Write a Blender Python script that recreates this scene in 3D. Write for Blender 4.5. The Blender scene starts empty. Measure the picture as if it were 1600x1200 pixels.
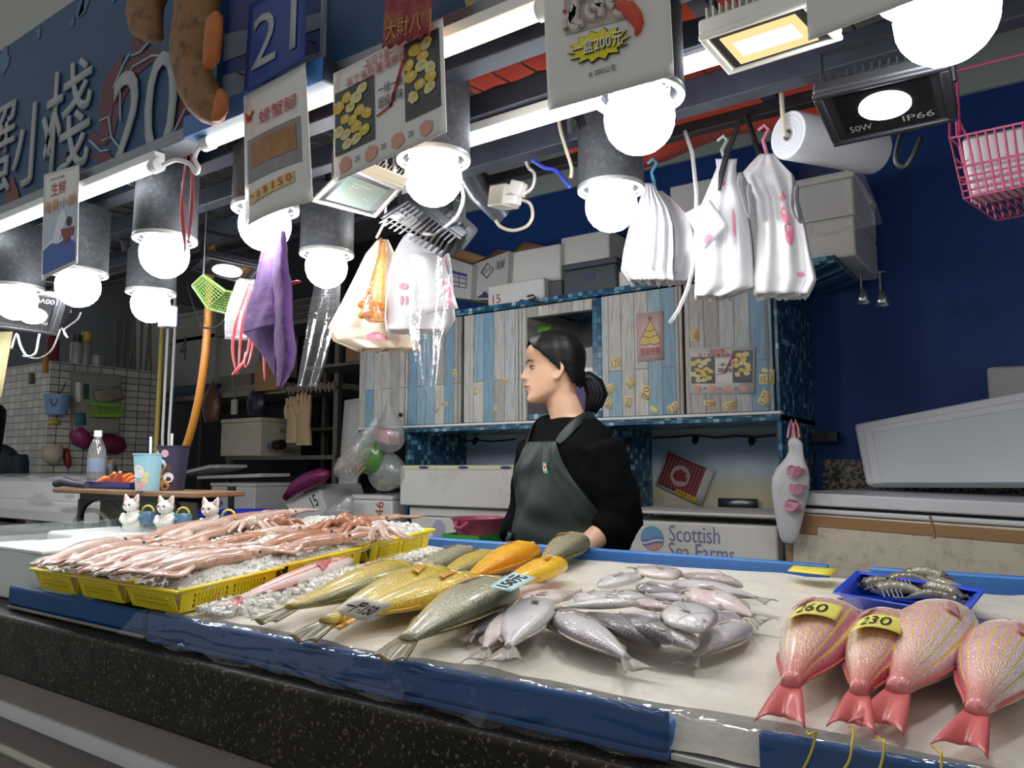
import bpy, bmesh, math, random
from math import sin, cos, pi, radians as R
from mathutils import Vector as V, Matrix, noise
random.seed(11)
S = bpy.context.scene
C = S.collection
# ---------------------------------------------------------------- camera, world, exposure
FPX = 1202.0                       # focal length for a 1600 px wide frame
CAM = V((0, 0, 1.45)); YAW = R(34.7); PIT = R(6.08)
FW = V((-sin(YAW)*cos(PIT), cos(YAW)*cos(PIT), sin(PIT))); RT = V((cos(YAW), sin(YAW), 0)); UP = RT.cross(FW)
cd = bpy.data.cameras.new('camera'); cam = bpy.data.objects.new('camera', cd); C.objects.link(cam)
cd.sensor_width = 36; cd.lens = FPX/1600*36; cd.clip_start = .05
cam.matrix_world = Matrix((RT, UP, -FW)).transposed().to_4x4(); cam.location = CAM
S.camera = cam
S.view_settings.view_transform = 'Standard'; S.view_settings.look = 'None'
S.view_settings.gamma = 1; S.view_settings.use_curve_mapping = False
S.view_settings.exposure = EXPOSURE = 0.0
w = bpy.data.worlds.new('market_hall'); S.world = w; w.use_nodes = True
w.node_tree.nodes['Background'].inputs[0].default_value = (.97, 1, 1, 1)
w.node_tree.nodes['Background'].inputs[1].default_value = .36
BULB = 44.0; TUBE = 12.0; FLOOD = 24.0      # radiance of the stall's lamps
S.cycles.transparent_max_bounces = 16
S.cycles.sample_clamp_indirect = 4.0
S.cycles.max_bounces = 8

def ray(u, v): return FW + RT*((u-800)/FPX) + UP*((600-v)/FPX)
def PY(u, v, y): d = ray(u, v); return CAM + d*(y/d.y)
def PX(u, v, x): d = ray(u, v); return CAM + d*(x/d.x)
def PZ(u, v, z): d = ray(u, v); return CAM + d*((z-CAM.z)/d.z)
SL = .079                              # the display rises towards the back of the counter
def plane(y, off=0): return 1.222 + off + SL*(y-1.75)
def PT(u, v, off=0): d = ray(u, v); return CAM + d*((1.222+off-SL*1.75-CAM.z)/(d.z-SL*d.y))
TILT = math.atan(SL)

# ---------------------------------------------------------------- materials
def lin(c):
    if isinstance(c, str): c = [int(c[i:i+2], 16) for i in (0, 2, 4)]
    return tuple((x/255/12.92 if x <= 10 else ((x/255+.055)/1.055)**2.4) for x in c) + (1,)
MATS = {}
class NT:
    def __init__(s, name):
        s.m = bpy.data.materials.new(name); s.m.use_nodes = True; s.t = s.m.node_tree; s.n = s.t.nodes
        s.b = s.n['Principled BSDF']; s.out = s.n['Material Output']
    def new(s, typ, **kw):
        n = s.n.new(typ)
        for k, v in kw.items():
            if k in n.inputs.keys(): s.set(n.inputs[k], v)
            else: setattr(n, k, v)
        return n
    def set(s, sock, v):
        if isinstance(v, bpy.types.NodeSocket): s.t.links.new(v, sock)
        else: sock.default_value = v
    def bs(s, **kw):
        for k, v in kw.items(): s.set(s.b.inputs[k.replace('_', ' ')], v)
    def pos(s): return s.new('ShaderNodeNewGeometry').outputs['Position']
    def noise(s, scale, detail=3, vec=None, rough=.55):
        n = s.new('ShaderNodeTexNoise'); n.inputs['Scale'].default_value = scale; n.inputs['Detail'].default_value = detail
        n.inputs['Roughness'].default_value = rough
        s.set(n.inputs['Vector'], vec if vec is not None else s.pos()); return n.outputs[0]
    def ramp(s, fac, stops, interp='LINEAR'):
        r = s.new('ShaderNodeValToRGB'); cr = r.color_ramp; cr.interpolation = interp
        while len(cr.elements) < len(stops): cr.elements.new(.5)
        for e, (p, c) in zip(cr.elements, stops): e.position = p; e.color = c
        s.set(r.inputs[0], fac); return r.outputs[0]
    def mix(s, fac, a, b, mode='MIX'):
        m = s.new('ShaderNodeMix', data_type='RGBA', blend_type=mode)
        s.set(m.inputs[0], fac); s.set(m.inputs[6], a); s.set(m.inputs[7], b); return m.outputs[2]
    def math(s, op, a, b=0.0, c=None, clamp=False):
        m = s.new('ShaderNodeMath', operation=op, use_clamp=clamp)
        s.set(m.inputs[0], a); s.set(m.inputs[1], b)
        if c is not None: s.set(m.inputs[2], c)
        return m.outputs[0]
    def bump(s, h, strength=.3, dist=.005):
        b = s.new('ShaderNodeBump'); b.inputs['Strength'].default_value = strength; b.inputs['Distance'].default_value = dist
        s.set(b.inputs['Height'], h); s.set(s.b.inputs['Normal'], b.outputs[0]); return b.outputs[0]
    def xyz(s, vec): 
        n = s.new('ShaderNodeSeparateXYZ'); s.set(n.inputs[0], vec); return n.outputs
    def comb(s, x, y, z=0.0):
        n = s.new('ShaderNodeCombineXYZ'); s.set(n.inputs[0], x); s.set(n.inputs[1], y); s.set(n.inputs[2], z); return n.outputs[0]
    def uv(s): return s.new('ShaderNodeTexCoord').outputs['UV']

def mat(name, col, rough=.5, metal=0, var=0, vscale=8, dirt=None, dscale=12, damt=.5, bump=0, bscale=60, spec=.5, coat=0, emit=0, alpha=1, trans=0, sheen=0, sss=0, ecol=None):
    if name in MATS: return MATS[name]
    t = NT(name); c = lin(col)
    base = c
    if var:
        f = t.noise(vscale, 4)
        base = t.mix(f, tuple(x*(1-var) for x in c[:3])+(1,), tuple(min(1, x*(1+var)) for x in c[:3])+(1,))
    if dirt:
        f = t.ramp(t.noise(dscale, 5, rough=.65), [(.5, (0, 0, 0, 1)), (.72, (damt,)*3+(1,))])
        base = t.mix(f, base, lin(dirt))
    t.bs(Base_Color=base, Roughness=rough, Metallic=metal, Alpha=alpha)
    t.b.inputs['Specular IOR Level'].default_value = spec
    t.b.inputs['Coat Weight'].default_value = coat; t.b.inputs['Coat Roughness'].default_value = .08
    t.b.inputs['Transmission Weight'].default_value = trans
    if sheen: t.b.inputs['Sheen Weight'].default_value = sheen
    if sss:
        t.b.inputs['Subsurface Weight'].default_value = sss; t.b.inputs['Subsurface Radius'].default_value = (.01, .006, .004); t.b.inputs['Subsurface Scale'].default_value = 1
    if emit:
        t.b.inputs['Emission Color'].default_value = lin(ecol) if ecol else c; t.b.inputs['Emission Strength'].default_value = emit
    if bump: t.bump(t.noise(bscale, 3), bump)
    MATS[name] = t.m; return t.m

def clear_mat(name, tint='ffffff', haze=.06, hazecol='f4f6f8', gloss=.09, rough=.08, bump=.5, bscale=25, fres=.45):
    """thin clear plastic film: mostly see-through, some milk, sharp reflections"""
    if name in MATS: return MATS[name]
    t = NT(name)
    tr = t.new('ShaderNodeBsdfTransparent'); tr.inputs[0].default_value = lin(tint)
    df = t.new('ShaderNodeBsdfDiffuse'); df.inputs[0].default_value = lin(hazecol)
    gl = t.new('ShaderNodeBsdfGlossy'); gl.inputs['Roughness'].default_value = rough
    b = t.new('ShaderNodeBump'); b.inputs['Strength'].default_value = bump; b.inputs['Distance'].default_value = .01
    t.set(b.inputs['Height'], t.noise(bscale, 3)); t.set(gl.inputs['Normal'], b.outputs[0])
    lw = t.new('ShaderNodeLayerWeight'); lw.inputs[0].default_value = .3; t.set(lw.inputs['Normal'], b.outputs[0])
    m1 = t.new('ShaderNodeMixShader'); m1.inputs[0].default_value = haze
    t.set(m1.inputs[1], tr.outputs[0]); t.set(m1.inputs[2], df.outputs[0])
    m2 = t.new('ShaderNodeMixShader'); t.set(m2.inputs[0], t.math('MULTIPLY_ADD', lw.outputs['Fresnel'], fres, gloss, clamp=True))
    t.set(m2.inputs[1], m1.outputs[0]); t.set(m2.inputs[2], gl.outputs[0])
    t.set(t.out.inputs[0], m2.outputs[0]); MATS[name] = t.m; return t.m

# ---------------------------------------------------------------- mesh building
def rotm(axis, ang): return Matrix.Rotation(ang, 3, axis)
class MB:
    def __init__(s): s.v = []; s.f = []; s.m = []; s.u = []
    def add(s, vs, fs, mi=0, us=None):
        o = len(s.v); s.v += [V(p) for p in vs]; s.f += [tuple(i+o for i in f) for f in fs]; s.m += [mi]*len(fs)
        s.u += list(us) if us else [(0, 0)]*len(vs); return s
    def box(s, c, d, rot=None, mi=0):
        c = V(c); x, y, z = d[0]/2, d[1]/2, d[2]/2
        vs = [V((a*x, b*y, e*z)) for e in (-1, 1) for b in (-1, 1) for a in (-1, 1)]
        if rot is not None: vs = [rot @ p for p in vs]
        return s.add([c+p for p in vs], [(0, 2, 3, 1), (4, 5, 7, 6), (0, 1, 5, 4), (2, 6, 7, 3), (0, 4, 6, 2), (1, 3, 7, 5)], mi)
    def bb(s, p0, p1, mi=0):
        p0, p1 = V(p0), V(p1); return s.box((p0+p1)/2, [abs(p1[i]-p0[i]) for i in range(3)], mi=mi)
    def tube(s, pts, r, n=8, mi=0, cap=True):
        pts = [V(p) for p in pts]; N = len(pts); rs = r if isinstance(r, (list, tuple)) else [r]*N
        rings = []; prev = None
        for i, p in enumerate(pts):
            t = (pts[min(i+1, N-1)]-pts[max(i-1, 0)]).normalized()
            if prev is None:
                a = V((0, 0, 1)) if abs(t.z) < .9 else V((1, 0, 0)); prev = (a - t*a.dot(t)).normalized()
            prev = (prev - t*prev.dot(t)).normalized(); q = t.cross(prev)
            rings.append([p+(prev*cos(2*pi*k/n)+q*sin(2*pi*k/n))*rs[i] for k in range(n)])
        return s.loft(rings, mi, cap)
    def loft(s, rings, mi=0, cap=True, us=None, closed=True):
        n = len(rings[0]); vs = [p for r in rings for p in r]; fs = []
        for i in range(len(rings)-1):
            for k in range(n if closed else n-1):
                a, b = i*n+k, i*n+(k+1) % n; fs.append((a, b, b+n, a+n))
        if cap: fs.append(tuple(range(n))[::-1]); fs.append(tuple(range((len(rings)-1)*n, len(rings)*n)))
        return s.add(vs, fs, mi, us)
    def lathe(s, prof, c=(0, 0, 0), n=20, axis=None, mi=0, cap=True):
        c = V(c); m = axis if axis is not None else Matrix.Identity(3)
        return s.loft([[c + m @ V((r*cos(2*pi*k/n), r*sin(2*pi*k/n), z)) for k in range(n)] for r, z in prof], mi, cap)
    def sph(s, c, r, n=14, m=9, rot=None, mi=0):
        if not isinstance(r, (list, tuple)): r = (r,)*3
        c = V(c); rings = []
        for j in range(m+1):
            th = pi*(.02+.96*j/m); rr = []
            for k in range(n):
                p = V((r[0]*sin(th)*cos(2*pi*k/n), r[1]*sin(th)*sin(2*pi*k/n), -r[2]*cos(th)))
                rr.append(c + (rot @ p if rot is not None else p))
            rings.append(rr)
        return s.loft(rings, mi)
    def grid(s, fn, nu, nv, mi=0, flip=False):
        vs = [fn(i/nu, j/nv) for j in range(nv+1) for i in range(nu+1)]
        us = [(i/nu, j/nv) for j in range(nv+1) for i in range(nu+1)]; fs = []
        for j in range(nv):
            for i in range(nu):
                a = j*(nu+1)+i; q = (a, a+1, a+nu+2, a+nu+1); fs.append(q[::-1] if flip else q)
        return s.add(vs, fs, mi, us)
    def poly(s, pts, mi=0): return s.add(pts, [tuple(range(len(pts)))], mi)
    def build(s, name, mt, parent=None, smooth=45, bevel=0, seg=2, solid=0, sub=0, local=False):
        vs = s.v; loc = V((0, 0, 0))
        if parent is not None and not local:
            root = parent
            while root.parent: root = root.parent
            iv = root.matrix_basis.inverted(); vs = [iv @ p for p in vs]
        elif parent is None and not local:
            xs = [[p[i] for p in vs] for i in range(3)]
            loc = V(((min(xs[0])+max(xs[0]))/2, (min(xs[1])+max(xs[1]))/2, min(xs[2]))); vs = [p-loc for p in vs]
        me = bpy.data.meshes.new(name); me.from_pydata(vs, [], s.f)
        for x in (mt if isinstance(mt, (list, tuple)) else [mt]): me.materials.append(x)
        me.polygons.foreach_set('material_index', s.m)
        ul = me.uv_layers.new(name='UVMap'); buf = []
        for l in me.loops: buf += s.u[l.vertex_index]
        ul.data.foreach_set('uv', buf)
        if smooth:
            me.polygons.foreach_set('use_smooth', [True]*len(s.f)); me.set_sharp_from_angle(angle=R(smooth))
        me.update(); o = bpy.data.objects.new(name, me); C.objects.link(o); o.location = loc
        if parent is not None: o.parent = parent
        if bevel:
            b = o.modifiers.new('bevel', 'BEVEL'); b.width = bevel; b.segments = seg; b.limit_method = 'ANGLE'; b.harden_normals = False
        if solid:
            b = o.modifiers.new('solid', 'SOLIDIFY'); b.thickness = solid; b.offset = 0
        if sub:
            b = o.modifiers.new('sub', 'SUBSURF'); b.levels = b.render_levels = sub
        return o
def tag(o, label, cat, group=None, kind=None):
    o['label'] = label; o['category'] = cat
    if group: o['group'] = group
    if kind: o['kind'] = kind
    return o
def thing(name, label, cat, loc=(0, 0, 0), rot=(0, 0, 0), group=None):
    o = bpy.data.objects.new(name, None); C.objects.link(o); o.location = loc; o.rotation_euler = rot
    o.empty_display_size = .05
    return tag(o, label, cat, group)
def struct(o): o['kind'] = 'structure'; return o
def dup(root, loc=None, rot=None, label=None, name=None, scale=None):
    r = root.copy(); C.objects.link(r)
    if loc is not None: r.location = loc
    if rot is not None: r.rotation_euler = rot
    if scale is not None: r.scale = scale
    if label: r['label'] = label
    for ch in list(root.children):
        c = ch.copy(); C.objects.link(c); c.parent = r
        for g in list(ch.children):
            d = g.copy(); C.objects.link(d); d.parent = c
    return r
# lettering -----------------------------------------------------------------
def glyphs(txt, extr=0.0, bold=0.0):
    """outline mesh of a text, normalised to the unit square"""
    cu = bpy.data.curves.new('lettering', 'FONT'); cu.body = txt; cu.resolution_u = 3; cu.extrude = extr; cu.offset = bold
    o = bpy.data.objects.new('lettering', cu); C.objects.link(o)
    dg = bpy.context.evaluated_depsgraph_get(); me = bpy.data.meshes.new_from_object(o.evaluated_get(dg))
    vs = [v.co.copy() for v in me.vertices]; fs = [tuple(p.vertices) for p in me.polygons]
    bpy.data.objects.remove(o); bpy.data.meshes.remove(me); bpy.data.curves.remove(cu)
    x0, x1 = min(p.x for p in vs), max(p.x for p in vs); y0, y1 = min(p.y for p in vs), max(p.y for p in vs)
    return [((p.x-x0)/max(1e-6, x1-x0), (p.y-y0)/max(1e-6, y1-y0)) for p in vs], fs
class Face:
    """a flat (or curled) quad: corners bottom-left, bottom-right, top-right, top-left; s to the right, t up, off towards the viewer side"""
    def __init__(s, bl, br, tr, tl, curl=None):
        s.c = [V(p) for p in (bl, br, tr, tl)]; s.curl = curl
        s.n = (s.c[1]-s.c[0]).cross(s.c[3]-s.c[0]).normalized()
    def at(s, a, b, off=0.0):
        p = (s.c[0]*(1-a)+s.c[1]*a)*(1-b) + (s.c[3]*(1-a)+s.c[2]*a)*b
        return p + s.n*(off + (s.curl(a, b) if s.curl else 0))
    def sheet(s, nu=8, nv=8, mb=None, off=0, mi=0, box=(0, 0, 1, 1)):
        mb = mb or MB(); a0, b0, a1, b1 = box
        return mb.grid(lambda i, j: s.at(a0+(a1-a0)*i, b0+(b1-b0)*j, off), nu, nv, mi)
    def text(s, txt, box, mb=None, off=.002, mi=0, rot=0, bold=0.0):
        mb = mb or MB(); a0, b0, a1, b1 = box; g, fs = glyphs(txt, 0.0, bold); k = int(rot/90) % 4
        for _ in range(k): g = [(1-y, x) for x, y in g]
        return mb.add([s.at(a0+(a1-a0)*x, b0+(b1-b0)*y, off) for x, y in g], fs, mi)
    def poly(s, pts, mb=None, off=.0015, mi=0):
        mb = mb or MB(); return mb.poly([s.at(a, b, off) for a, b in pts], mi)
    def ell(s, a, b, ra, rb, mb=None, off=.0015, mi=0, n=14, rot=0, jit=0):
        pts = []
        for k in range(n):
            q = 2*pi*k/n; j = 1+random.uniform(-jit, jit); x, y = ra*cos(q)*j, rb*sin(q)*j
            pts.append((a+x*cos(rot)-y*sin(rot), b+x*sin(rot)+y*cos(rot)))
        return s.poly(pts, mb, off, mi)
def faceY(u0, v0, u1, v1, y):
    """upright face at depth y from two picture corners (top-left, bottom-right)"""
    a = PY(u0, v0, y); b = PY(u1, v1, y)
    return Face((a.x, y, b.z), (b.x, y, b.z), (b.x, y, a.z), (a.x, y, a.z))
def quadY(tl, tr, br, bl, y, curl=None):
    return Face(*(PY(p[0], p[1], y) for p in (bl, br, tr, tl)), curl=curl)
# ================================================================ SETTING
m_floor = mat('wet_floor', '55565a', .35, var=.15)
m_bluewall = mat('blue_wall', '0f3f86', .6, var=.12, vscale=2.5, bump=.05, bscale=8)
m_band = mat('grey_green_band', 'b4c0b8', .6, var=.06)
m_dark = mat('dark_wall', '3a3e44', .8, var=.2, vscale=3)
m_ceil = mat('ceiling_paint', '9a9c98', .8, var=.08, vscale=2)
m_white = mat('white_plastic', 'e8e8e4', .4)
m_black = mat('black_plastic', '1c1d20', .45)
m_steel = mat('galvanised_steel', '8d9094', .38, .9, var=.15, vscale=14)
m_beam = mat('dark_painted_steel', '3a3d4a', .5, .2, var=.25, vscale=20, dirt='14151a', dscale=18)

def brick_mat(name, vec, w, h, stops, mortar, msize, rough=.3, offset=0.0, grain=0, interp='CONSTANT', bump=.4):
    if name in MATS: return MATS[name]
    t = NT(name); x = t.xyz(t.pos())
    u = {'xy': lambda: t.math('ADD', x[0], x[1]), 'x': lambda: x[0]}[vec[0]]()
    vv = t.comb(u, x[2]) if vec[1] == 'h' else t.comb(x[2], u)
    b = t.new('ShaderNodeTexBrick'); t.set(b.inputs['Vector'], vv)
    b.offset = offset; b.inputs['Scale'].default_value = 1; b.inputs['Brick Width'].default_value = w; b.inputs['Row Height'].default_value = h
    b.inputs['Mortar Size'].default_value = msize; b.inputs['Color1'].default_value = (0, 0, 0, 1); b.inputs['Color2'].default_value = (1, 1, 1, 1)
    b.inputs['Mortar'].default_value = (.5, .5, .5, 1); b.inputs['Mortar Smooth'].default_value = .1
    col = t.ramp(b.outputs['Color'], [(p, lin(c)) for p, c in stops], interp)
    if grain:
        g = t.noise(1.0, 5, t.comb(t.math('MULTIPLY', u, 90.0), t.math('MULTIPLY', x[2], 7.0)), .7)
        col = t.mix(t.ramp(g, [(.45, (0, 0, 0, 1)), (.75, (grain,)*3+(1,))]), col, lin('6a6660'))
    col = t.mix(b.outputs['Fac'], col, lin(mortar))
    t.bs(Base_Color=col, Roughness=rough)
    if bump: t.bump(t.math('SUBTRACT', 1.0, b.outputs['Fac']), bump, .002)
    MATS[name] = t.m; return t.m
m_tile = brick_mat('white_wall_tile', ('xy', 'h'), .098, .052, [(0, 'b9b7b0'), (.4, 'c6c3ba'), (.75, 'aeaca6')], '4b4640', .0032, .25)
m_mosaic = brick_mat('blue_mosaic', ('xy', 'h'), .026, .026, [(0, '1d4a66'), (.22, '2f6485'), (.45, '3d7896'), (.62, '24516c'), (.8, '6a9db4'), (.93, '9dbfca')], '2b4552', .0012, .25)
m_plank = brick_mat('plank_print', ('x', 'v'), .62, .062, [(0, '7ea6bd'), (.2, 'c6c4bc'), (.42, 'aeaba3'), (.56, 'd2cfc6'), (.72, '93b6c6'), (.84, 'bcb8b0'), (.93, 'bfc4c4')], '57544f', .0014, .5, .41, grain=.75, bump=.15)
m_terr = None
def terrazzo():
    t = NT('terrazzo'); v = t.new('ShaderNodeTexVoronoi'); v.inputs['Scale'].default_value = 90; t.set(v.inputs['Vector'], t.pos())
    t.bs(Base_Color=t.ramp(v.outputs['Color'], [(0, lin('2a2824')), (.4, lin('8d8678')), (.7, lin('4d4841')), (.85, lin('b8b1a2'))], 'CONSTANT'), Roughness=.4); return t.m
m_terr = terrazzo()

struct(MB().bb((-9, -1.5, -.06), (3, 1.0, 0)).build('floor', m_floor))
struct(MB().bb((-9, .95, 0), (3, 6, .25)).build('floor', m_floor))
struct(MB().bb((-3.15, 3.52, .25), (3.2, 3.7, 2.955)).build('wall_back', m_bluewall))
struct(MB().bb((-3.15, 3.50, 2.955), (3.2, 3.7, 3.5)).build('trim_1', m_band))
struct(MB().bb((-.8, 3.505, .25), (3.0, 3.54, 1.477)).build('trim_2', m_terr))
struct(MB().bb((-9, 4.9, .25), (-3.15, 5.0, 3.5)).build('wall_rear', m_dark))
struct(MB().bb((-3.2, 3.52, .25), (-3.15, 4.9, 3.5)).build('wall_partition', m_dark))
tt = PY(72, 565, 2.6).z
struct(MB().bb((-9, 2.6, .25), (-5.8, 3.45, tt)).build('wall_left', m_tile))
struct(MB().bb((-15, 4.45, .25), (-5.2, 4.55, 5.5)).build('wall_inner', m_dark))
struct(MB().bb((-9, 1.0, 3.5), (3.2, 5, 3.6)).build('ceiling', m_ceil))
struct(MB().bb((3.2, 1.0, .25), (3.3, 5, 3.5)).build('wall_right', m_dark))

# ================================================================ STONE COUNTER
def stone():
    t = NT('black_speckled_stone'); p = t.pos()
    sp = t.ramp(t.noise(150, 2, p), [(.60, (0, 0, 0, 1)), (.68, (1, 1, 1, 1))])
    big = t.ramp(t.noise(9, 4, p), [(.3, lin('15120e')), (.7, lin('2c251c'))])
    c = t.mix(sp, big, lin('6d6653')); wet = t.noise(14, 3, p)
    t.bs(Base_Color=c, Roughness=t.math('MULTIPLY_ADD', wet, .5, .22)); t.b.inputs['Specular IOR Level'].default_value = .25; t.bump(t.noise(70, 3, p), .25, .004); return t.m
m_stone = stone()
ctr = thing('stone_counter', 'long black speckled stone counter the fish trays sit on', 'counter', (-1.5, 1.3, .25))
def slabz(y): return plane(y, -.060)
Y0, Y1 = .862, 1.80
b = MB(); x0, x1 = -5.2, 1.2
b.add([(x0, Y0, .955), (x1, Y0, .955), (x1, Y0, slabz(Y0)), (x0, Y0, slabz(Y0)), (x0, Y1, .955), (x1, Y1, .955), (x1, Y1, slabz(Y1)), (x0, Y1, slabz(Y1))],
      [(0, 1, 2, 3), (5, 4, 7, 6), (3, 2, 6, 7), (1, 0, 4, 5), (0, 3, 7, 4), (2, 1, 5, 6)])
b.build('stone_slab', m_stone, ctr, bevel=.008)
m_kick = mat('grey_metal_panel', '837b76', .42, .2, var=.12)
MB().bb((x0, Y0+.012, .895), (x1, Y0+.05, .957)).build('upper_panel', m_kick, ctr)
MB().bb((x0, Y0+.004, .862), (x1, Y0+.05, .895)).build('white_band', mat('worn_white_paint', 'd8d8d8', .5, var=.1), ctr)
MB().bb((x0, Y0+.03, 0), (x1, Y0+.05, .862)).build('front_panel', m_kick, ctr)
MB().bb((x0, Y0+.05, .255), (x1, Y1-.06, .955)).build('base', m_dark, ctr)
pz = PY(0, 1178, .80)
tag(MB().tube([(x0, .80, .842), (x1, .80, .842)], .011, 12).build('handrail', mat('bare_pipe', 'b5b09f', .3, .8, var=.2), None), 'thin metal pipe running along the foot of the stone counter', 'pipe')

# ================================================================ BLUE FOAM TRAYS, ICE, PLASTIC
m_bluefoam = mat('blue_foam', '09467f', .5, var=.12, vscale=10, spec=.25)
m_lightblue = mat('blue_foam_rim', '3274bc', .35, var=.15, vscale=14)
m_foamdirty = mat('grey_foam', '8d857a', .7, var=.15)
m_styro = mat('white_styrofoam', 'd6d4cc', .65, var=.05, vscale=5, dirt='8f8a7c', dscale=7, damt=.3, bump=.12, bscale=160)
m_styro2 = mat('clean_styrofoam', 'dddcd8', .6, var=.04, bump=.1, bscale=160)
def tray(name, label, xa, xb, ya, yb, rise=.0, backrim=.0, rot=0, low=None):
    t = thing(name, label, 'tray', (xa, ya, plane(ya, -.058)))
    def pt(x, y, o):
        dx, dy = x-xa, y-ya; x2, y2 = xa+dx*cos(rot)-dy*sin(rot), ya+dx*sin(rot)+dy*cos(rot); return V((x2, y2, plane(y2, o)))
    def wall(xA, xB, yA, yB, o0, o1, nm, mt, bev=.006):
        b = MB(); b.add([pt(xA, yA, o0), pt(xB, yA, o0), pt(xB, yB, o0), pt(xA, yB, o0), pt(xA, yA, o1), pt(xB, yA, o1), pt(xB, yB, o1), pt(xA, yB, o1)],
                        [(0, 3, 2, 1), (4, 5, 6, 7), (0, 1, 5, 4), (2, 3, 7, 6), (0, 4, 7, 3), (1, 2, 6, 5)]); return b.build(nm, mt, t, bevel=bev)
    w = .014
    wall(xa, xb, ya, yb, -.057, -.048, 'bottom', m_bluefoam, .002)
    wall(xa, xb, ya, ya+w, -.048, rise, 'front_rim', m_bluefoam)
    wall(xa, xb, yb-w, yb, -.048, rise+backrim, 'back_rim', m_lightblue)
    wall(xa, xa+w, ya+w, yb-w, -.048, rise-.016, 'side_rim', m_bluefoam); wall(xb-w, xb, ya+w, yb-w, -.048, rise-.016, 'side_rim', m_lightblue)
    if low: wall(xa-.001, xb+.001, ya-.002, ya+.01, -.057, -.048, 'worn_edge', m_foamdirty)
    return t
tray('blue_foam_tray', 'blue foam tray with a worn grey lower edge under the yellow squid baskets', -2.155, -1.54, .9, 1.70, -.002, 0, low=1)
tray('blue_foam_tray', 'longest blue foam tray, under plastic, holding the yellow croakers and silver fish', -1.525, -.395, .897, 1.762, 0, .020)
tray('blue_foam_tray', 'blue foam tray under the red striped bream at the right end', -.285, .75, .893, 1.765, 0, .020, rot=R(2))
o = MB(); o.bb((-.394, .905, plane(.9, -.056)), (-.288, 1.76, plane(.9, -.050)))
tag(o.build('foam_board', m_styro, None), 'white foam board bridging the gap between two blue trays', 'board')
def ice_mat(name, col, rough=.18, bump=.6, bs=35):
    t = NT(name); p = t.pos(); n = t.noise(bs, 4, p)
    c = t.mix(t.noise(6, 4, p), lin(col), tuple(x*.86 for x in lin(col)[:3])+(1,)); t.bs(Base_Color=c, Roughness=rough)
    t.b.inputs['Specular IOR Level'].default_value = .45
    t.bump(n, bump, .008); return t.m
m_icebed = ice_mat('packed_ice', 'efe7d8', .35, .5, 22)
def bedz(x, y, o=0):
    p = V((x*5, y*7, 0)); return plane(y, -.004+.007*noise.noise(p)+.004*noise.noise(p*3)+o)
b = MB()
def bedfn(i, j, o=0):
    x = -1.512+ (2.2)*i; y = .912+.835*j; return V((x, y, bedz(x, y, o) - (.045 if j == 0 or j == 1 else 0)))
b.grid(bedfn, 90, 40)
tag(b.build('ice_bed', m_icebed, None), 'flat cream white bed of packed ice in the trays under the plastic', 'ice', kind='stuff')
# clear plastic over it all, falling over the front edge
m_film = clear_mat('clear_sheet', haze=.012, gloss=.03, rough=.07, bump=.8, bscale=11, fres=.06)
def film(i, j):
    x = -1.535 + 2.3*i
    if j <= .78:
        q = j/.78; y = 1.755 - q*(1.755-.893); p = V((x*6, y*6, 3))
        z = max(bedz(x, y, .004), plane(y, .005)) + .005*abs(noise.noise(p*2.2))
        if y < .93: z = plane(y, .004 + .006*abs(noise.noise(V((x*9, 1, 2)))))
        if y > 1.73: z = plane(y, .016)
    else:
        q = (j-.78)/.22; wv = .012*(1-min(1, 3*abs(noise.noise(V((x*4+q*1.6, q*1.1-x*1.5, 4))))))**2 + noise.noise(V((x*7, q*2.2, 9)))*.010 + noise.noise(V((x*19, q*5, 4)))*.006
        y = .888 - .004 - abs(wv)*(.4+q) - .012*q; z = plane(.893, .004 - q*(.052+.012*noise.noise(V((x*4, 0, 7)))))
        z = max(z, slabz(.862)+.003)
        if x < -1.50: x -= .05*q; 
    return V((x, y, z))
tag(MB().grid(film, 150, 56).build('plastic_sheet', m_film, None, smooth=180), 'wrinkled clear plastic sheet covering the ice and hanging over the blue tray fronts', 'plastic sheet')

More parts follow.
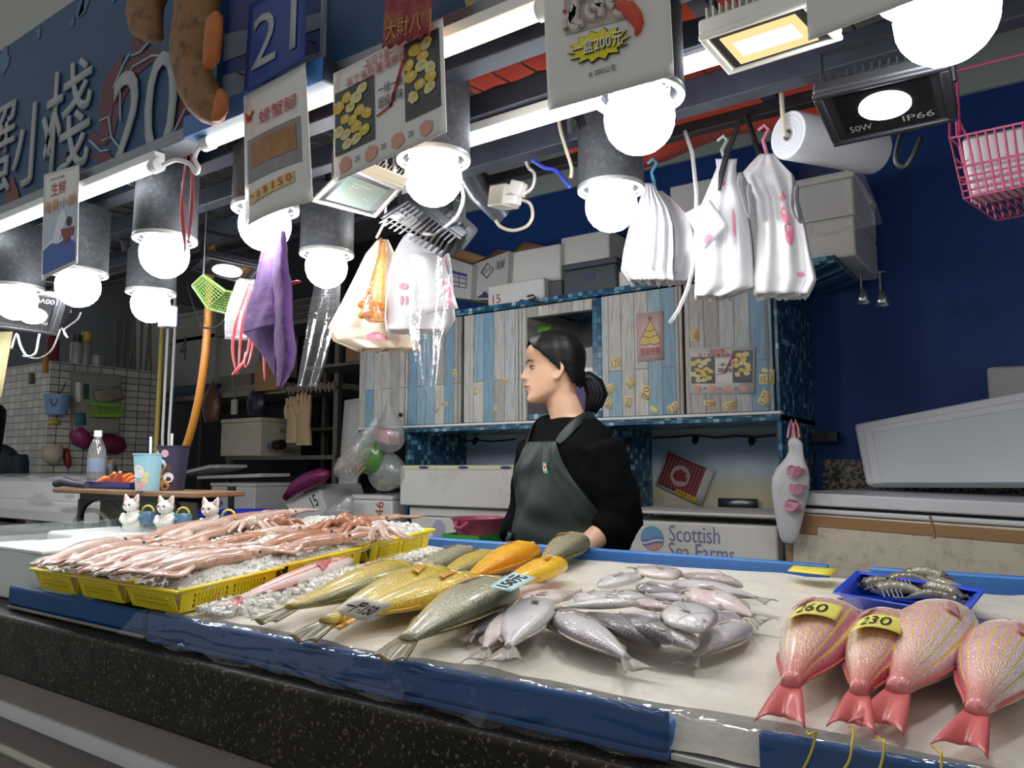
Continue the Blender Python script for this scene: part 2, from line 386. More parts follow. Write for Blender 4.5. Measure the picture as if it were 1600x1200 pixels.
# ================================================================ YELLOW BASKETS WITH ICE
m_yel = mat('yellow_plastic', 'f4dc20', .35, coat=.2)
proto = None
def make_basket(w, d):
    t = thing('yellow_basket', '', 'basket')
    H = .045; taper = .014
    def wallgrid(p0, p1, up, nx, nz):
        # perforated wall: solid frame plus bars
        b = MB(); p0, p1, up = V(p0), V(p1), V(up); ln = (p1-p0); dz = up
        nrm = ln.cross(dz).normalized()*.0012
        def slab(a0, b0, a1, b1):
            q = [p0+ln*a0+dz*b0, p0+ln*a1+dz*b0, p0+ln*a1+dz*b1, p0+ln*a0+dz*b1]
            b.add([x-nrm for x in q]+[x+nrm for x in q], [(0, 3, 2, 1), (4, 5, 6, 7), (0, 1, 5, 4), (2, 3, 7, 6), (0, 4, 7, 3), (1, 2, 6, 5)])
        slab(0, 0, 1, .12); slab(0, .78, 1, 1); slab(0, .12, .12, .78); slab(.88, .12, 1, .78); slab(.47, .12, .53, .78)
        for k in range(1, nz): slab(.12, .12+.66*k/nz-.03, .88, .12+.66*k/nz+.03)
        for a, c in ((.12, .47), (.53, .88)):
            for k in range(1, nx): 
                s0 = a+(c-a)*k/nx; slab(s0-.012, .12, s0+.012, .78)
        return b
    for p0, p1, up in (((taper, taper, 0), (w-taper, taper, 0), (0, -taper, H)), ((taper, d-taper, 0), (w-taper, d-taper, 0), (0, taper, H)),
                       ((taper, taper, 0), (taper, d-taper, 0), (-taper, 0, H)), ((w-taper, taper, 0), (w-taper, d-taper, 0), (taper, 0, H))):
        wallgrid(p0, p1, up, 10, 3).build('perforated_side', m_yel, t, smooth=0, local=True)
    b = MB(); rr = .012
    for p0, p1 in (((-.006, -.006, H-.002), (w+.006, .006, H+.005)), ((-.006, d-.006, H-.002), (w+.006, d+.006, H+.005)), ((-.006, .006, H-.002), (.006, d-.006, H+.005)), ((w-.006, .006, H-.002), (w+.006, d-.006, H+.005))):
        b.bb(p0, p1)
    b.build('rim', m_yel, t, local=True, bevel=.003)
    MB().bb((taper, taper, 0), (w-taper, d-taper, .002)).build('base', m_yel, t, local=True)
    return t
bw, bd = .205, .262
cols = ['left', 'middle', 'right']
blab = {(0, 0): 'yellow perforated basket at the far left front corner of the squid display', (1, 0): 'yellow perforated basket in the middle of the front row of squid baskets',
        (2, 0): 'yellow perforated basket at the front corner beside the pair of pink fish', (2, 1): 'yellow basket behind the front corner basket, long rim beside the ice',
        (2, 2): 'rearmost yellow basket with the brown squid heads, its corner over the blue rim'}
for (i, j), lb in blab.items():
    t = make_basket(bw-.008, bd-.006) if proto is None else dup(proto)
    if proto is None: proto = t
    y = .905+bd*j; x = -2.048+.008+bw*i
    t.location = (x, y, plane(y, 0)+.004*j); t.rotation_euler = (TILT, 0, 0); t['label'] = lb; t['group'] = 'yellow baskets of squid'
m_ice = ice_mat('crushed_ice', 'eceae2', .12, .9, 60)
b = MB()
def moundz(x, y):
    e = min(1, max(0, (x+2.02)/.10))*min(1, max(0, (-1.425-x)/.08))*min(1, max(0, (y-.925)/.10))
    return plane(y, .043 + .030*e + .013*noise.noise(V((x*14, y*14, 1))) + .006*noise.noise(V((x*40, y*40, 5))))
b.grid(lambda i, j: V((-2.03+.6*i, .922+.755*j, moundz(-2.03+.6*i, .922+.755*j))), 80, 90)
for k in range(2200):
    x, y = random.uniform(-2.02, -1.435), random.uniform(.928, 1.66); r = random.uniform(.002, .0065)
    q = Matrix.Rotation(random.uniform(0, 6), 3, (random.random(), random.random(), .3)); b.sph((x, y, moundz(x, y)), (r*1.6, r*1.2, r*.8), 5, 3, q)
for bx0 in (0, 1, 2):
    for by0 in (0, 1, 2): b.box((-2.04+.205*bx0+.10, .905+.262*by0+.128, plane(.905+.262*by0+.128, .022)), (.150, .205, .032), rotm('X', TILT))
for k in range(700):
    y = random.uniform(.93, 1.62); x = -1.41+abs(random.gauss(0, .05 if y < 1.3 else .02)); r = random.uniform(.003, .009)
    q = Matrix.Rotation(random.uniform(0, 6), 3, (random.random(), random.random(), .3)); b.sph((x, y, plane(y, .008)+r*.3), (r*1.6, r*1.2, r*.8), 5, 3, q)
tag(b.build('crushed_ice', m_ice, None, smooth=25), 'crushed ice heaped in the yellow baskets under the squid', 'ice', kind='stuff')
# ================================================================ FISH
def fish_mat(name, back, side, belly, stripes=None, rough=.22, scale=.0, blotch=None, sparkle=.5, tailcol=None):
    t = NT(name); x = t.xyz(t.uv()); h = x[1]; s = x[0]
    wob = t.math('MULTIPLY_ADD', t.noise(30, 2), .10, -.05)
    hh = t.math('ADD', h, wob)
    col = t.ramp(hh, [(.08, lin(belly)), (.42, lin(side)), (.76, lin(side)), (.97, lin(back))])
    if stripes:
        sc, n, wdt, lo, hi = stripes
        f = t.math('FRACT', t.math('MULTIPLY', h, float(n)))
        f = t.math('LESS_THAN', t.math('ABSOLUTE', t.math('SUBTRACT', f, .5)), wdt)
        f = t.math('MULTIPLY', f, t.math('MULTIPLY', t.math('GREATER_THAN', s, lo), t.math('LESS_THAN', s, hi)))
        col = t.mix(t.math('MULTIPLY', f, .85), col, lin(sc))
    if blotch: col = t.mix(t.ramp(t.noise(28, 4), [(.48, (0, 0, 0, 1)), (.68, (.75,)*3+(1,))]), col, lin(blotch))
    if tailcol: col = t.mix(t.ramp(s, [(.62, (0, 0, 0, 1)), (.86, (1, 1, 1, 1))]), col, lin(tailcol))
    # scales
    v = t.new('ShaderNodeTexVoronoi'); v.inputs['Scale'].default_value = 1; t.set(v.inputs['Vector'], t.comb(t.math('MULTIPLY', s, 85.0), t.math('MULTIPLY', h, 36.0)))
    if scale: col = t.mix(t.math('MULTIPLY', t.ramp(v.outputs['Distance'], [(.25, (0, 0, 0, 1)), (.7, (1, 1, 1, 1))]), scale), col, lin(back))
    t.bs(Base_Color=col, Roughness=t.math('MULTIPLY_ADD', t.noise(45, 3), .35, rough-.12))
    t.b.inputs['Metallic'].default_value = sparkle*.35; t.b.inputs['Coat Weight'].default_value = .45; t.b.inputs['Coat Roughness'].default_value = .16
    t.bump(v.outputs['Distance'], .6, .0014); MATS[name] = t.m; return t.m
FM = {
 'silver': fish_mat('silver_fish_skin', '9a8f96', 'cfc9ca', 'e6e2dc', rough=.28, scale=.18, sparkle=.6),
 'silver_dark': fish_mat('dusky_silver_fish_skin', '5d5456', '978d90', 'c9c2c0', rough=.28, scale=.2, sparkle=.6),
 'silver_warm': fish_mat('pinkish_silver_fish_skin', 'a2908f', 'd6c4c0', 'e8ddd4', rough=.28, scale=.15, sparkle=.55, blotch='b9a3a0'),
 'croaker': fish_mat('yellow_croaker_skin', '7d7b50', 'd6b844', 'f0cc40', rough=.26, scale=.5, sparkle=.25),
 'croaker_gold': fish_mat('golden_croaker_skin', 'd98c12', 'f2b312', 'f7c832', rough=.22, scale=.10, sparkle=.15),
 'croaker_grey': fish_mat('grey_croaker_skin', '6c6b52', 'b3ae92', 'd9c060', rough=.26, scale=.5, sparkle=.5),
 'bream': fish_mat('red_bream_skin', 'c9657c', 'e3b3b8', 'f6efec', stripes=('ecd640', 10, .15, .2, .88), rough=.24, scale=.22, sparkle=.35, tailcol='dc5a5e'),
 'bream_white': fish_mat('pale_red_bream_skin', 'd67f88', 'e8bfc0', 'f8f2ef', stripes=('ecd640', 9, .11, .2, .88), rough=.24, scale=.18, sparkle=.35, tailcol='dc5a5e'),
 'pink': fish_mat('pink_threadfin_skin', 'd9807c', 'eccfc8', 'f3e8e2', stripes=('e2737a', 3, .13, .1, .9), rough=.24, scale=.05, sparkle=.2),
}
m_eye = mat('fish_eye_ring', 'b9b3a4', .15, .3); m_pupil = mat('fish_pupil', '0c0b0c', .08, coat=1)
def fin_mat(n, c, a=.85):
    t = NT(n); x = t.xyz(t.uv()); f = t.math('FRACT', t.math('MULTIPLY', x[0], 14.0))
    t.bs(Base_Color=t.mix(t.math('MULTIPLY', f, .45), lin(c), tuple(q*.55 for q in lin(c)[:3])+(1,)), Roughness=.3, Alpha=a); t.bump(f, .4, .001); return t.m
FIN = {'silver': fin_mat('silver_fin', 'b5ab9d', .8), 'croaker': fin_mat('croaker_fin', '6f653a', .97), 'gold': fin_mat('gold_fin', 'dca22a', .95), 'bream': fin_mat('bream_fin', 'e0706e', .95), 'pink': fin_mat('pink_fin', 'dd7f7e', .95), 'orange': fin_mat('orange_fin', 'dca03c', 1), 'pale': fin_mat('pale_pink_fin', 'e2a4a0', .9)}
PROF = {  # s, dorsal half height, belly half height, half thickness (fractions of length)
 'silver': [(0, .012, .012, .008), (.03, .05, .045, .03), (.1, .105, .10, .052), (.2, .155, .145, .066), (.33, .18, .165, .072), (.48, .165, .155, .066), (.62, .12, .115, .05), (.74, .065, .062, .032), (.81, .036, .034, .02), (.85, .034, .032, .014)],
 'oval': [(0, .014, .014, .008), (.03, .065, .06, .03), (.1, .15, .14, .05), (.2, .215, .205, .062), (.34, .25, .235, .066), (.5, .225, .215, .06), (.64, .15, .145, .046), (.75, .075, .07, .03), (.81, .042, .04, .02), (.85, .038, .036, .014)],
 'croaker': [(0, .02, .018, .018), (.03, .055, .05, .045), (.1, .085, .078, .066), (.2, .108, .098, .078), (.33, .115, .108, .082), (.48, .10, .095, .072), (.62, .076, .074, .055), (.74, .052, .05, .036), (.82, .036, .035, .022), (.87, .034, .032, .014)],
 'bream': [(0, .02, .018, .015), (.025, .075, .05, .042), (.08, .14, .085, .07), (.17, .185, .115, .092), (.3, .195, .135, .105), (.45, .17, .13, .095), (.58, .125, .10, .07), (.69, .068, .058, .045), (.77, .044, .04, .03), (.81, .038, .036, .022)],
 'pink': [(0, .014, .016, .014), (.04, .04, .038, .032), (.12, .058, .056, .044), (.25, .068, .066, .05), (.4, .066, .062, .048), (.55, .054, .05, .04), (.7, .036, .034, .026), (.8, .024, .022, .017), (.85, .022, .02, .012)],
}
def fish(kind, label, head, tail, off=0.0, flip=1, roll=0, bend=0.0, skin=None, fin=None, tailstyle='fork', deep=1.0, name=None, cat='fish', group=None, fat=1.0, pitch=0):
    """a fish lying on its side; head and tail are where nose and tail tip lie on the display slope"""
    A, B = PT(*head, off), PT(*tail, off); L = (B-A).length; X = (B-A).normalized()
    N = V((0, -SL, 1)).normalized(); X = (X - N*X.dot(N)).normalized()
    if pitch: X = Matrix.Rotation(R(pitch), 3, X.cross(N).normalized()) @ X
    Z = (N - X*N.dot(X)).normalized(); Z = Matrix.Rotation(R(roll), 3, X) @ Z; Y = Z.cross(X)
    t = thing(name or 'silver_fish', label, cat, group=group)
    t.matrix_basis = Matrix((X, Y, Z)).transposed().to_4x4(); t.location = A
    if kind in ('silver', 'oval'): deep *= max(.5, min(1.05, (.175/L)**.9))
    prof = PROF[kind]; n = 20; mx = max(p[3] for p in prof)*fat
    def axis(s): return V((s*L, flip*bend*L*(s-.1)**2, 0))
    def zc(s, wd): return L*(mx*.82 - .25*(mx-wd))
    # smooth the profile
    def ev(s):
        for (a, b) in zip(prof, prof[1:]):
            if a[0] <= s <= b[0]:
                k = (s-a[0])/(b[0]-a[0]); k2 = k
                return [a[i]*(1-k2)+b[i]*k2 for i in (1, 2, 3)]
        return list(prof[-1][1:])
    ss = [0, .012, .03, .055, .085]+[.12+.73*k/17*(prof[-1][0]-.12)/.73 for k in range(18)]
    rings = []; us = []
    for s in ss:
        d, bl, wd = ev(s); d *= deep; bl *= deep; wd *= fat; c = axis(s); rr = []
        for k in range(n):
            q = 2*pi*k/n; cy, cz = cos(q), sin(q)
            yy = (d if cy > 0 else bl)*L*cy; zz = wd*L*(abs(cz)**.85)*(1 if cz > 0 else -1)
            if zz < 0: zz *= .8
            rr.append(c + V((0, flip*yy, zc(s, wd)+zz))); us.append((s, .5+.5*cy))
        rings.append(rr if flip > 0 else rr[::-1]); 
        if flip < 0: us[-n:] = us[-n:][::-1]
    sk = FM[skin or kind]
    MB().loft(rings, us=us).build('body', sk, t, local=True, smooth=80)
    fm = FIN[fin or 'silver']; e = prof[-1]; se = e[0]; zt = zc(se, e[3]*fat)
    # tail fin
    def tf(i, j):
        s = se-.015+(1-se+.015)*i; hb = e[1]*deep*1.0; spread = {'fork': .10, 'fan': .068, 'big': .066, 'long': .085}[tailstyle]*max(1, deep*.9)
        half = hb + (spread-hb)*i**.8; y = (2*j-1)*half; cut = {'fork': .5, 'fan': -.18, 'big': .42, 'long': .6}[tailstyle]
        sx = se-.015+(s-se+.015)*(1 - cut*(1-abs(2*j-1))*i) if cut > 0 else s + cut*-.08*(1-abs(2*j-1)**2)*i
        z = zt*(1-i*.65) + .004*sin(9*j)*i
        return axis(sx) + V((0, flip*y*L, z))
    MB().grid(tf, 7, 10).build('tail_fin', fm, t, local=True, solid=.0012, smooth=180)
    def dfin(a, b, hgt, sgn, side):
        def f(i, j):
            s = a+(b-a)*i; d, bl, wd = ev(s); base = (d if sgn > 0 else bl)*deep*.96
            return axis(s+.03*j) + V((0, flip*sgn*(base + hgt*j*(sin(pi*min(1, .12+.9*i)))**.6)*L, zc(s, wd*fat)-wd*L*.1))
        MB().grid(f, 12, 2).build(side, fm, t, local=True, solid=.0012, smooth=180)
    fh = .006 if kind == 'bream' else .028
    dfin(.28, .74, fh, 1, 'dorsal_fin'); dfin(.52, .72, fh, -1, 'anal_fin')
    d, bl, wd = ev(.24); zz = zc(.24, wd*fat)
    def pf(i, j):
        s = .235+.13*i; w2 = (.007+.020*i)*(1-.2*i); dd, b2, w3 = ev(s); yy = -.02-(.03*i)+(2*j-1)*w2
        f = max(.05, 1-(yy/(max(b2, .02)*deep))**2)**.5
        return axis(s) + V((0, flip*yy*L, zc(s, w3*fat)+w3*fat*L*f+.0015+.004*i))
    MB().grid(pf, 5, 5).build('pectoral_fin', FIN['orange'] if kind == 'croaker' else FIN['pale'] if kind == 'bream' else fm, t, local=True, solid=.001, smooth=180)
    sE = .085; d, bl, wd = ev(sE); yE = d*deep*.32; ze = zc(sE, wd*fat)+wd*fat*L*(1-.32**2)**.5; er = L*(.024 if kind != 'pink' else .014)
    eo = MB().sph(axis(sE)+V((0, flip*yE*L, ze-er*.25)), (er, er, er*.55), 12, 6).build('eye', m_eye, t, local=True)
    MB().sph(axis(sE)+V((0, flip*yE*L, ze+er*.05)), (er*.6, er*.6, er*.38), 10, 6).build('pupil', m_pupil, eo, local=True)
    # gill cover edge
    pts = []
    for k in range(9):
        a = -1+2*k/8; s = .215-.035*a*a; d, bl, wd = ev(s); hh = (d if a > 0 else bl)*deep*.8*a
        pts.append(axis(s)+V((0, flip*hh*L, zc(s, wd*fat)+wd*fat*L*(1-.64*a*a)**.5+.0004)))
    MB().tube(pts, L*.0045, 5).build('gill_edge', sk, t, local=True)
    return t, L

# silver fish pile ------------------------------------------------------------------------------
SF = [ # head, tail, lift, profile, skin, flip, roll, pitch, label
 ((822,960),(722,1008),.004,'silver','silver',1,0,0,'silver fish at the left end of the pile, against the grey croaker nose'),
 ((826,966),(738,1040),.010,'silver','silver_warm',1,8,0,'silver fish overlapping the leftmost one, tail near the tray edge'),
 ((846,952),(788,1042),.018,'oval','silver',-1,6,0,'rounded silver fish with its tail at the front rim, left of the bright one'),
 ((868,978),(1000,1058),.010,'silver','silver',-1,-6,0,'bright silver fish in front of the pile, tail towards the front edge'),
 ((850,975),(930,1006),.004,'silver','silver',1,0,0,'silver fish half hidden beneath the bright front one'),
 ((1026,1026),(905,962),.012,'silver','silver_dark',1,20,0,'dark grey fish with a dusky snout, beside the bright front one'),
 ((866,968),(950,1000),.022,'silver','silver_dark',-1,15,0,'dusky fish tucked over the gap above the bright front one'),
 ((1046,1016),(940,952),.026,'silver','silver_dark',1,20,-4,'dark fish lying across the pile, thin tail raised towards the camera'),
 ((1082,1022),(1012,974),.022,'silver','silver',1,10,0,'small silver fish with head at the front right of the pile'),
 ((1100,994),(1044,944),.044,'oval','silver',-1,-5,0,'broad round silver fish on top of the right side, eye and mouth showing'),
 ((1140,985),(1085,944),.008,'oval','silver_dark',1,0,0,'dull fish peeping out behind the broad round one'),
 ((1168,986),(1062,1046),.003,'silver','silver',1,0,0,'lone silver fish lying apart at the right of the pile'),
 ((1000,950),(856,956),.034,'silver','silver',-1,10,0,'long silver fish laid straight across the middle of the pile'),
 ((1055,960),(965,940),.026,'silver','silver_warm',1,0,0,'pinkish silver fish in the middle behind the straight one'),
 ((808,950),(920,930),.010,'silver','silver_warm',1,10,0,'pinkish fish at the back left of the pile, head by the croaker'),
 ((900,944),(968,926),.032,'oval','silver',1,0,0,'short deep silver fish showing one round eye, back left of centre'),
 ((950,934),(1022,936),.038,'oval','silver',1,8,0,'deep bodied fish with its side tipped up in the upper middle'),
 ((936,924),(1020,900),.016,'silver','silver',1,0,0,'silver fish sloping down at the back left of the heap'),
 ((1056,910),(992,888),.022,'oval','silver_warm',-1,0,0,'rounded pinkish fish at the very back of the heap'),
 ((1160,924),(1040,902),.018,'silver','silver_warm',1,10,0,'rear right fish of the heap with its snout by the bare ice'),
 ((1050,922),(1208,946),.020,'silver','silver',-1,0,0,'fish at the rear right with its tail fin spread on the ice'),
 ((1068,934),(1206,978),.016,'silver','silver_warm',-1,15,0,'fish at the right with a long pale tail over the ice, second from the back'),
 ((995,920),(1072,932),.040,'silver','silver_dark',-1,25,0,'dark slim fish lying back up in the upper middle'),
 ((1084,946),(1000,932),.038,'silver','silver',1,0,0,'silver fish with a cream cheek above the broad round one'),
 ((1046,974),(962,962),.036,'silver','silver',1,0,0,'pale fish in the centre between the dark ones and the straight one'),
 ((968,992),(920,962),.020,'silver','silver_dark',1,10,0,'small dark fish in the hollow at the front centre'),
]
for hd, tl, off, pr, sk, fl, ro, pi_, lb in SF:
    fish(pr, lb, hd, tl, off, fl, ro, random.uniform(-.06, .06), skin=sk, deep=random.uniform(.95, 1.08), group='silver fish in the pile', pitch=pi_)
# yellow croakers -------------------------------------------------------------------------------
YF = [
 ((738,876),(628,918),.004,'croaker_grey','croaker',1,.0,'olive grey croaker at the back left of the yellow group'),
 ((776,882),(668,924),.004,'croaker','croaker',1,.0,'yellow croaker between the olive grey one and the orange one'),
 ((836,874),(716,924),.010,'croaker_gold','gold',1,.0,'orange yellow croaker just behind the pale blue price tag'),
 ((908,858),(838,902),.006,'croaker_grey','croaker',1,.0,'grey croaker at the back by the rim, half behind the golden one'),
 ((880,893),(778,938),.016,'croaker_gold','gold',-1,.12,'golden croaker under the pale blue price tag, nose to the right'),
 ((642,908),(462,984),.004,'croaker','croaker',1,-.22,'curved yellow croaker at the left of the front row'),
 ((700,920),(484,1010),.004,'croaker','croaker',-1,.05,'yellow croaker under the white price card, its tail below the card'),
 ((752,926),(532,992),.012,'croaker','gold',-1,.10,'yellow croaker between the white price card and the big grey one'),
 ((796,938),(596,1036),.010,'croaker_grey','croaker',1,.04,'largest grey croaker at the front, scaly side and dark tail at the rim'),
]
for hd, tl, off, sk, fn, fl, bn, lb in YF:
    fish('croaker', lb, hd, tl, off, fl, random.uniform(-6, 6), bn, skin=sk, fin=fn, tailstyle='fan', name='yellow_croaker', group='yellow croakers', deep=1.32 if 'largest' in lb else 1.2, fat=1.1)
# pink threadfins
fish('pink', 'pink striped slim fish lying nearest the yellow baskets', (482,880), (310,934), .016, 1, 0, .05, fin='pink', tailstyle='long', name='pink_threadfin', group='pair of pink fish')
fish('pink', 'pink striped slim fish on the croaker side of the pair', (553,884), (342,960), .004, -1, 0, .04, fin='pink', tailstyle='long', name='pink_threadfin', group='pair of pink fish', deep=.9, fat=.9)
# red breams with yellow tail threads and stickers
m_thread = mat('yellow_tail_thread', 'c9b021', .35)
m_sticker = mat('yellow_sticker', 'e6dc68', .5); m_ink = mat('black_ink', '15151a', .5); m_redink = mat('red_ink', 'b8262c', .5)
RB = [((1308,990),(1190,1142),'bream',.06,'red striped bream with the yellow 260 sticker','260',.74),
      ((1402,1004),(1302,1150),'bream',.06,'red striped bream with the yellow 230 sticker','230',.72),
      ((1502,1000),(1384,1160),'bream_white',.03,'red striped bream without a sticker, third along with white belly',None,.76),
      ((1606,1030),(1510,1192),'bream_white',.02,'red striped bream cut off by the right edge of the photo',None,.76)]
for k, (hd, tl, sk, bn, lb, num, dp) in enumerate(RB):
    t, L = fish('bream', lb, hd, tl, .006, 1 if k < 2 else -1, 0, bn, skin=sk, fin='bream', tailstyle='big', name='red_bream', group='red striped breams', deep=dp)
    q = t.matrix_basis; fl = 1 if k < 2 else -1; e = q @ V((L*.985, fl*L*(.066+bn*.78), .006))
    ctl = [e, e+V((.006, -.012, .001)), V((e.x+.010, .889, plane(.889, .012))), V((e.x+.004, .874, plane(.88, -.012))), V((e.x-.012-.01*k, .868, plane(.88, -.036))), V((e.x-.04-.02*k, .864, plane(.88, -.054)))]
    pts = []
    for i in range(len(ctl)-1):
        p0, p1, p2, p3 = ctl[max(i-1, 0)], ctl[i], ctl[i+1], ctl[min(i+2, len(ctl)-1)]
        for m in range(6):
            x = m/6; pts.append(.5*((2*p1)+(p2-p0)*x+(2*p0-5*p1+4*p2-p3)*x*x+(3*p1-p0-3*p2+p3)*x**3))
    MB().tube(pts, .0014, 6).build('tail_thread', m_thread, t)
    if num:
        st = thing('price_sticker', 'yellow sticker reading '+num+(' on the leftmost red striped bream' if k == 0 else ' on the second red striped bream'), 'price sticker')
        st.matrix_basis = q.copy()
        s0 = (.53, .56)[k]; yo = (-.02, .02)[k]
        def onb(a, b):   # the sticker wraps across the flank, text upright towards the head
            s = s0-.17*b - .07*a; y = -.62+1.25*a+yo
            hw = (.195 if y > 0 else .125)*L*.72
            zz = L*.105*.82 + L*.100*(max(.02, 1-y*y))**.5
            return V((s*L, y*hw + L*bn*(s-.1)**2, zz+.0022))
        MB().grid(lambda i, j: onb(i, j), 16, 5).build('sticker_sheet', m_sticker, st, local=True, smooth=180, solid=.0004)
        g, fs = glyphs(num); lt = MB(); lt.add([onb(.2+.6*x, .2+.6*y)+V((0, 0, .0014)) for x, y in g], fs); lt.build('number', m_ink, st, local=True)

# price cards
def card(name, label, cs, off, txt, mt, ink, box=(.12, .2, .9, .8), thick=.002):
    pts = [PT(*p, o) for p, o in zip(cs, off)]; f = Face(*pts)
    t = thing(name, label, 'price card', tuple(sum(pts, V())/4))
    f.sheet(4, 3).build('card', mt, t, solid=thick)
    if txt: f.text(txt, box, off=.002, bold=.022).build('lettering', ink, t)
    return t
m_card = mat('cream_card', 'e8e0d2', .5); m_bluecard = mat('pale_blue_card', 'bfe0e2', .45)
card('price_card', 'white card with handwritten 一尾150 leaning on the yellow croakers', [(517,957),(572,971),(615,943),(556,931)], (.035, .035, .07, .07), '一尾150', m_card, m_ink)
card('price_card', 'pale blue card with handwritten 150元 on a golden croaker', [(798,924),(838,903),(802,895),(764,917)], (.082, .082, .082, .082), '150元', m_bluecard, m_ink, (.1, .2, .9, .85))
card('price_card', 'blank yellow card lying on the blue rear rim', [(1231,892),(1296,899),(1310,889),(1240,884)], (.024,)*4, None, mat('plain_yellow_card', 'e9d84c', .5), m_ink)

# ================================================================ SHRIMP TRAY
m_btray = mat('bright_blue_plastic', '2a4fd0', .3, coat=.3)
st = thing('shallow_tray', 'bright blue plastic tray of grey shrimp at the back right', 'tray', tuple(PT(1420, 950)))
rim = [PT(1300,928,.045), PT(1509,964,.045), PT(1541,924,.045), PT(1338,894,.045)]; bot = [PT(1330,950,.008), PT(1492,976,.008), PT(1512,940,.008), PT(1350,915,.008)]
def ringsub(q, n=6):
    return [q[k]*(1-i/n)+q[(k+1) % 4]*(i/n) for k in range(4) for i in range(n)]
def inset(q, f): c = sum(q, V())/4; return [p*(1-f)+c*f for p in q]
inn = inset(rim, .10); inb = [p+V((0, 0, .004)) for p in inset(bot, .06)]
rims = [p+V((0, 0, .004)) for p in rim]
MB().loft([ringsub(bot), ringsub(inset(rim, .075)), ringsub(rim), ringsub(rims), ringsub(inn), ringsub(inb)]).build('tray_body', m_btray, st, smooth=30, bevel=.002)
m_shr = mat('grey_shrimp', '77705e', .2, var=.4, vscale=60, coat=.6, dirt='3c3a34', dscale=70, damt=.6)
m_shr2 = mat('pale_shrimp', '97907c', .2, var=.3, vscale=60, coat=.6, dirt='4a4740', dscale=70, damt=.5)
slab = ['lying longest at the left end of the heap', 'at the front under the film', 'crossing the middle of the heap', 'with the dark head at the right end', 'on top in the middle', 'at the back of the heap', 'low at the right front', 'lying at the back right beside the rim']
sp = [((1345,922),(1420,930)), ((1365,928),(1460,946)), ((1385,915),(1465,925)), ((1505,940),(1430,925)), ((1410,908),(1470,918)), ((1480,912),(1410,905)), ((1502,950),(1420,940)), ((1510,935),(1440,915))]
for k, (h, tl) in enumerate(sp):
    A, B = PT(*h, .020+.010*(k in (2, 4, 5))+.004*(k % 2)), PT(*tl, .020+.010*(k in (2, 4, 5))); X = (B-A); L = X.length; X.normalize()
    Z = V((0, 0, 1)); Yv = Z.cross(X).normalized()
    t = thing('grey_shrimp', 'grey shrimp in the bright blue tray, '+slab[k], 'shrimp', tuple(A), group='shrimp in the blue tray')
    def ax(s): return A+X*(s*L)+Yv*(sin(pi*s)*L*.12)+V((0, 0, .006+.012*sin(pi*s)))
    b = MB(); rs = []; pts = []
    for i in range(25):
        s = i/24; pts.append(ax(s)); rs.append((.0125*(1-.72*s**1.5))*(min(1, .35+s*6))*(1+.10*((i % 3) == 0)))
    b.tube(pts, rs, 10).build('shell', (m_shr, m_shr2)[k % 2], t)
    MB().tube([ax(.02), ax(-.06)+V((0, 0, .006)), ax(-.14)+V((0, 0, .004))], [.005, .003, .0008], 6).build('rostrum', m_shr, t)
    lg = MB()
    for s in (.2, .27, .34, .41, .48): p = ax(s); lg.tube([p, p+Yv*-.018+V((0, 0, -.002)), p+Yv*-.03+X*.01+V((0, 0, -.01))], .0012, 5)
    lg.build('legs', m_shr2, t); te = ax(1)
    MB().poly([te-Yv*.004, te+X*.022-Yv*.012, te+X*.026, te+X*.022+Yv*.012, te+Yv*.004]).build('tail_fan', m_shr2, t, solid=.001)
    MB().sph(ax(.05)+Yv*-.008+V((0, 0, .006)), .0032, 8, 5).build('eye', m_pupil, t)

# ================================================================ SQUID
def squid_mat(n, a, bcol, spot):
    t = NT(n); c = t.mix(t.noise(16, 4), lin(a), lin(bcol)); sp_ = t.ramp(t.noise(150, 2), [(.55, (0, 0, 0, 1)), (.66, (.8,)*3+(1,))])
    c = t.mix(t.math('MULTIPLY', sp_, .6), c, lin(spot)); t.bs(Base_Color=c, Roughness=t.math('MULTIPLY_ADD', t.noise(60, 2), .4, .14)); t.b.inputs['Coat Weight'].default_value = .5
    t.b.inputs['Coat Roughness'].default_value = .06; t.bump(t.noise(40, 3), .3, .004); return t.m
SQ = [squid_mat('pale_pink_squid', 'dfcabc', 'caa894', '9d6a5a'), squid_mat('rosy_squid', 'cfa893', 'b58671', '8c4f40'), squid_mat('brown_squid', 'c08a6a', 'a56a4c', '74402c')]
m_sqeye = mat('squid_eye', '222a44', .1, coat=1)
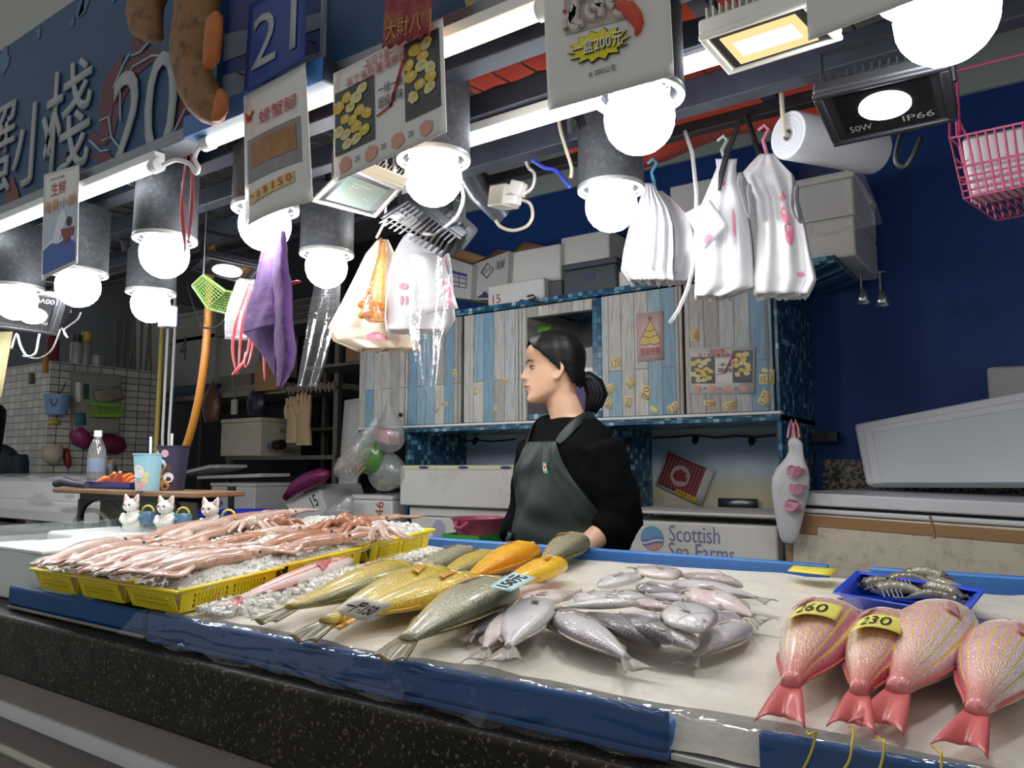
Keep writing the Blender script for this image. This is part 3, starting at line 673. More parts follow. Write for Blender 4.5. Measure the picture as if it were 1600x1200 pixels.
def squid(label, tip, head, off, m, wd=.030, tent=.10, bend=.0):
    A, B = PT(*tip, off), PT(*head, off); X = B-A; L = X.length; X.normalize(); N = V((0, -SL, 1)).normalized(); Yv = N.cross(X).normalized()
    t = thing('squid', label, 'squid', tuple(A), group='squid on ice')
    def ax(s): return A+X*(s*L)+Yv*(bend*L*sin(pi*s))+N*(.004*sin(pi*min(1, s)))
    rings = []; n = 14
    for i in range(15):
        s = i/14; r = wd*(min(1, .10+1.6*s)**.8)*(1 if s < .9 else 1-.9*(s-.9)); c = ax(s)
        rings.append([c+Yv*(cos(2*pi*k/n)*r)+N*(sin(2*pi*k/n)*r*.62+.004*noise.noise(c*30+V((k, 0, 0)))+r*.3) for k in range(n)])
    MB().loft(rings).build('mantle', SQ[m], t, smooth=80)
    for sg in (-1, 1):
        def fn(i, j): s = .02+.42*i; w2 = wd*(.3+.9*s) + .055*sin(pi*min(1, .05+.95*i))**.8*j*(L/.34); return ax(s)+Yv*(sg*w2)+N*(.006*(1-j)+.004*sin(8*i+j))
        MB().grid(fn, 10, 3).build('fin', SQ[m], t, solid=.003, smooth=180)
    hc = ax(1.0)+X*.022+N*wd*.25
    MB().sph(hc, (wd*.85, wd*.85, wd*.6), 12, 8).build('head', SQ[m], t)
    for sg in (-1, 1): MB().sph(hc+Yv*(sg*wd*.72)+N*wd*.25, wd*.17, 8, 6).build('eye', m_sqeye, t)
    for k in range(6):
        a = (k-2.5)/2.5; p0 = hc+X*wd*.5+Yv*(a*wd*.5); q = random.uniform(-.02, .02)
        MB().tube([p0, p0+X*tent*.35+Yv*(a*.016+q*.3)+N*.004, p0+X*tent*.7+Yv*(a*.024+q)+N*(-.002), p0+X*tent*random.uniform(.85, 1.1)+Yv*(a*.03+q*1.8)], [.0075, .006, .0045, .0015], 7).build('tentacle', SQ[m], t)
    return t
sq = [((62,887),(178,852),.072,0), ((92,886),(205,858),.074,1), ((111,887),(232,862),.078,0), ((122,897),(262,866),.072,1), ((147,900),(290,868),.074,0), ((175,899),(322,868),.078,1), ((206,899),(352,872),.074,0), ((224,904),(386,872),.070,1),
      ((205,852),(318,822),.082,1), ((240,846),(352,820),.086,0), ((262,856),(388,828),.086,1), ((298,862),(416,842),.082,2), ((345,850),(452,832),.086,0), ((396,862),(500,840),.080,2), ((420,866),(528,846),.074,1),
      ((300,830),(408,808),.086,1), ((350,826),(448,806),.084,0), ((462,838),(548,818),.082,2), ((500,832),(590,816),.080,1)]
names = ['outermost squid at the left end of the front row', 'second squid from the left end of the front row', 'third squid in the front row, pale tip on the ice', 'fourth squid in the front row, rosy, tip beside the front rim', 'fifth squid of the front row, pale pink', 'sixth squid of the front row, rosy with glossy back', 'seventh squid of the front row, pale, by the right end', 'front row squid nearest the pink fish, with an orange flank',
  'squid at the left of the middle row, behind the front row', 'pale squid second in the middle row', 'rosy squid in the middle row next to the yellow patch', 'brown squid at the centre of the middle row', 'pale squid in the middle row before the cat ornaments', 'brown squid near the right rim in the middle row', 'rosy squid lowest by the right long rim',
  'rosy squid in the rear row below the third cat ornament', 'pale squid in the rear row below the blue basin', 'brown squid lying along the rear basket', 'rosy squid at the rear right beside the brown heads']
for (tp, hd, off, m), lb in zip(sq, names): squid(lb, tp, hd, off-(.012 if off > .079 else 0), m, wd=random.uniform(.021, .027), bend=random.uniform(-.05, .05))
# squid heads heaped in the rear basket
def sqhead(label, px, off, r, m):
    c = PT(*px, off); t = thing('cut_squid', label, 'squid', tuple(c), group='cut squid heads in the rear basket')
    MB().sph(c+V((0, 0, r*.6)), (r, r*.8, r*.75), 14, 9, rotm('Z', random.uniform(0, 3))).build('head', SQ[m], t, smooth=80)
    for k in range(7):
        a = random.uniform(-2.6, .6); d = V((cos(a), sin(a), 0)); p = c+d*r*.6+V((0, 0, r*.5)); l = random.uniform(.04, .07)
        MB().tube([p, p+d*l*.5+V((0, 0, .006)), p+d*l+V((.01, -.004, -r*.4)), p+d*l*1.2+V((.02, 0, -r*.5))], [.009, .0075, .005, .002], 7).build('tentacle', SQ[m], t)
    MB().sph(c+V((r*.5, -r*.6, r*.7)), r*.13, 8, 6).build('eye', m_sqeye, t)
for lb, px, off, r, m in (('brown squid head at the rear left below the blue basin rim', (395,828), .078, .031, 0), ('large brown squid head beside the white scrap behind the baskets', (440,825), .078, .032, 2), ('orange brown squid head standing highest in the rear basket', (538,826), .07, .034, 2), ('orange brown squid head in the middle of the rear basket', (565,832), .07, .033, 2), ('pale brown squid head nearest the rear basket corner', (592,838), .07, .028, 0)):
    sqhead(lb, px, off, r, m)
# ================================================================ OVERHEAD: SIGNS, RAILS, LAMPS
m_sign = mat('blue_sign_board', '1c4468', .5, var=.05)
m_signtext = mat('sign_white', 'a9abad', .55)
m_crab = mat('sign_dark_red', '5c1f2a', .5); m_crabline = mat('sign_pale_line', '9fb7c8', .5)
m_foam_motif = mat('sign_foam_motif', '3d6688', .5)
zb, zt_ = PY(121, 288, 1.15).z, PY(0, 80, 1.15).z
fs1 = thing('shop_sign', 'long blue shop sign with white 蟹小棧 and 20 over a dark red crab', 'sign', (-3.2, 1.17, zb))
xr = PY(335, 200, 1.15).x
MB().bb((-6.5, 1.15, zb), (xr, 1.19, zt_)).build('board', m_sign, fs1)
FS = Face((-6.5, 1.15, zb), (xr, 1.15, zb), (xr, 1.15, zt_), (-6.5, 1.15, zt_))
def ftext(txt, u0, v1, u1, v0, y, off=.003, mb=None):
    f = faceY(u0, v0, u1, v1, y)
    return f.text(txt, (0, 0, 1, 1), mb, off)
mb = MB()
for ch, bl, tr in (('蟹', (-26, 298), (20, 182)), ('小', (28, 274), (82, 178)), ('棧', (79, 257), (140, 122))): ftext(ch, bl[0], bl[1], tr[0], tr[1], 1.15, .006, mb)
mb.build('lettering', m_signtext, fs1, solid=.006)
ftext('20', 183, 238, 276, 122, 1.15, .007).build('number', m_signtext, fs1, solid=.004)
def pl(pts, y, off=.002): return [V((p.x, y-off, p.z)) for p in (PY(u, v, y) for u, v in pts)]
cb = MB(); 
for q in ([(236,76),(205,92),(178,132),(163,178),(158,212),(166,226),(178,216),(184,190),(197,150),(216,116),(240,97)], [(236,76),(272,82),(292,116),(298,160),(288,202),(266,238),(256,228),(274,190),(283,150),(277,116),(262,102),(240,97)]): cb.poly(pl(q[::-1], 1.15))
for q in ([(160,215),(145,205),(138,215),(152,226),(168,228)], [(168,235),(148,242),(140,240),(158,257),(180,250)], [(186,255),(176,268),(200,262),(205,250)], [(262,232),(276,214),(290,180),(296,182),(284,220),(262,240)], [(205,72),(212,50),(222,68),(240,58),(225,84),(208,88)], [(155,170),(165,120),(195,85),(188,120),(178,170),(170,218),(158,212)]):
    cb.poly(pl(q[::-1], 1.15, .003))
cb.build('crab_emblem', m_crab, fs1, smooth=0)
ln = MB()
def strokes(mb, pts, y, r, off=.004): mb.tube(pl(pts, y, off), r, 5)
for q in ([(190,190),(190,140),(210,105),(240,88),(270,88)], [(180,138),(196,100),(205,85)], [(158,190),(172,183),(176,214),(162,221)], [(142,220),(160,237),(172,235)], [(176,215),(196,240)], [(262,228),(278,200),(292,170)], [(208,88),(222,82),(234,68)]): strokes(ln, q, 1.15, .0035)
ln.build('emblem_lines', m_crabline, fs1)
for k in range(22):
    x = random.uniform(-4.6, -1.9); f = (x+6.5)/(xr+6.5); r = random.uniform(.012, .05)
    FS.ell(f, .985-random.uniform(0, .16), r/4.2, r/.5*1.1, None, .002, n=12, jit=.25).build('foam_pattern', m_foam_motif, fs1)
mas = [(28,270),(25,298),(8,330),(3,338),(35,338),(34,300)]
mm = MB(); mm.poly(pl([(8,345),(10,300),(22,275),(30,300),(36,330),(34,345)][::-1], 1.15, .004)); mm.build('red_figure_motif', mat('motif_red', '6e2b24', .5), fs1)
struct(MB().bb((-6.5, 1.16, zt_), (.9, 1.22, 3.5)).build('trim_3', mat('upper_wall', 'a9aaa4', .7)))
# middle stretch of fascia with wave bands, and the plain blue board to the right
m_navy = mat('navy_board', '1c2b6e', .5); m_wave = mat('grey_wave_band', '6d7686', .55)
x2 = PY(482, 100, 1.14).x; x3 = PY(508, 60, 1.13).x
ws = thing('banded_sign_board', 'dark blue board with slanted grey bands behind the 21 sign', 'sign', ((xr+x2)/2, 1.2, zb))
MB().bb((xr+.002, 1.17, zb-.01), (x3+.03, 1.195, zt_+.25)).build('board', m_navy, ws)
wv = MB()
for v0, v1 in (((78, 56)), ((140, 120))):
    wv.poly(pl([(300, v0+36), (520, v0-40), (520, v0-62), (300, v1+10)], 1.17))
wv.build('grey_bands', m_wave, ws)
bs_ = thing('plain_sign_board', 'plain dark blue board right of the 21 sign, pale edge, flower corner', 'sign', ((x3+.5)/2, 1.15, zb))
MB().bb((x3, 1.13, PY(508, 125, 1.13).z), (.8, 1.16, zt_+.25)).build('board', mat('deep_blue_board', '26486f', .5), bs_)
MB().bb((x3-.006, 1.12, PY(508, 125, 1.13).z), (x3+.004, 1.20, zt_+.25)).build('pale_edge', mat('pale_edge', '8f949a', .5), bs_)
fl = MB(); 
for a in range(9): 
    c = PY(765, -6, 1.13); q = 2*pi*a/9; fl.sph((c.x+.045*cos(q), 1.128, c.z+.032*sin(q)), (.018, .003, .018), 8, 5)
fl.build('flower_motif', mat('flower_yellow', 'b8ae6a', .5), bs_)
c = PY(765, -6, 1.13); MB().sph((c.x, 1.127, c.z), (.04, .003, .028), 12, 6).build('flower_centre', mat('flower_grey', '8c98a4', .5), bs_)
# light blue beam under the boards
p0 = PY(504, 87, 1.06); p1 = PY(504, 125, 1.06); bx = PY(285, 215, 1.06).x
bm = thing('blue_box_beam', 'blue painted box beam ending beside the 21 sign', 'beam', ((p0.x+bx)/2, 1.09, p1.z))
MB().bb((bx, 1.06, p1.z), (p0.x, 1.128, p0.z)).build('beam', mat('mid_blue_paint', '3a6fae', .45), bm, bevel=.002)
MB().bb((p0.x, 1.062, p1.z+.002), (p0.x+.004, 1.126, p0.z-.002)).build('end_cap', mat('dark_end', '161d2e', .5), bm)
# tubes
def tube_light(label, ua, ub, v, y, warm, r=.016):
    a, b_ = PY(ua, v, y), PY(ub, v, y); z = a.z; xb = b_.x if True else 0
    t = thing('tube_light', label, 'light', ((a.x+xb)/2, y, z))
    MB().tube([(a.x, y, z), (xb, y, z)], r, 14).build('tube', emis('tube_warm' if warm else 'tube_cool', 'ffe2ba' if warm else 'f3f8ff', TUBE), t)
    MB().bb((a.x-.02, y-.017, z+.012), (xb+.02, y+.02, z+.032)).build('batten', m_white, t, bevel=.003)
    for x in (a.x-.012, xb+.012): MB().tube([(x-.014, y, z), (x+.014, y, z)], r*1.25, 14).build('end_cap', m_white, t)
    return t
def emis(name, col, strength):
    if name in MATS: return MATS[name]
    t = NT(name); e = t.new('ShaderNodeEmission'); e.inputs[0].default_value = lin(col); e.inputs[1].default_value = strength
    t.set(t.out.inputs[0], e.outputs[0]); MATS[name] = t.m; return t.m
def tl2(label, A, xb, y, warm):
    a = PY(*A, y); z = a.z; t = thing('tube_light', label, 'light', ((a.x+xb)/2, y, z)); r = .015
    MB().tube([(a.x, y, z), (xb, y, z)], r, 14).build('tube', emis('tube_warm' if warm else 'tube_cool', 'ffdcae' if warm else 'f3f8ff', TUBE*(.6 if warm else 1)), t)
    MB().bb((a.x-.02, y-.012, z+.014), (xb+.02, y+.02, z+.04)).build('batten', m_white, t, bevel=.003)
    for x in (a.x-.012, xb+.012): MB().tube([(x-.016, y, z), (x+.016, y, z)], r*1.25, 14).build('end_cap', m_white, t)
y1 = 1.10
tl2('white tube light under the blue shop sign', (-260, 458), PY(240, 262, y1).x, y1, 0)
tl2('warm tube light running behind the 21 sign and the yellow food poster', (330, 222), PY(845, 14, y1).x, y1, 1)
tl2('white tube light between the two beams, left of the shrimp poster', (724, 223), PY(935, 150, 1.50).x, 1.50, 0)
tl2('short white tube light showing beside the warm floodlight', (1060, 108), PY(1190, 66, 1.50).x, 1.50, 0)
# rails
def beam(label, y, z, h=.06, w=.05, x0=-5.5, x1=1.0, name='steel_beam', m=None):
    return tag(MB().bb((x0, y-w/2, z), (x1, y+w/2, z+h)).build(name, m or m_beam, None, bevel=.003), label, 'beam')
zr = PY(0, 352, y1).z
beam('grey steel rail just above the front tube lights', 1.135, zr+.035, .035, .07, m=m_steel)
beam('dark steel beam above the front row of bulb lamps', 1.32, 2.345, .07, .06)
beam('dark steel beam just above the second line of tube lights', 1.50, PY(724, 223, 1.5).z+.045, .06, .05)
beam('dark steel beam carrying the rear row of bulb lamps', 1.76, 2.325, .075, .05)
beam('thin black rail the plastic bags hang from', 2.02, 2.385, .035, .035, x1=-.38, m=m_black)
for k, x in enumerate((-4.4, -3.4, -2.55, -1.55, -.55, .35)):
    w = ['beyond the left sign', 'over the left lamps', 'above the purple towel', 'near the socket box', 'above the bag roll', 'over the pink wire basket'][k]
    tag(MB().bb((x-.02, 1.14, 2.42), (x+.02, 2.10, 2.455)).build('cross_bar', m_beam, None, bevel=.002), 'dark cross bar of the overhead frame '+w, 'beam', 'cross bars of the overhead frame')
mw = MB(); zz = 2.465
def wav(p, q, n):
    out = []
    for i in range(n+1):
        c = p.lerp(q, i/n); c.z += .004*(1 if i % 2 else -1); out.append(c)
    return out
for k in range(66):
    x = -4.9+k*.09; mw.tube(wav(V((x, 1.15, zz)), V((x, 2.06, zz)), 14), .0032, 4)
for k in range(11):
    y = 1.18+k*.085; mw.tube(wav(V((-4.9, y, zz)), V((1.0, y, zz)), 90), .0032, 4)
tag(mw.build('wire_mesh', mat('mesh_wire', '55575c', .45, .6), None, smooth=180), 'crimped wire mesh panel lying over the overhead beams', 'wire mesh')
m_redtarp = mat('red_ceiling', 'd8482c', .6, var=.12, vscale=3)
rt_ = MB(); rt_.grid(lambda i, j: V((-1.32+.95*i, 1.50+.95*j, 2.53+.02*sin(9*i+3*j))), 24, 14)
tag(rt_.build('red_awning', m_redtarp, None, solid=.006, smooth=180), 'red fabric sheet stretched above the wire mesh at the right', 'awning')

# bulb lamps
m_house = mat('lamp_housing', '3a3d42', .6, .25, var=.45, vscale=30, dirt='85817a', dscale=70, damt=.28)
m_bulb = emis('bulb_glow', 'fbfcff', BULB)
m_collar = mat('bulb_collar', 'dfe8e6', .35)
def make_lamp():
    t = thing('bulb_lamp', '', 'lamp')
    MB().lathe([(.079, .045), (.086, .045), (.088, .052), (.086, .26), (.083, .268), (.02, .272), (.02, .262), (.078, .258), (.079, .052)], n=28, cap=False).build('housing', m_house, t, local=True, smooth=50)
    MB().lathe([(.076, .040), (.089, .040), (.090, .046), (.089, .052), (.076, .052)], n=28, cap=False).build('rim', mat('lamp_rim', 'a7a9a5', .4, .5, var=.2, vscale=40), t, local=True)
    MB().lathe([(.001, -.069), (.018, -.067), (.035, -.060), (.050, -.048), (.061, -.033), (.067, -.016), (.069, .002), (.067, .018), (.061, .034), (.054, .046)], n=24, cap=False).build('bulb', m_bulb, t, local=True, smooth=180)
    c = MB().lathe([(.054, .046), (.057, .05), (.052, .075), (.042, .11), (.03, .135), (.03, .20)], n=24, cap=True)
    for k in range(20): q = 2*pi*k/20; c.box((.055*cos(q), .055*sin(q), .066), (.012, .004, .03), rotm('Z', q))
    c.build('collar', m_collar, t, local=True)
    sl = MB()
    for k in range(4): sl.box((-.087*cos(.5-.1*k-.0)*1.0, -.087*sin(.5+.14*k), .225), (.01, .006, .04), rotm('Z', .5)@rotm('X', .5))
    for k in range(3):
        q = R(232+k*9); sl.box((.086*cos(q), .086*sin(q), .222), (.006, .005, .045), rotm('Z', q)@rotm('X', .5))
    sl.build('vent_slots', m_black, t, local=True)
    return t
LP = [(25,470,1.22,'front row bulb lamp half cut off by the left edge'), (122,448,1.25,'front row bulb lamp behind the blue boat poster'), (257,398,1.23,'front row bulb lamp with the red ribbon hanging before it'), (414,352,1.28,'front row bulb lamp glowing behind the crab leg poster'),
      (677,278,1.36,'front row bulb lamp beside the yellow food poster'), (999,186,1.33,'front row bulb lamp under the shrimp poster'), (1478,24,1.21,'largest bulb lamp at the upper right corner'),
      (235,476,1.58,'small rear bulb lamp with a finned collar above the yellow pole'), (510,418,1.71,'rear bulb lamp with a rusty rim beside the purple towel'), (955,322,1.78,'rear bulb lamp right of the wall socket'), (668,372,1.95,'rear bulb lamp mostly hidden by the finned floodlight')]
lp0 = None
for u, v, y, lb in LP:
    t = make_lamp() if lp0 is None else dup(lp0, label=lb)
    if lp0 is None: lp0 = t; t['label'] = lb
    t['group'] = 'bulb lamps under the rails'; t.location = PY(u, v, y); t.rotation_euler = (0, 0, random.uniform(-.15, .15))
    MBx = MB().tube([t.location+V((0, 0, .265)), V((t.location.x, t.location.y, 2.42))], .012, 8); MBx.build('stem', m_black, t)
for x, lb in ((-3.75, 'unseen bulb lamp added beyond the left edge to brighten the storage bay, nearest the stall'), (-4.45, 'unseen bulb lamp added farther beyond the left edge to brighten the storage bay')):
    t = dup(lp0, loc=(x, 1.26, 2.03), label=lb)  # extra lamps out of view, added to light the far-left storage bay

# floodlights ------------------------------------------------------------------
m_glass = mat('flood_glass', 'b9d2c8', .12, coat=.5); m_whitef = mat('white_flood_frame', 'd8d8cf', .4); m_darkf = mat('dark_flood_frame', '222328', .5, .1, var=.2, vscale=25)
m_led = mat('led_dots', 'f4f6e0', .3)
def fquad(cs, ys): return Face(*(PY(p[0], p[1], y) for p, y in zip(cs, ys)))
def slabf(f, box, o0, o1):
    a0, b0, a1, b1 = box; q = [(a0, b0), (a1, b0), (a1, b1), (a0, b1)]; b = MB()
    return b.add([f.at(*p, o0) for p in q]+[f.at(*p, o1) for p in q], [(0, 3, 2, 1), (4, 5, 6, 7), (0, 1, 5, 4), (1, 2, 6, 5), (2, 3, 7, 6), (3, 0, 4, 7)])
def flood(label, cs, ys, frame, kind, depth=.05):
    f = fquad(cs, ys); c = f.at(.5, .5, -depth); t = thing('floodlight', label, 'floodlight', tuple(c), group=None)
    slabf(f, (0, 0, 1, 1), -depth*.55, 0).build('housing', frame, t, bevel=.006)
    ri = MB()
    for bx in ((0, 0, 1, .07), (0, .93, 1, 1), (0, .07, .07, .93), (.93, .07, 1, .93)):
        s = slabf(f, bx, -.002, .008); ri.add(s.v, s.f)
    ri.build('rim', frame, t, bevel=.003)
    fin = MB()
    for k in range(14):
        s = slabf(f, (.06+.063*k, .08, .075+.063*k, .92), -depth, -depth*.5); fin.add(s.v, s.f)
    fin.build('cooling_fins', frame, t)
    br = MB(); L_, R_ = f.at(0, .5, -depth*.4), f.at(1, .5, -depth*.4); top = V((0, 0, 1))
    h = .11; br.tube([L_, L_+V((0, 0, h)), R_+V((0, 0, h)), R_], .006, 6); br.build('bracket', m_black if frame is m_darkf else m_steel, t)
    return f, t
f, t = flood('white floodlight with its lamp off below the yellow food poster', [(487,312),(590,338),(631,292),(546,256)], (1.42,1.42,1.24,1.24), m_whitef, 0)
slabf(f, (.09, .09, .91, .91), .002, .004).build('black_mask', m_black, t); slabf(f, (.16, .16, .84, .84), .004, .006).build('glass', m_glass, t)
ld = MB()
for i in range(9):
    for j in range(5): f.ell(.34+.045*i, .45+.07*j, .012, .016, ld, .0075, n=6)
ld.build('led_array', m_led, t)
f, t = flood('warm lit white floodlight at the upper right', [(1138,112),(1318,56),(1262,-2),(1090,56)], (1.28,1.28,1.14,1.14), m_whitef, 0)
slabf(f, (.09, .09, .91, .91), .002, .004).build('black_mask', m_black, t)
slabf(f, (.16, .16, .84, .84), .004, .006).build('glass', emis('warm_glass', 'ffdd9a', 1.15), t); slabf(f, (.24, .36, .76, .68), .006, .008).build('lit_lamp', emis('warm_core', 'ffe9c0', FLOOD*.6), t)
def darkflood(label, cs, ys, ell, txts):
    f, t = flood(label, cs, ys, m_darkf, 0)
    slabf(f, (.14, .14, .86, .86), .0, .003).build('black_glass', mat('black_glass', '101114', .15, coat=.6), t)
    f.ell(*ell, off=.0045, n=26).build('lens', emis('flood_lens', 'f6fbff', FLOOD), t, solid=.002)
    for tx, bx, rot in txts:
        f.text(tx, bx, off=.0045, rot=rot).build('lettering', mat('grey_lettering', '9a9ba0', .5), t)
darkflood('dark floodlight marked 50W IP66 beside the plastic roll', [(1303,226),(1498,184),(1482,98),(1268,148)], (1.5,1.5,1.36,1.36), (.50, .55, .2, .24), [('50W', (.18, .19, .36, .30), 0), ('IP66', (.60, .19, .84, .30), 0)])
darkflood('dark floodlight at the left edge with 100W upside down', [(-40,505),(92,524),(112,458),(-20,440)], (1.45,1.45,1.3,1.3), (.68, .40, .15, .19), [('100W', (.66, .72, .90, .82), 180)])
darkflood('dark floodlight behind the purple towel, lens half lit', [(300,420),(392,445),(412,418),(322,398)], (1.8,1.8,1.65,1.65), (.52, .45, .24, .3), [])
f, t = flood('dark floodlight turned away, cooling fins towards the camera', [(596,338),(712,398),(722,372),(640,310)], (1.62,1.62,1.50,1.50), m_darkf, 0)
fb = MB()
for k in range(13):
    s = slabf(f, (.04+.072*k, .12, .065+.072*k, 1.0), .0, .035); fb.add(s.v, s.f)
fb.build('cooling_fins', m_darkf, t)
f.sheet(2, 2, off=.037, box=(.04, .55, .22, .85)).build('rating_label', mat('grey_label', '8c8d90', .4), t, solid=.001)

# ================================================================ POSTERS
m_paper = mat('laminated_paper', 'dedbd6', .3, coat=.3, var=.03); m_film2 = clear_mat('lamination', haze=.05, gloss=.03, rough=.12, fres=.3)
def poster(name, label, cs, y, cat='poster', curl=None, paper=None):
    f = quadY(*cs, y, curl); t = thing(name, label, cat, tuple(f.at(.5, 0)))
    f.sheet(10, 12).build('sheet', paper or m_paper, t, solid=.0012, smooth=180); return f, t
crl = lambda a, b: .012*sin(pi*a)*(1-b)
# 21 sign
m_21 = mat('royal_blue_sign', '1d3a86', .4)
f, t = poster('number_sign', 'royal blue sign with the white number 21', [(390,8),(480,-40),(476,94),(381,146)], 1.035, 'sign', paper=m_21)
f.text('21', (.12, .20, .86, .80), off=.003).build('number', m_signtext, t, solid=.001)
# crab legs
m_red = mat('poster_red', 'b3262a', .5); m_tan = mat('tan_label', 'dcc07a', .5); m_brownfood = mat('brown_crab_meat', '9a6a3e', .4, var=.35, vscale=60, dirt='c79a66', dscale=50); m_greyfood = mat('photo_grey', '8b8789', .4, var=.3, vscale=40)
f, t = poster('price_poster', 'hanging poster for crab legs, brown tray photo and 一盒$150', [(381,150),(477,98),(489,314),(384,354)], 1.04, curl=crl)
b = MB(); b.grid(lambda i, j: f.at(.07+.83*i, .30+.33*j, .002), 10, 6); b.build('tray_photo', m_greyfood, t)
MB().grid(lambda i, j: f.at(.14+.70*i, .40+.19*j, .003), 10, 6).build('crab_meat_photo', m_brownfood, t)
f.text('螃蟹腳', (.28, .70, .86, .81), off=.004).build('title_lettering', m_red, t)
cr = MB(); f.ell(.10, .80, .05, .018, cr, .003)
for k in range(4): f.poly([(.06+.025*k, .79), (.03+.03*k, .765), (.045+.03*k, .765), (.075+.025*k, .79)], cr, .003)
f.poly([(.12, .81), (.16, .845), (.19, .83), (.14, .80)], cr, .003); f.poly([(.06, .81), (.03, .845), (.05, .85), (.08, .815)], cr, .003); cr.build('crab_motif', m_red, t)
for k, ch in enumerate('一盒$150'):
    MB().grid(lambda i, j: f.at(.10+.115*k+.125*i, .135+.006*k+.085*j, .003), 2, 2).build('tan_patch', m_tan, t)
    f.text(ch, (.13+.115*k+(.03 if ch == '1' else 0), .150+.006*k+(.03 if ch == '一' else 0), .20+.115*k-(.02 if ch == '1' else 0), .205+.006*k-(.015 if ch == '一' else 0)), off=.006).build('price_lettering', m_red, t)
# yellow food poster, and its smaller copy on the cupboard door
m_dfood = mat('photo_dark', '4a4b4c', .35, var=.5, vscale=50); m_yfood = mat('photo_yellow_food', 'd9b63c', .35, var=.25, vscale=60); m_yfood2 = mat('photo_pale_food', 'd8cf9a', .35, var=.2, vscale=60); m_faintred = mat('faint_red_stamp', 'd99a86', .5)
def foodposter(f, t, o=.002, sc=1):
    f.sheet(3, 3, off=o, box=(.02, .22, .40, .80)).build('left_photo', m_dfood, t); f.sheet(3, 3, off=o, box=(.67, .24, .97, .93)).build('right_photo', m_dfood, t)
    for bx, n, seed in (((.03, .24, .36, .76), 12, 3), ((.69, .36, .93, .90), 8, 5)):
        rn = random.Random(seed); mb = MB()
        pts = []
        for tr_ in range(400):
            p = (rn.uniform(bx[0]+.03, bx[2]-.03), rn.uniform(bx[1]+.03, bx[3]-.03))
            if all(((p[0]-q[0])/.085)**2+((p[1]-q[1])/.075)**2 > 1 for q in pts): pts.append(p)
            if len(pts) >= n+4: break
        for k, (a, bb_) in enumerate(pts):
            f.ell(a, bb_, rn.uniform(.04, .058), rn.uniform(.045, .06), mb, o*1.6+.0001*k, mi=k % 2, n=12, rot=rn.uniform(0, 3), jit=.12)
            f.ell(a+.01, bb_+.012, .018, .02, mb, o*1.6+.0001*k+.0003, mi=1-k % 2, n=8, rot=rn.uniform(0, 3), jit=.2)
        mb.build('food_photo', [m_yfood, m_yfood2], t)
    f.poly([(.53, .44), (.56, .44), (.68, .80), (.655, .80)], off=o*1.6).build('red_stroke', m_red, t); f.poly([(.42, .40), (.56, .44), (.56, .46), (.42, .42)], off=o*1.6).build('red_stroke', m_red, t)
    f.text('~起司千層~', (.30, .88, .58, .97), off=o*2).build('title_lettering', m_red, t); f.text('手工馬鈴薯海鮮焗', (.14, .78, .70, .88), off=o*2.4).build('title_lettering', m_red, t)
    f.text('一絲一絲', (.44, .58, .66, .68), off=o*2).build('lettering', m_ink, t); f.text('超級美味', (.44, .46, .66, .56), off=o*2).build('lettering', m_ink, t)
    for k in range(4):
        f.ell(.12+.24*k, .11, .055, .07, off=o*1.6, jit=.15).build('stamp', m_faintred, t)
        if k < 3: f.text('20', (.215+.24*k, .09, .26+.24*k, .14), off=o*2).build('price_lettering', m_ink, t)
f, t = poster('price_poster', 'large hanging poster with yellow baked food photos behind the white floodlight', [(521,116),(692,28),(698,206),(522,286)], 1.05)
foodposter(f, t)
# shrimp poster
m_shp = mat('photo_peeled_shrimp', 'b0a49a', .35, var=.3, vscale=45, dirt='d9cdc2', dscale=40); m_burst = mat('burst_yellow', 'e6d62c', .5); m_orange = mat('shrimp_orange', 'cf4a2a', .5)
f, t = poster('price_poster', 'hanging shrimp poster with 一盒200元 in a yellow burst', [(846,-80),(1040,-130),(1053,118),(857,173)], 1.03)
f.sheet(6, 6, off=.002, box=(.18, .42, .74, 1)).build('shrimp_photo', m_shp, t)
sh = MB(); rn = random.Random(4)
for k in range(40):
    a, bb_ = rn.uniform(.21, .70), rn.uniform(.45, .97); pts = []
    q0 = rn.uniform(0, 6); pts = [f.at(a+.05*cos(q0+q*.45), bb_+.045*sin(q0+q*.45), .004) for q in range(7)]; sh.tube(pts, .0065, 6)
sh.build('peeled_shrimp_picture', mat('photo_shrimp_light', 'cfc4b8', .35), t)
dots = MB()
for a, bb_ in [(.19, .46), (.21, .50), (.24, .54), (.19, .56), (.70, .60), (.73, .66), (.71, .72), (.74, .78), (.2, .9), (.22, .96)]: f.ell(a, bb_, .018, .014, dots, .006, n=8)
dots.build('red_pattern', m_red, t)
pts = []
for k in range(28): q = 2*pi*k/28; r = 1.0 if k % 2 == 0 else .74; pts.append((.45+.265*r*cos(q), .30+.105*r*sin(q)+.0*cos(q)))
f.poly(pts, off=.004).build('burst_outline', m_ink, t)
f.poly([(.45+(a-.45)*.95, .30+(c-.30)*.92) for a, c in pts], off=.0055).build('burst', m_burst, t)
f.text('一盒200元', (.25, .255, .66, .345), off=.0075).build('price_shadow', m_ink, t); f.text('一盒200元', (.243, .262, .653, .352), off=.009).build('price_lettering', mat('price_white', 'f2f2f0', .5), t)
f.text('# 200公克', (.36, .125, .58, .165), off=.003).build('weight_lettering', m_ink, t)
sm = MB(); ctl = [(.62, .52, .016), (.66, .50, .030), (.71, .46, .036), (.75, .41, .032), (.77, .36, .024), (.76, .32, .014), (.74, .30, .006)]
sm.tube([f.at(a, c, .004) for a, c, r in ctl], [r*.36 for _, _, r in ctl], 8); sm.tube([f.at(.63, .52, .004), f.at(.70, .63, .004), f.at(.78, .52, .004)], .001, 4); sm.build('shrimp_motif', m_orange, t)
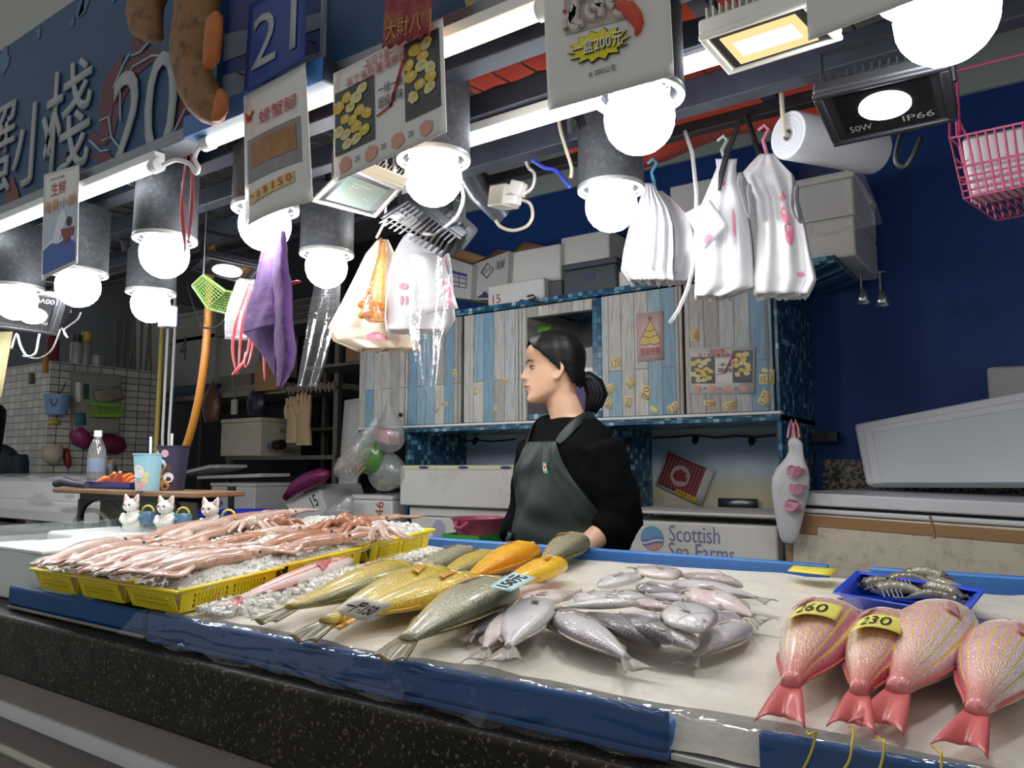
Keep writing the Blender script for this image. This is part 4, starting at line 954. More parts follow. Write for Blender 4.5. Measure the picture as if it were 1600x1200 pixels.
# right top poster
f, t = poster('price_poster', 'white poster cut off by the top edge, covering part of the warm floodlight', [(1254,-120),(1440,-170),(1440,-4),(1263,64)], 1.0)
f.ell(.42, .40, .10, .07, off=.003).build('orange_motif', m_orange, t)
# boat poster
m_sky = mat('poster_sky', 'b8c4d4', .4); m_sea = mat('poster_sea', '2a57ae', .4, var=.2, vscale=30); m_orangetext = mat('orange_lettering', 'd98a2c', .5); m_hull = mat('boat_hull', '8a3a30', .5); m_wavew = mat('wave_white', 'dfe8f0', .5)
f, t = poster('shop_poster', 'narrow blue poster with 生鮮 海貨小舖 and a fishing boat', [(69,273),(124,257),(121,411),(65,438)], 1.079)
f.sheet(2, 2, off=.002, box=(.04, .04, .96, .68)).build('sky_picture', m_sky, t)
f.poly([(.05, .04), (.95, .04), (.95, .22), (.75, .30), (.5, .27), (.3, .30), (.05, .26)], off=.003).build('sea_picture', m_sea, t)
f.poly([(.08, .27), (.3, .30), (.5, .27), (.75, .30), (.92, .25), (.92, .28), (.7, .33), (.5, .30), (.28, .33), (.08, .30)], off=.0035).build('wave_picture', m_wavew, t)
f.poly([(.55, .40), (.92, .38), (.9, .30), (.68, .24)], off=.004).build('boat_picture', m_hull, t); f.ell(.78, .45, .07, .05, off=.004).build('fisherman_picture', m_ink, t)
f.poly([(.3, .30), (.45, .52), (.62, .62), (.7, .5), (.6, .38), (.5, .30)], off=.0028).build('spray_picture', m_wavew, t)
f.text('生鮮', (.24, .755, .66, .885), off=.003).build('lettering', m_red, t); f.text('海貨小舖', (.05, .60, .95, .72), off=.004).build('lettering', m_orangetext, t); f.text('SEAFOOD專賣', (.22, .91, .62, .94), off=.003).build('lettering', m_ink, t)
# red envelope charm
m_hb = mat('red_charm', '8e1f2c', .45, dirt='b08a3c', dscale=26, damt=.75)
f = quadY((606,-60), (680,-80), (672,52), (598,76), 1.03); t = thing('paper_charm', 'red and gold paper charm with 大財 above the yellow food poster', 'charm', tuple(f.at(.5, 0)))
MB().grid(lambda i, j: f.at(i, j+ (.03*sin(i*30) if j == 0 else 0), .002*sin(i*20)), 24, 10).build('charm', m_hb, t, solid=.003, smooth=180)
f.text('大財八', (.08, .05, .85, .28), off=.006).build('lettering', mat('gold_lettering', 'b4923f', .4, .4), t)

# carved wooden ornament
m_wood = mat('mottled_carved_wood', '8a6038', .55, var=.35, vscale=24, dirt='2a1c16', dscale=26, damt=1, bump=.3, bscale=40); m_worange = mat('carved_wood_orange', 'b4652a', .55, var=.3, vscale=25, bump=.3, bscale=40)
c0 = PY(300, 60, 1.0); t = thing('carved_ornament', 'brown mottled carved wooden ornament hanging over the shop sign', 'ornament', tuple(PY(325, 192, 1.0)))
def vert(pts, y, n=18, flat=.6):
    rings = []
    for u, v, r in pts:
        c = PY(u, v, y); s = .00122*r; rings.append([c+V((cos(2*pi*k/n)*s*1.05, sin(2*pi*k/n)*s*flat, .010*sin(3*k+v)*0)) for k in range(n)])
    return rings
b = MB(); b.loft(vert([(318,-60,70),(312,-10,62),(306,20,56),(302,60,58),(298,90,52),(302,115,46),(310,140,50),(322,165,46),(332,185,30),(336,193,12)], 1.0)); b.build('body', m_wood, t, smooth=80)
b = MB(); b.loft(vert([(250,-60,50),(236,-20,56),(226,15,50),(228,45,44),(240,60,26),(246,66,8)], .985)); b.build('lobe', m_wood, t, smooth=80)
b = MB(); b.loft(vert([(337,20,8),(335,30,20),(333,60,22),(330,95,20),(326,108,10)], .968)); b.build('orange_ridge', m_worange, t, smooth=80)
b = MB(); b.loft(vert([(344,140,6),(346,155,16),(344,175,18),(338,190,10)], .972)); b.build('orange_tip', m_worange, t, smooth=80)
# red ribbon loops before the bulb lamp
m_rib = mat('red_plastic_ribbon', 'c4303c', .35, var=.15, vscale=30, coat=.3)
def ribbon(label, strips, y, w, group=None):
    t = thing('plastic_ribbon', label, 'ribbon', tuple(PY(*strips[0][-1], y)), group=group)
    for si, s in enumerate(strips):
        P = [PY(u, v, y-.006*si) for u, v in s]; b = MB(); vs = []
        for i, p in enumerate(P):
            d = (P[min(i+1, len(P)-1)]-P[max(0, i-1)]).normalized(); n_ = V((d.z, .25*sin(i*1.7+si), -d.x)).normalized(); vs += [p+n_*w, p-n_*w]
        fs = [(2*i, 2*i+1, 2*i+3, 2*i+2) for i in range(len(P)-1)]; b.add(vs, fs); b.build('strip', m_rib, t, solid=.0012, smooth=180, sub=1)
ribbon('red ribbon loop hanging in front of the left bulb lamp', [[(292,236),(288,270),(283,310),(285,350),(290,385),(288,396)], [(298,236),(300,270),(301,310),(297,350),(293,388)]], 1.12, .008)
ribbon('bunch of red plastic ribbons hanging left of the purple towel', [[(392,440),(380,470),(368,500),(364,530),(362,556),(372,590)], [(396,440),(386,475),(378,505),(375,535),(374,560),(372,586)], [(400,440),(396,480),(392,520),(388,550),(380,570),(360,588)], [(402,450),(398,500),(396,540),(388,572),(380,578),(384,545)], [(410,470),(410,520),(412,560),(414,600)]], 1.42, .008)
ribbon('short red ribbon end sticking out right of the purple towel', [[(441,452),(455,441),(472,440)]], 1.315, .006)
# purple towel
m_tow = mat('purple_terry', '532d70', .95, var=.28, vscale=90, bump=1.0, bscale=330, sheen=.15)
t = thing('towel', 'purple terry towel hanging by a corner under the crab leg poster', 'towel', tuple(PY(436, 604, 1.3)))
def rowsof(rows, j):
    k = j*(len(rows)-1); a = min(int(k), len(rows)-2); q = k-a; return [rows[a][m]*(1-q)+rows[a+1][m]*q for m in range(3)]
RR = [(338,434,442),(370,431,446),(400,429,449),(440,428,453),(480,429,456),(510,430,458),(545,430,461),(575,433,458),(594,434,448),(604,435,440)]
LL = [(338,427,435),(370,418,432),(400,409,431),(440,399,431),(480,387,432),(500,381,433),(512,380,433)]
def nz(p): return .006*noise.noise(V((p.x*22, p.z*14, 3)))+.003*noise.noise(V((p.x*60, p.z*60, 1)))
def roll(i, j): v, l, r = rowsof(RR, j); p = PY(l+(r-l)*i, v, 1.30-.032*sin(pi*i)*min(1, .35+j)); p.y += nz(p); return p
MB().grid(roll, 18, 60).build('towel_roll', m_tow, t, solid=.005, smooth=180)
def flap(i, j): v, l, r = rowsof(LL, j); v += (8-14*i)*j**3; p = PY(l+(r-l)*i, v, 1.33-.022*sin(pi*i*.9)*j-.02*i); p.y += nz(p); return p
MB().grid(flap, 18, 44).build('towel_flap', m_tow, t, solid=.005, smooth=180)
def under(i, j): p = PY(381+52*i, 514-8*i + j*(8+78*i**1.3), 1.36-.03*i+.01*j); p.y += nz(p); return p
MB().grid(under, 18, 14).build('towel_underside', m_tow, t, solid=.005, smooth=180)
t = thing('plastic_bag', 'small milky bag behind the bunch of red ribbons', 'bag', tuple(PY(372, 530, 1.46))); f = quadY((366,436), (398,436), (388,532), (352,530), 1.46, lambda a, b_: .012*sin(9*a+4*b_)); f.sheet(10, 10).build('bag', clear_mat('milky_wrap', haze=.22, gloss=.05, rough=.1, bump=.6, fres=.3), t, solid=.002, smooth=180)
# ================================================================ BACK OF THE STALL: CUPBOARD, BOXES, FREEZER
Yc, Yw = 3.0, 3.515
cbt = thing('wall_cupboard', 'long wall cupboard with plank print doors and blue mosaic edges', 'cupboard', (-1.95, 3.25, .25))
zl, ztop = 1.655, 2.20
xl, xr_ = -3.09, -.825
m_in = mat('cupboard_inside', '6d7074', .6)
def cpart(p0, p1, nm, mt, bev=.002): return MB().bb(p0, p1).build(nm, mt, cbt, bevel=bev)
cpart((xl, Yc-.03, ztop), (-.60, Yw, ztop+.028), 'top_shelf', m_mosaic)
cpart((xr_-.016, Yc-.005, .25), (xr_, Yw, ztop), 'side_panel', m_mosaic)
cpart((-2.755, Yc, .25), (-2.735, Yw, zl-.03), 'mosaic_panel', m_mosaic); cpart((-1.605, Yc, .25), (-1.585, Yw, zl-.03), 'mosaic_panel', m_mosaic)
cpart((xl, Yc-.02, zl-.008), (xr_+.004, Yc+.02, zl+.004), 'white_ledge', m_white); cpart((xl, Yc-.012, zl-.032), (xr_, Yw, zl-.008), 'bottom_board', m_mosaic)
def printed():
    t = NT('printed_back_panel'); z = t.xyz(t.pos())[2]
    c = t.ramp(t.math('MULTIPLY_ADD', z, 2.0, -2.4), [(0, lin('c6bfa4')), (.28, lin('cfc8a8')), (.45, lin('c9d3dc')), (.7, lin('93b4dc')), (.82, lin('b9c4c9'))])
    c = t.mix(t.ramp(t.noise(22, 4), [(.58, (0, 0, 0, 1)), (.66, (.5,)*3+(1,))]), c, lin('c8c27c')); t.bs(Base_Color=c, Roughness=.45); return t.m
cpart((-2.735, 3.49, .25), (xr_-.016, 3.512, zl-.03), 'back_panel', printed())
cpart((xl, 3.49, zl), (xr_-.016, 3.512, ztop), 'back_board', m_in, 0)
def xat(u, v, y=Yc): return PY(u, v, y).x
dz0, dz1 = zl+.006, ztop-.004
doors = [(xl, xat(641, 600)), (xat(641, 600), xat(724, 600)), (xat(727, 600), xat(819, 600)), (xat(943, 600), xat(1071, 600)), (xat(1073, 600), xr_-.018)]
DF = []
for k, (a, b_) in enumerate(doors):
    d = MB().bb((a+.003, Yc-.018, dz0), (b_-.003, Yc, dz1)).build('door', m_plank, cbt, bevel=.002)
    DF.append(Face((a, Yc-.019, dz0), (b_, Yc-.019, dz0), (b_, Yc-.019, dz1), (a, Yc-.019, dz1)))
    if k < 3:
        xk = b_-.04 if k == 0 else a+.04 if k == 1 else a+.035
        if k == 0: MB().sph((xk, Yc-.028, dz0+.055), .011, 10, 7).build('knob', m_black, d)
    MB().bb((b_-.022, Yc-.021, dz0), (b_-.016, Yc-.0175, dz1)).build('hinge_strip', mat('hinge_strip', '8d867a', .5), d)
oa, ob = doors[2][1], doors[3][0]
for p0, p1 in (((oa, Yc-.016, dz0), (oa+.028, Yw-.03, dz1)), ((ob-.045, Yc-.016, dz0), (ob, Yw-.03, dz1)), ((oa+.028, Yc-.016, dz1-.05), (ob-.045, Yc+.02, dz1)), ((oa+.028, Yc-.016, dz0), (ob-.045, Yc+.02, dz0+.03))): cpart(p0, p1, 'open_frame', m_mosaic if p0[2] < 1.7 and p1[2] < 1.8 or p0[0] == ob-.045 else m_plank)
zs = PY(900, 580, Yc).z
cpart((oa+.028, Yc-.005, zs-.012), (ob-.045, Yw-.03, zs+.012), 'inner_shelf', m_white)
for x in (oa+.028, ob-.05): pass
# things inside the open compartment
m_green = mat('green_plastic', '5fae2c', .4); m_purple = mat('purple_box_card', '4a3a6e', .5)
def pbox(name, label, cat, p0, p1, m, group=None, rot=0, bev=.003):
    c = [(p0[i]+p1[i])/2 for i in range(3)]; b = MB().box(c, [abs(p1[i]-p0[i]) for i in range(3)], rotm('Y', rot) if rot else None)
    return tag(b.build(name, m, None, bevel=bev), label, cat, group)
xa = oa+.05
t = thing('tape_dispenser', 'green tape dispenser with a black roll in the open cupboard compartment', 'tape dispenser', (xa+.05, 3.1, zs+.012))
p = PY(845, 520, 3.1); MB().tube([PY(818, 545, 3.1), PY(832, 530, 3.1), PY(848, 517, 3.1), PY(862, 516, 3.1)], [.016, .02, .026, .02], 8).build('frame', m_green, t)
MB().tube([PY(838, 517, 3.1)+V((0, -.03, 0)), PY(838, 517, 3.1)+V((0, .0, 0))], .02, 14).build('roll', m_black, t)
t = pbox('carton', 'pale flat carton leaning on the upper shelf of the open compartment', 'carton', (xa+.16, 3.1, zs+.012), (xa+.30, 3.2, zs+.12), mat('pale_card', 'a9a7a8', .6), rot=-.15)
t = pbox('carton', 'purple carton standing at the right of the open compartment', 'carton', (xa+.30, 3.08, zs+.012), (ob-.06, 3.3, zs+.10), m_purple)
t = pbox('carton', 'purple carton low in the open compartment beside the hair', 'carton', (xa+.17, 3.05, dz0+.035), (ob-.06, 3.3, zs-.035), m_purple)
# hooks on the back panel
m_hook = m_black
for u, v, lb in ((743, 690, 'black hook on the back panel left of the woman'), (1087, 688, 'black hook above the red meat poster'), (1175, 690, 'black hook right of the red meat poster')):
    p = PY(u, v, 3.485); t = thing('wall_hook', lb, 'hook', tuple(p), group=None)
    MB().tube([p+V((-.008, 0, .02)), p+V((-.008, -.01, -.005)), p+V((0, -.018, -.018)), p+V((.008, -.01, -.008)), p+V((.008, -.004, .012))], .006, 7).build('hook', m_hook, t)
    MB().box(p+V((0, .001, .012)), (.028, .006, .03)).build('plate', m_hook, t)
tag(MB().tube([PY(u, v, 3.48) for u, v in ((728,690),(745,687),(765,690),(790,688),(806,686))], .004, 6).build('cable', m_black, None), 'thin dark cable along the back panel left of the woman', 'cable')
tag(MB().tube([PY(u, v, 3.48) for u, v in ((1020,684),(1050,683),(1085,680),(1120,684),(1150,681),(1180,683),(1212,680))], .005, 6).build('cable', m_black, None), 'thin dark cable along the back panel above the hooks', 'cable')
# paper notes on doors
m_note = mat('yellow_note', 'e8dfa6', .6); m_noteink = mat('note_red_ink', 'a8442c', .6)
notes = [(1085,524,13,18,'1160',0),(962,566,17,14,'170',15),(985,598,15,13,'510',40),(1009,613,14,20,'70',75),(953,607,14,13,'200',25),(981,628,11,16,'390',80),(951,630,11,16,'50',70),(1052,637,18,13,'130',30),(1108,630,15,8,'98',-5),(1140,634,19,12,'1300',15),(1195,622,14,19,'170',60),(1198,592,20,14,'1033',0),
         (1022,640,14,8,'',-40),(1200,579,17,5,'',-12),(788,595,12,8,'440',0),(742,611,9,13,'10',90),(774,639,7,14,'012',80),(710,583,9,13,'2',20),(695,631,15,7,'447',0),(683,641,12,8,'90',25),(617,652,6,10,'75',10)]
wh = {'1160': 'upright near the top of the rightmost door', '170': '', '510': 'tilted on the blue plank of the Christmas paper door', '70': '', '200': '', '390': '', '50': '', '130': '', '98': '', '1300': '', '1033': '', '': '', '440': '', '10': '', '012': '', '2': '', '447': '', '90': '', '75': ''}
wtxt = ['reading 1160 near the top of the rightmost door', 'reading 170 left of the Christmas paper', 'reading 510 below the Christmas paper, tilted', 'reading 70 on its side below the Christmas paper', 'reading 200 nearest the black ponytail', 'reading 390 on its side on a blue plank', 'reading 50 lowest beside the ponytail', 'reading 130 at the lower right of the Christmas paper door', 'reading 98 just under the food photo sheet', 'reading 1300 under the food photo sheet', 'reading 170 at the lower right corner of the rightmost door', 'reading 1033 right of the food photo sheet',
        'plain and tilted, under the Christmas paper door edge', 'thin strip above the 1033 note', 'reading 440 in front of the face', 'reading 10 on the door left of the face', 'reading 012 low on the door left of the face', 'reading 2 beside the clear hanging strip', 'reading 447 under the clear hanging strip', 'reading 90 low on the door behind the clear strip', 'reading 75 low on the leftmost door']
for (u, v, w_, h_, tx, ro), lb in zip(notes, wtxt):
    c = PY(u, v, Yc-.020); s = .00236; q = R(ro); w2, h2 = w_*s*.62, h_*s*.62
    if abs(ro) >= 60: w2, h2 = h2, w2
    X = V((cos(q), 0, sin(q))); Z = V((-sin(q), 0, cos(q))); f = Face(c-X*w2-Z*h2, c+X*w2-Z*h2, c+X*w2+Z*h2, c-X*w2+Z*h2)
    t = thing('paper_note', 'small yellow note '+lb, 'note', tuple(c)); f.sheet(2, 2).build('note', m_note, t, solid=.0006)
    if tx: f.text(tx, (.12, .2, .88, .8), off=.0012).build('number', m_noteink, t)
# papers on the doors
f = quadY((994,490), (1036,486), (1037,562), (996,566), Yc-.021); t = thing('wall_paper_sheet', 'pink Christmas paper with a yellow tree, taped to the cupboard door', 'paper', tuple(f.at(.5, 0)))
f.sheet(3, 3).build('sheet', mat('pink_paper', 'cfb3b0', .5), t, solid=.0006)
tr = MB(); f.poly([(.14, .34), (.86, .34), (.90, .40), (.52, .84), (.12, .42)], tr); tr.build('tree_picture', mat('tree_yellow', 'd2bb6a', .5), t)
sk = MB()
for pts in ([(.12, .42), (.52, .84), (.90, .40)], [(.14, .36), (.3, .32), (.5, .36), (.7, .32), (.88, .37)], [(.24, .52), (.5, .47), (.78, .52)], [(.34, .63), (.52, .60), (.68, .64)], [(.46, .84), (.52, .93), (.58, .84), (.44, .90), (.60, .90), (.46, .84)]): sk.tube([f.at(*p, .003) for p in pts], .0012, 4)
sk.build('outline_picture', m_noteink, t); f.text('聖誕快樂', (.14, .12, .88, .28), off=.002).build('lettering', m_noteink, t)
f = quadY((1077,544), (1180,542), (1179,616), (1079,615), Yc-.022); t = thing('wall_paper_sheet', 'laminated sheet of yellow food photos taped to the rightmost cupboard door', 'paper', tuple(f.at(.5, 0)))
f.sheet(3, 3).build('sheet', m_paper, t, solid=.0006); foodposter(f, t, .0015)
# red meat poster on the back panel
f = Face(PY(1024,757,3.47), PY(1095,791,3.47), PY(1117,735,3.47), PY(1043,703,3.47)); t = thing('price_poster', 'tilted red meat stick poster with yellow 蟹肉棒100元 strip on the back panel', 'poster', tuple(f.at(.5, 0)))
f.sheet(3, 3).build('sheet', m_paper, t, solid=.002)
f.sheet(4, 4, off=.002, box=(.04, .06, .84, .97)).build('meat_photo', mat('photo_dark_red', '5c2226', .4, var=.4, vscale=60), t)
mb = MB()
for k in range(11): a = .08+.07*k; f.poly([(a, .10+.03*(k % 3)), (a+.045, .10), (a+.05, .92), (a+.01, .95-.04*(k % 2))], mb, .003)
mb.build('meat_sticks_picture', mat('photo_pink_red', '9c4a4c', .4, var=.35, vscale=50), t)
f.ell(.42, .5, .2, .28, off=.0038, n=20).build('plate_picture', mat('photo_plate', 'b8a0a2', .4), t); f.ell(.42, .5, .14, .16, off=.0044, n=14, jit=.2).build('meat_pile_picture', mat('photo_meat', '8a3034', .4, var=.4, vscale=70), t)
f.poly([(.44, .02), (.88, .02), (.88, .15), (.44, .15)], off=.005).build('yellow_strip', mat('strip_yellow', 'd8b92c', .5), t); f.text('蟹肉棒100元', (.47, .04, .86, .13), off=.0065).build('price_lettering', m_ink, t)
tag(faceY(1122, 778, 1184, 796, 3.47).sheet(2, 2).build('metal_plate', m_steel, None, solid=.002), 'small grey metal plate low on the back panel right of the meat poster', 'plate')
f = quadY((968,690), (986,684), (986,730), (975,728), 3.3)

# ---- foam boxes ------------------------------------------------------------------------------
def cbox(name, label, u0, v0, u1, v1, y, depth, m=None, lid=0, cat='box', group=None, rotz=0, zb=None, split='v', hole=True):
    a, b = PY(u0, v0, y), PY(u1, v1, y); z1 = a.z; z0 = b.z if zb is None else zb; w_ = b.x-a.x
    t = thing(name, label, cat, ((a.x+b.x)/2, y+depth/2, z0), (0, 0, rotz), group); m = m or m_styro2
    h = z1-z0; lh = lid
    MB().box((0, 0, (h-lh)/2), (w_, depth, h-lh)).build('box_body', m, t, bevel=.008, local=True)
    if lid: MB().box((0, 0, h-lh/2), (w_+.012, depth+.012, lh-.002)).build('lid', m, t, bevel=.007, local=True)
    fr = Face((a.x, y, z0), (b.x, y, z0), (b.x, y, z1), (a.x, y, z1)); return t, fr
zt2 = ztop+.029
m_navyink = mat('navy_print', '2e3560', .5); m_redpen = mat('red_marker', 'b0483c', .5)
t, f = cbox('foam_box', 'white foam box marked 15 on the cupboard top, grey latch slot', 762, 447, 850, 480, 3.02, .30, zb=zt2)
f.text('15', (.10, .15, .24, .55), off=.003).build('number', m_redpen, t); f.ell(.62, .06, .06, .10, off=.002).build('slot', m_black, t)
t, f = cbox('foam_box', 'long white foam box behind the one marked 15 on the cupboard top', 790, 396, 876, 450, 3.12, .36, zb=zt2+.0)
t, f = cbox('foam_box', 'white foam box standing highest in the middle of the cupboard top', 876, 372, 952, 420, 3.16, .32, zb=PY(876, 421, 3.16).z)
t, f = cbox('storage_bin', 'dark grey plastic bin with a lid on the cupboard top', 880, 414, 963, 468, 3.0, .34, mat('grey_bin', '4b5058', .4), lid=.03, cat='bin', zb=zt2)
f.poly([(.42, .38), (.60, .38), (.60, .62), (.42, .62)], off=.004).build('blue_label', mat('faded_blue_label', '3d4a66', .5), t)
t2, f = cbox('carton', 'small dark carton between the foam box marked 15 and the grey bin', 852, 440, 878, 475, 3.06, .2, mat('dark_card', '55575c', .6), zb=zt2)
t, f = cbox('foam_box', 'low white foam box right of the grey bin on the cupboard top', 966, 424, 1060, 462, 3.02, .34, zb=zt2)
t, f = cbox('foam_box', 'white foam box behind the hanging bags, lower right on the cupboard top', 1066, 398, 1200, 440, 3.05, .34, zb=zt2)
t, f = cbox('foam_box', 'grey white foam box high behind the hanging plastic bags', 1046, 292, 1200, 392, 3.1, .36, zb=PY(1066, 397, 3.05).z+.002)
t, f = cbox('foam_box', 'lower foam box at the right end of the cupboard top', 1248, 350, 1338, 404, 3.02, .46, zb=zt2)
sd = MB(); 
t, f2 = cbox('foam_box', 'upper foam box behind the clear hanging sheet at the right end', 1232, 284, 1336, 346, 3.03, .46, lid=.03, zb=PY(1248, 349, 3.02).z+.002)
# printed cartons tipped at the left end
m_cartonw = mat('white_carton', 'b9b7b4', .6, var=.05); m_cardb = mat('brown_cardboard', '9c7a55', .75, var=.12, vscale=12, dirt='6f5539', dscale=5)
def tipbox(label, cs, y, depth, m, group=None, name='carton', cat='carton'):
    f = quadY(*cs, y); q = [f.at(0, 0), f.at(1, 0), f.at(1, 1), f.at(0, 1)]; t = thing(name, label, cat, tuple((q[0]+q[1])/2), group=group)
    dv = V((.12*depth, depth, 0)); b = MB(); b.add(q+[p+dv for p in q], [(0, 1, 2, 3), (5, 4, 7, 6), (3, 2, 6, 7), (1, 0, 4, 5), (0, 3, 7, 4), (2, 1, 5, 6)]); b.build('box_body', m, t, bevel=.004); return t, f
t, f = tipbox('white printed carton with a diamond JST mark on the cupboard top', [(740,412),(795,392),(790,470),(738,468)], 3.08, .3, m_cartonw)
dm = MB(); dm.tube([f.at(*p, .002) for p in ((.24, .70), (.42, .88), (.60, .70), (.42, .52), (.24, .70))], .0035, 4); dm.build('diamond_mark', m_navyink, t); f.text('JST', (.31, .64, .53, .76), off=.002).build('lettering', m_navyink, t)
f.text('海鮮', (.66, .66, .92, .86), off=.002).build('lettering', m_navyink, t); f.poly([(.12, .05), (.55, .05), (.45, .16), (.36, .22), (.30, .14)], off=.002).build('fish_logo', m_navyink, t)
t, f = tipbox('white carton with a violet form table, leaning at the left end', [(690,398),(738,414),(735,468),(686,462)], 3.04, .3, m_cartonw)
fm_ = MB()
for yy in (.30, .42, .55, .68): fm_.tube([f.at(.15, yy, .002), f.at(.85, yy, .002)], .002, 4)
for xx in (.15, .38, .62, .85): fm_.tube([f.at(xx, .30, .002), f.at(xx, .68, .002)], .002, 4)
fm_.build('form_table', m_navyink, t); f.poly([(.15, .61), (.85, .61), (.85, .68), (.15, .68)], off=.003).build('form_header', mat('violet_print', '4b4590', .5), t)
for lb, cs, y in (('brown cardboard flap standing open above the printed cartons', [(686,378),(760,402),(738,412),(690,400)], 3.10), ('brown cardboard flap behind the long foam box', [(818,378),(872,388),(800,398),(790,404)], 3.3), ('brown cardboard flap at the back above the diamond marked carton', [(778,390),(822,395),(800,404),(742,412)], 3.22)):
    f = quadY(*cs, y); o = MB(); f.sheet(3, 2, o); tag(o.build('cardboard_flap', m_cardb, None, solid=.005), lb, 'cardboard')
tag(MB().tube([PY(u, v, 2.96) for u, v in ((824,463),(833,461),(838,465),(826,468),(845,473),(852,475))], .005, 6).build('metal_hook', m_black, None), 'bent black metal hook lying on the cupboard top edge', 'hook')
for u, v, lb in ((1312, 432, 'grey clip under the right end of the shelf'), (1346, 452, 'black hanger under the shelf next to the bright metal one'), (1376, 455, 'bright metal hanger plate under the right end of the shelf')):
    p = PY(u, v, 3.2); t = thing('hanger', lb, 'hanger', tuple(p)); mm = m_steel if 'bright' in lb else m_black
    MB().tube([p+V((-.02, 0, .075)), p+V((.02, 0, .075))], .004, 6).build('bar', mm, t); MB().tube([p+V((0, 0, .075)), p+V((0, 0, .0))], .005, 6).build('stem', mm, t)
    if 'bright' in lb: MB().poly([p+V((-.022, 0, -.06)), p+V((.03, 0, -.06)), p+V((.012, 0, .0)), p+V((-.004, 0, .0))]).build('plate', mat('polished_metal', 'd8dce0', .2, .9), t, solid=.003)

# ---- lower level boxes
zf = .25
t, f = cbox('foam_chest', 'white Scottish Sea Farms foam box beside the woman', 966, 812, 1216, 884, 2.93, .42, m_styro, lid=0, zb=.86)
a = PY(966, 796, 2.93); b_ = PY(1217, 812, 2.93); MB().bb((a.x-.006, 2.922, b_.z+.004), (b_.x+.006, 3.36, a.z)).build('lid', m_styro, t, bevel=.008)
w1 = (lambda u: (PY(u, 840, 2.93).x-a.x)/(b_.x-a.x)); zz0, zz1 = .86, PY(966, 812, 2.93).z; hh = (lambda v, u: (PY(u, v, 2.93).z-zz0)/(zz1-zz0))
m_logoblue = mat('logo_light_blue', '6a9bc0', .5); m_logopurple = mat('logo_slate', '6d7299', .5); m_logopink = mat('logo_pink', 'c98f92', .5); m_slate = mat('print_slate', '74789c', .5)
cx, cz, ra, rb = w1(1020), hh(841, 1020), (w1(1039)-w1(1002))/2, (hh(822, 1020)-hh(860, 1020))/2
def disc(lo, hi, mt, off):
    up_, dn = [], []
    for k in range(17):
        x = -1+2*k/16; lim = (max(0, 1-x*x))**.5; wv = .16*sin(x*2.4+.3)
        up_.append((x, min(lim, hi+wv) if hi < 1 else lim)); dn.append((x, max(-lim, lo+wv) if lo > -1 else -lim))
    pts = [(x, y) for x, y in dn]+[(x, max(y, d[1])) for (x, y), d in list(zip(up_, dn))[::-1]]
    return f.poly([(cx+ra*x, cz+rb*y) for x, y in pts], off=off)
disc(-1, 1, None, .002).build('logo_disc', m_logoblue, t); disc(-.5, -.02, None, .003).build('logo_wave', m_logopurple, t); disc(-.34, -.2, None, .0036).build('logo_wave_gap', mat('logo_white', 'd8d8d4', .5), t); disc(-1, -.58, None, .003).build('logo_base', m_logopink, t)
f.text('Scottish', (w1(1047), hh(848, 1087), w1(1127), hh(822, 1087)), off=.002).build('lettering', m_slate, t); f.text('Sea Farms', (w1(1046), hh(876, 1098), w1(1150), hh(850, 1098)), off=.002).build('lettering', m_slate, t)
cbox('foam_chest', 'plain foam box under the Scottish Sea Farms one', 970, 886, 1214, 1000, 2.95, .40, m_styro, zb=.25)[0].scale = (1, 1, (.86-.25-.002)/max(.01, PY(970, 886, 2.95).z-.25))
t, f = cbox('foam_chest', 'long grimy foam box with a pale label strip, left of the woman', 625, 727, 812, 788, 2.9, .36, m_styro, zb=PY(640, 790, 2.9).z)
f.poly([(.02, .90), (.99, .90), (.99, .985), (.02, .985)], off=.003).build('label_strip', mat('label_strip_yellow', 'd5d3a8', .5), t)
for k in range(3): f.ell(.22+.34*k, .945, .045, .035, off=.0045).build('blue_oval', m_navyink, t)
t, f = cbox('foam_chest', 'lower foam box with a faded round mark below the grimy one', 642, 790, 818, 850, 2.94, .36, m_styro, lid=.05, zb=.25)
hz = (PY(690, 830, 2.94).z-.25)/(PY(642, 790, 2.94).z-.25)
f.ell(.27, hz, .06, .055, off=.003, n=20).build('faded_mark', mat('faded_grey_blue', 'a9abc0', .5), t)
t, f = cbox('foam_box', 'clean white box with red 146 under the hanging bags', 551, 772, 612, 818, 2.95, .34, m_styro2, lid=.028, zb=.25)
zq = PY(551, 772, 2.95).z-.25; f.text('146', (.60, (PY(551,812,2.95).z-.25)/zq, .80, (PY(551,782,2.95).z-.25)/zq), off=.003, rot=90).build('number', m_redpen, t)
# pink basin on a green tray
zst = PY(735, 842, 2.62).z
tag(MB().bb((PY(690, 848, 2.62).x, 2.5, .25), (PY(775, 848, 2.62).x, 2.85, zst-.012)).build('side_stand', m_kick, None, bevel=.004), 'grey metal stand under the green tray and pink basin', 'stand')
t = thing('green_tray', 'green plastic tray under the pink basin', 'tray', tuple(PY(735, 842, 2.68)))
a, b_ = PY(704, 836, 2.62), PY(762, 840, 2.62); MB().bb((a.x, 2.56, zst-.01), (b_.x, 2.82, zst)).build('base', mat('grass_green_plastic', '3a9a3c', .4), t, bevel=.002)
for p0, p1 in (((a.x, 2.56, zst), (b_.x, 2.566, zst+.02)), ((a.x, 2.814, zst), (b_.x, 2.82, zst+.02)), ((a.x, 2.566, zst), (a.x+.006, 2.814, zst+.02)), ((b_.x-.006, 2.566, zst), (b_.x, 2.814, zst+.02))): MB().bb(p0, p1).build('rim', MATS['grass_green_plastic'], t)
c = V(((a.x+b_.x)/2+.0, 2.69, zst)); m_pinkp = mat('pink_plastic', 'c55a7c', .35, coat=.2)
t = thing('pink_basin', 'pink plastic basin with a side handle on the green tray', 'basin', tuple(c))
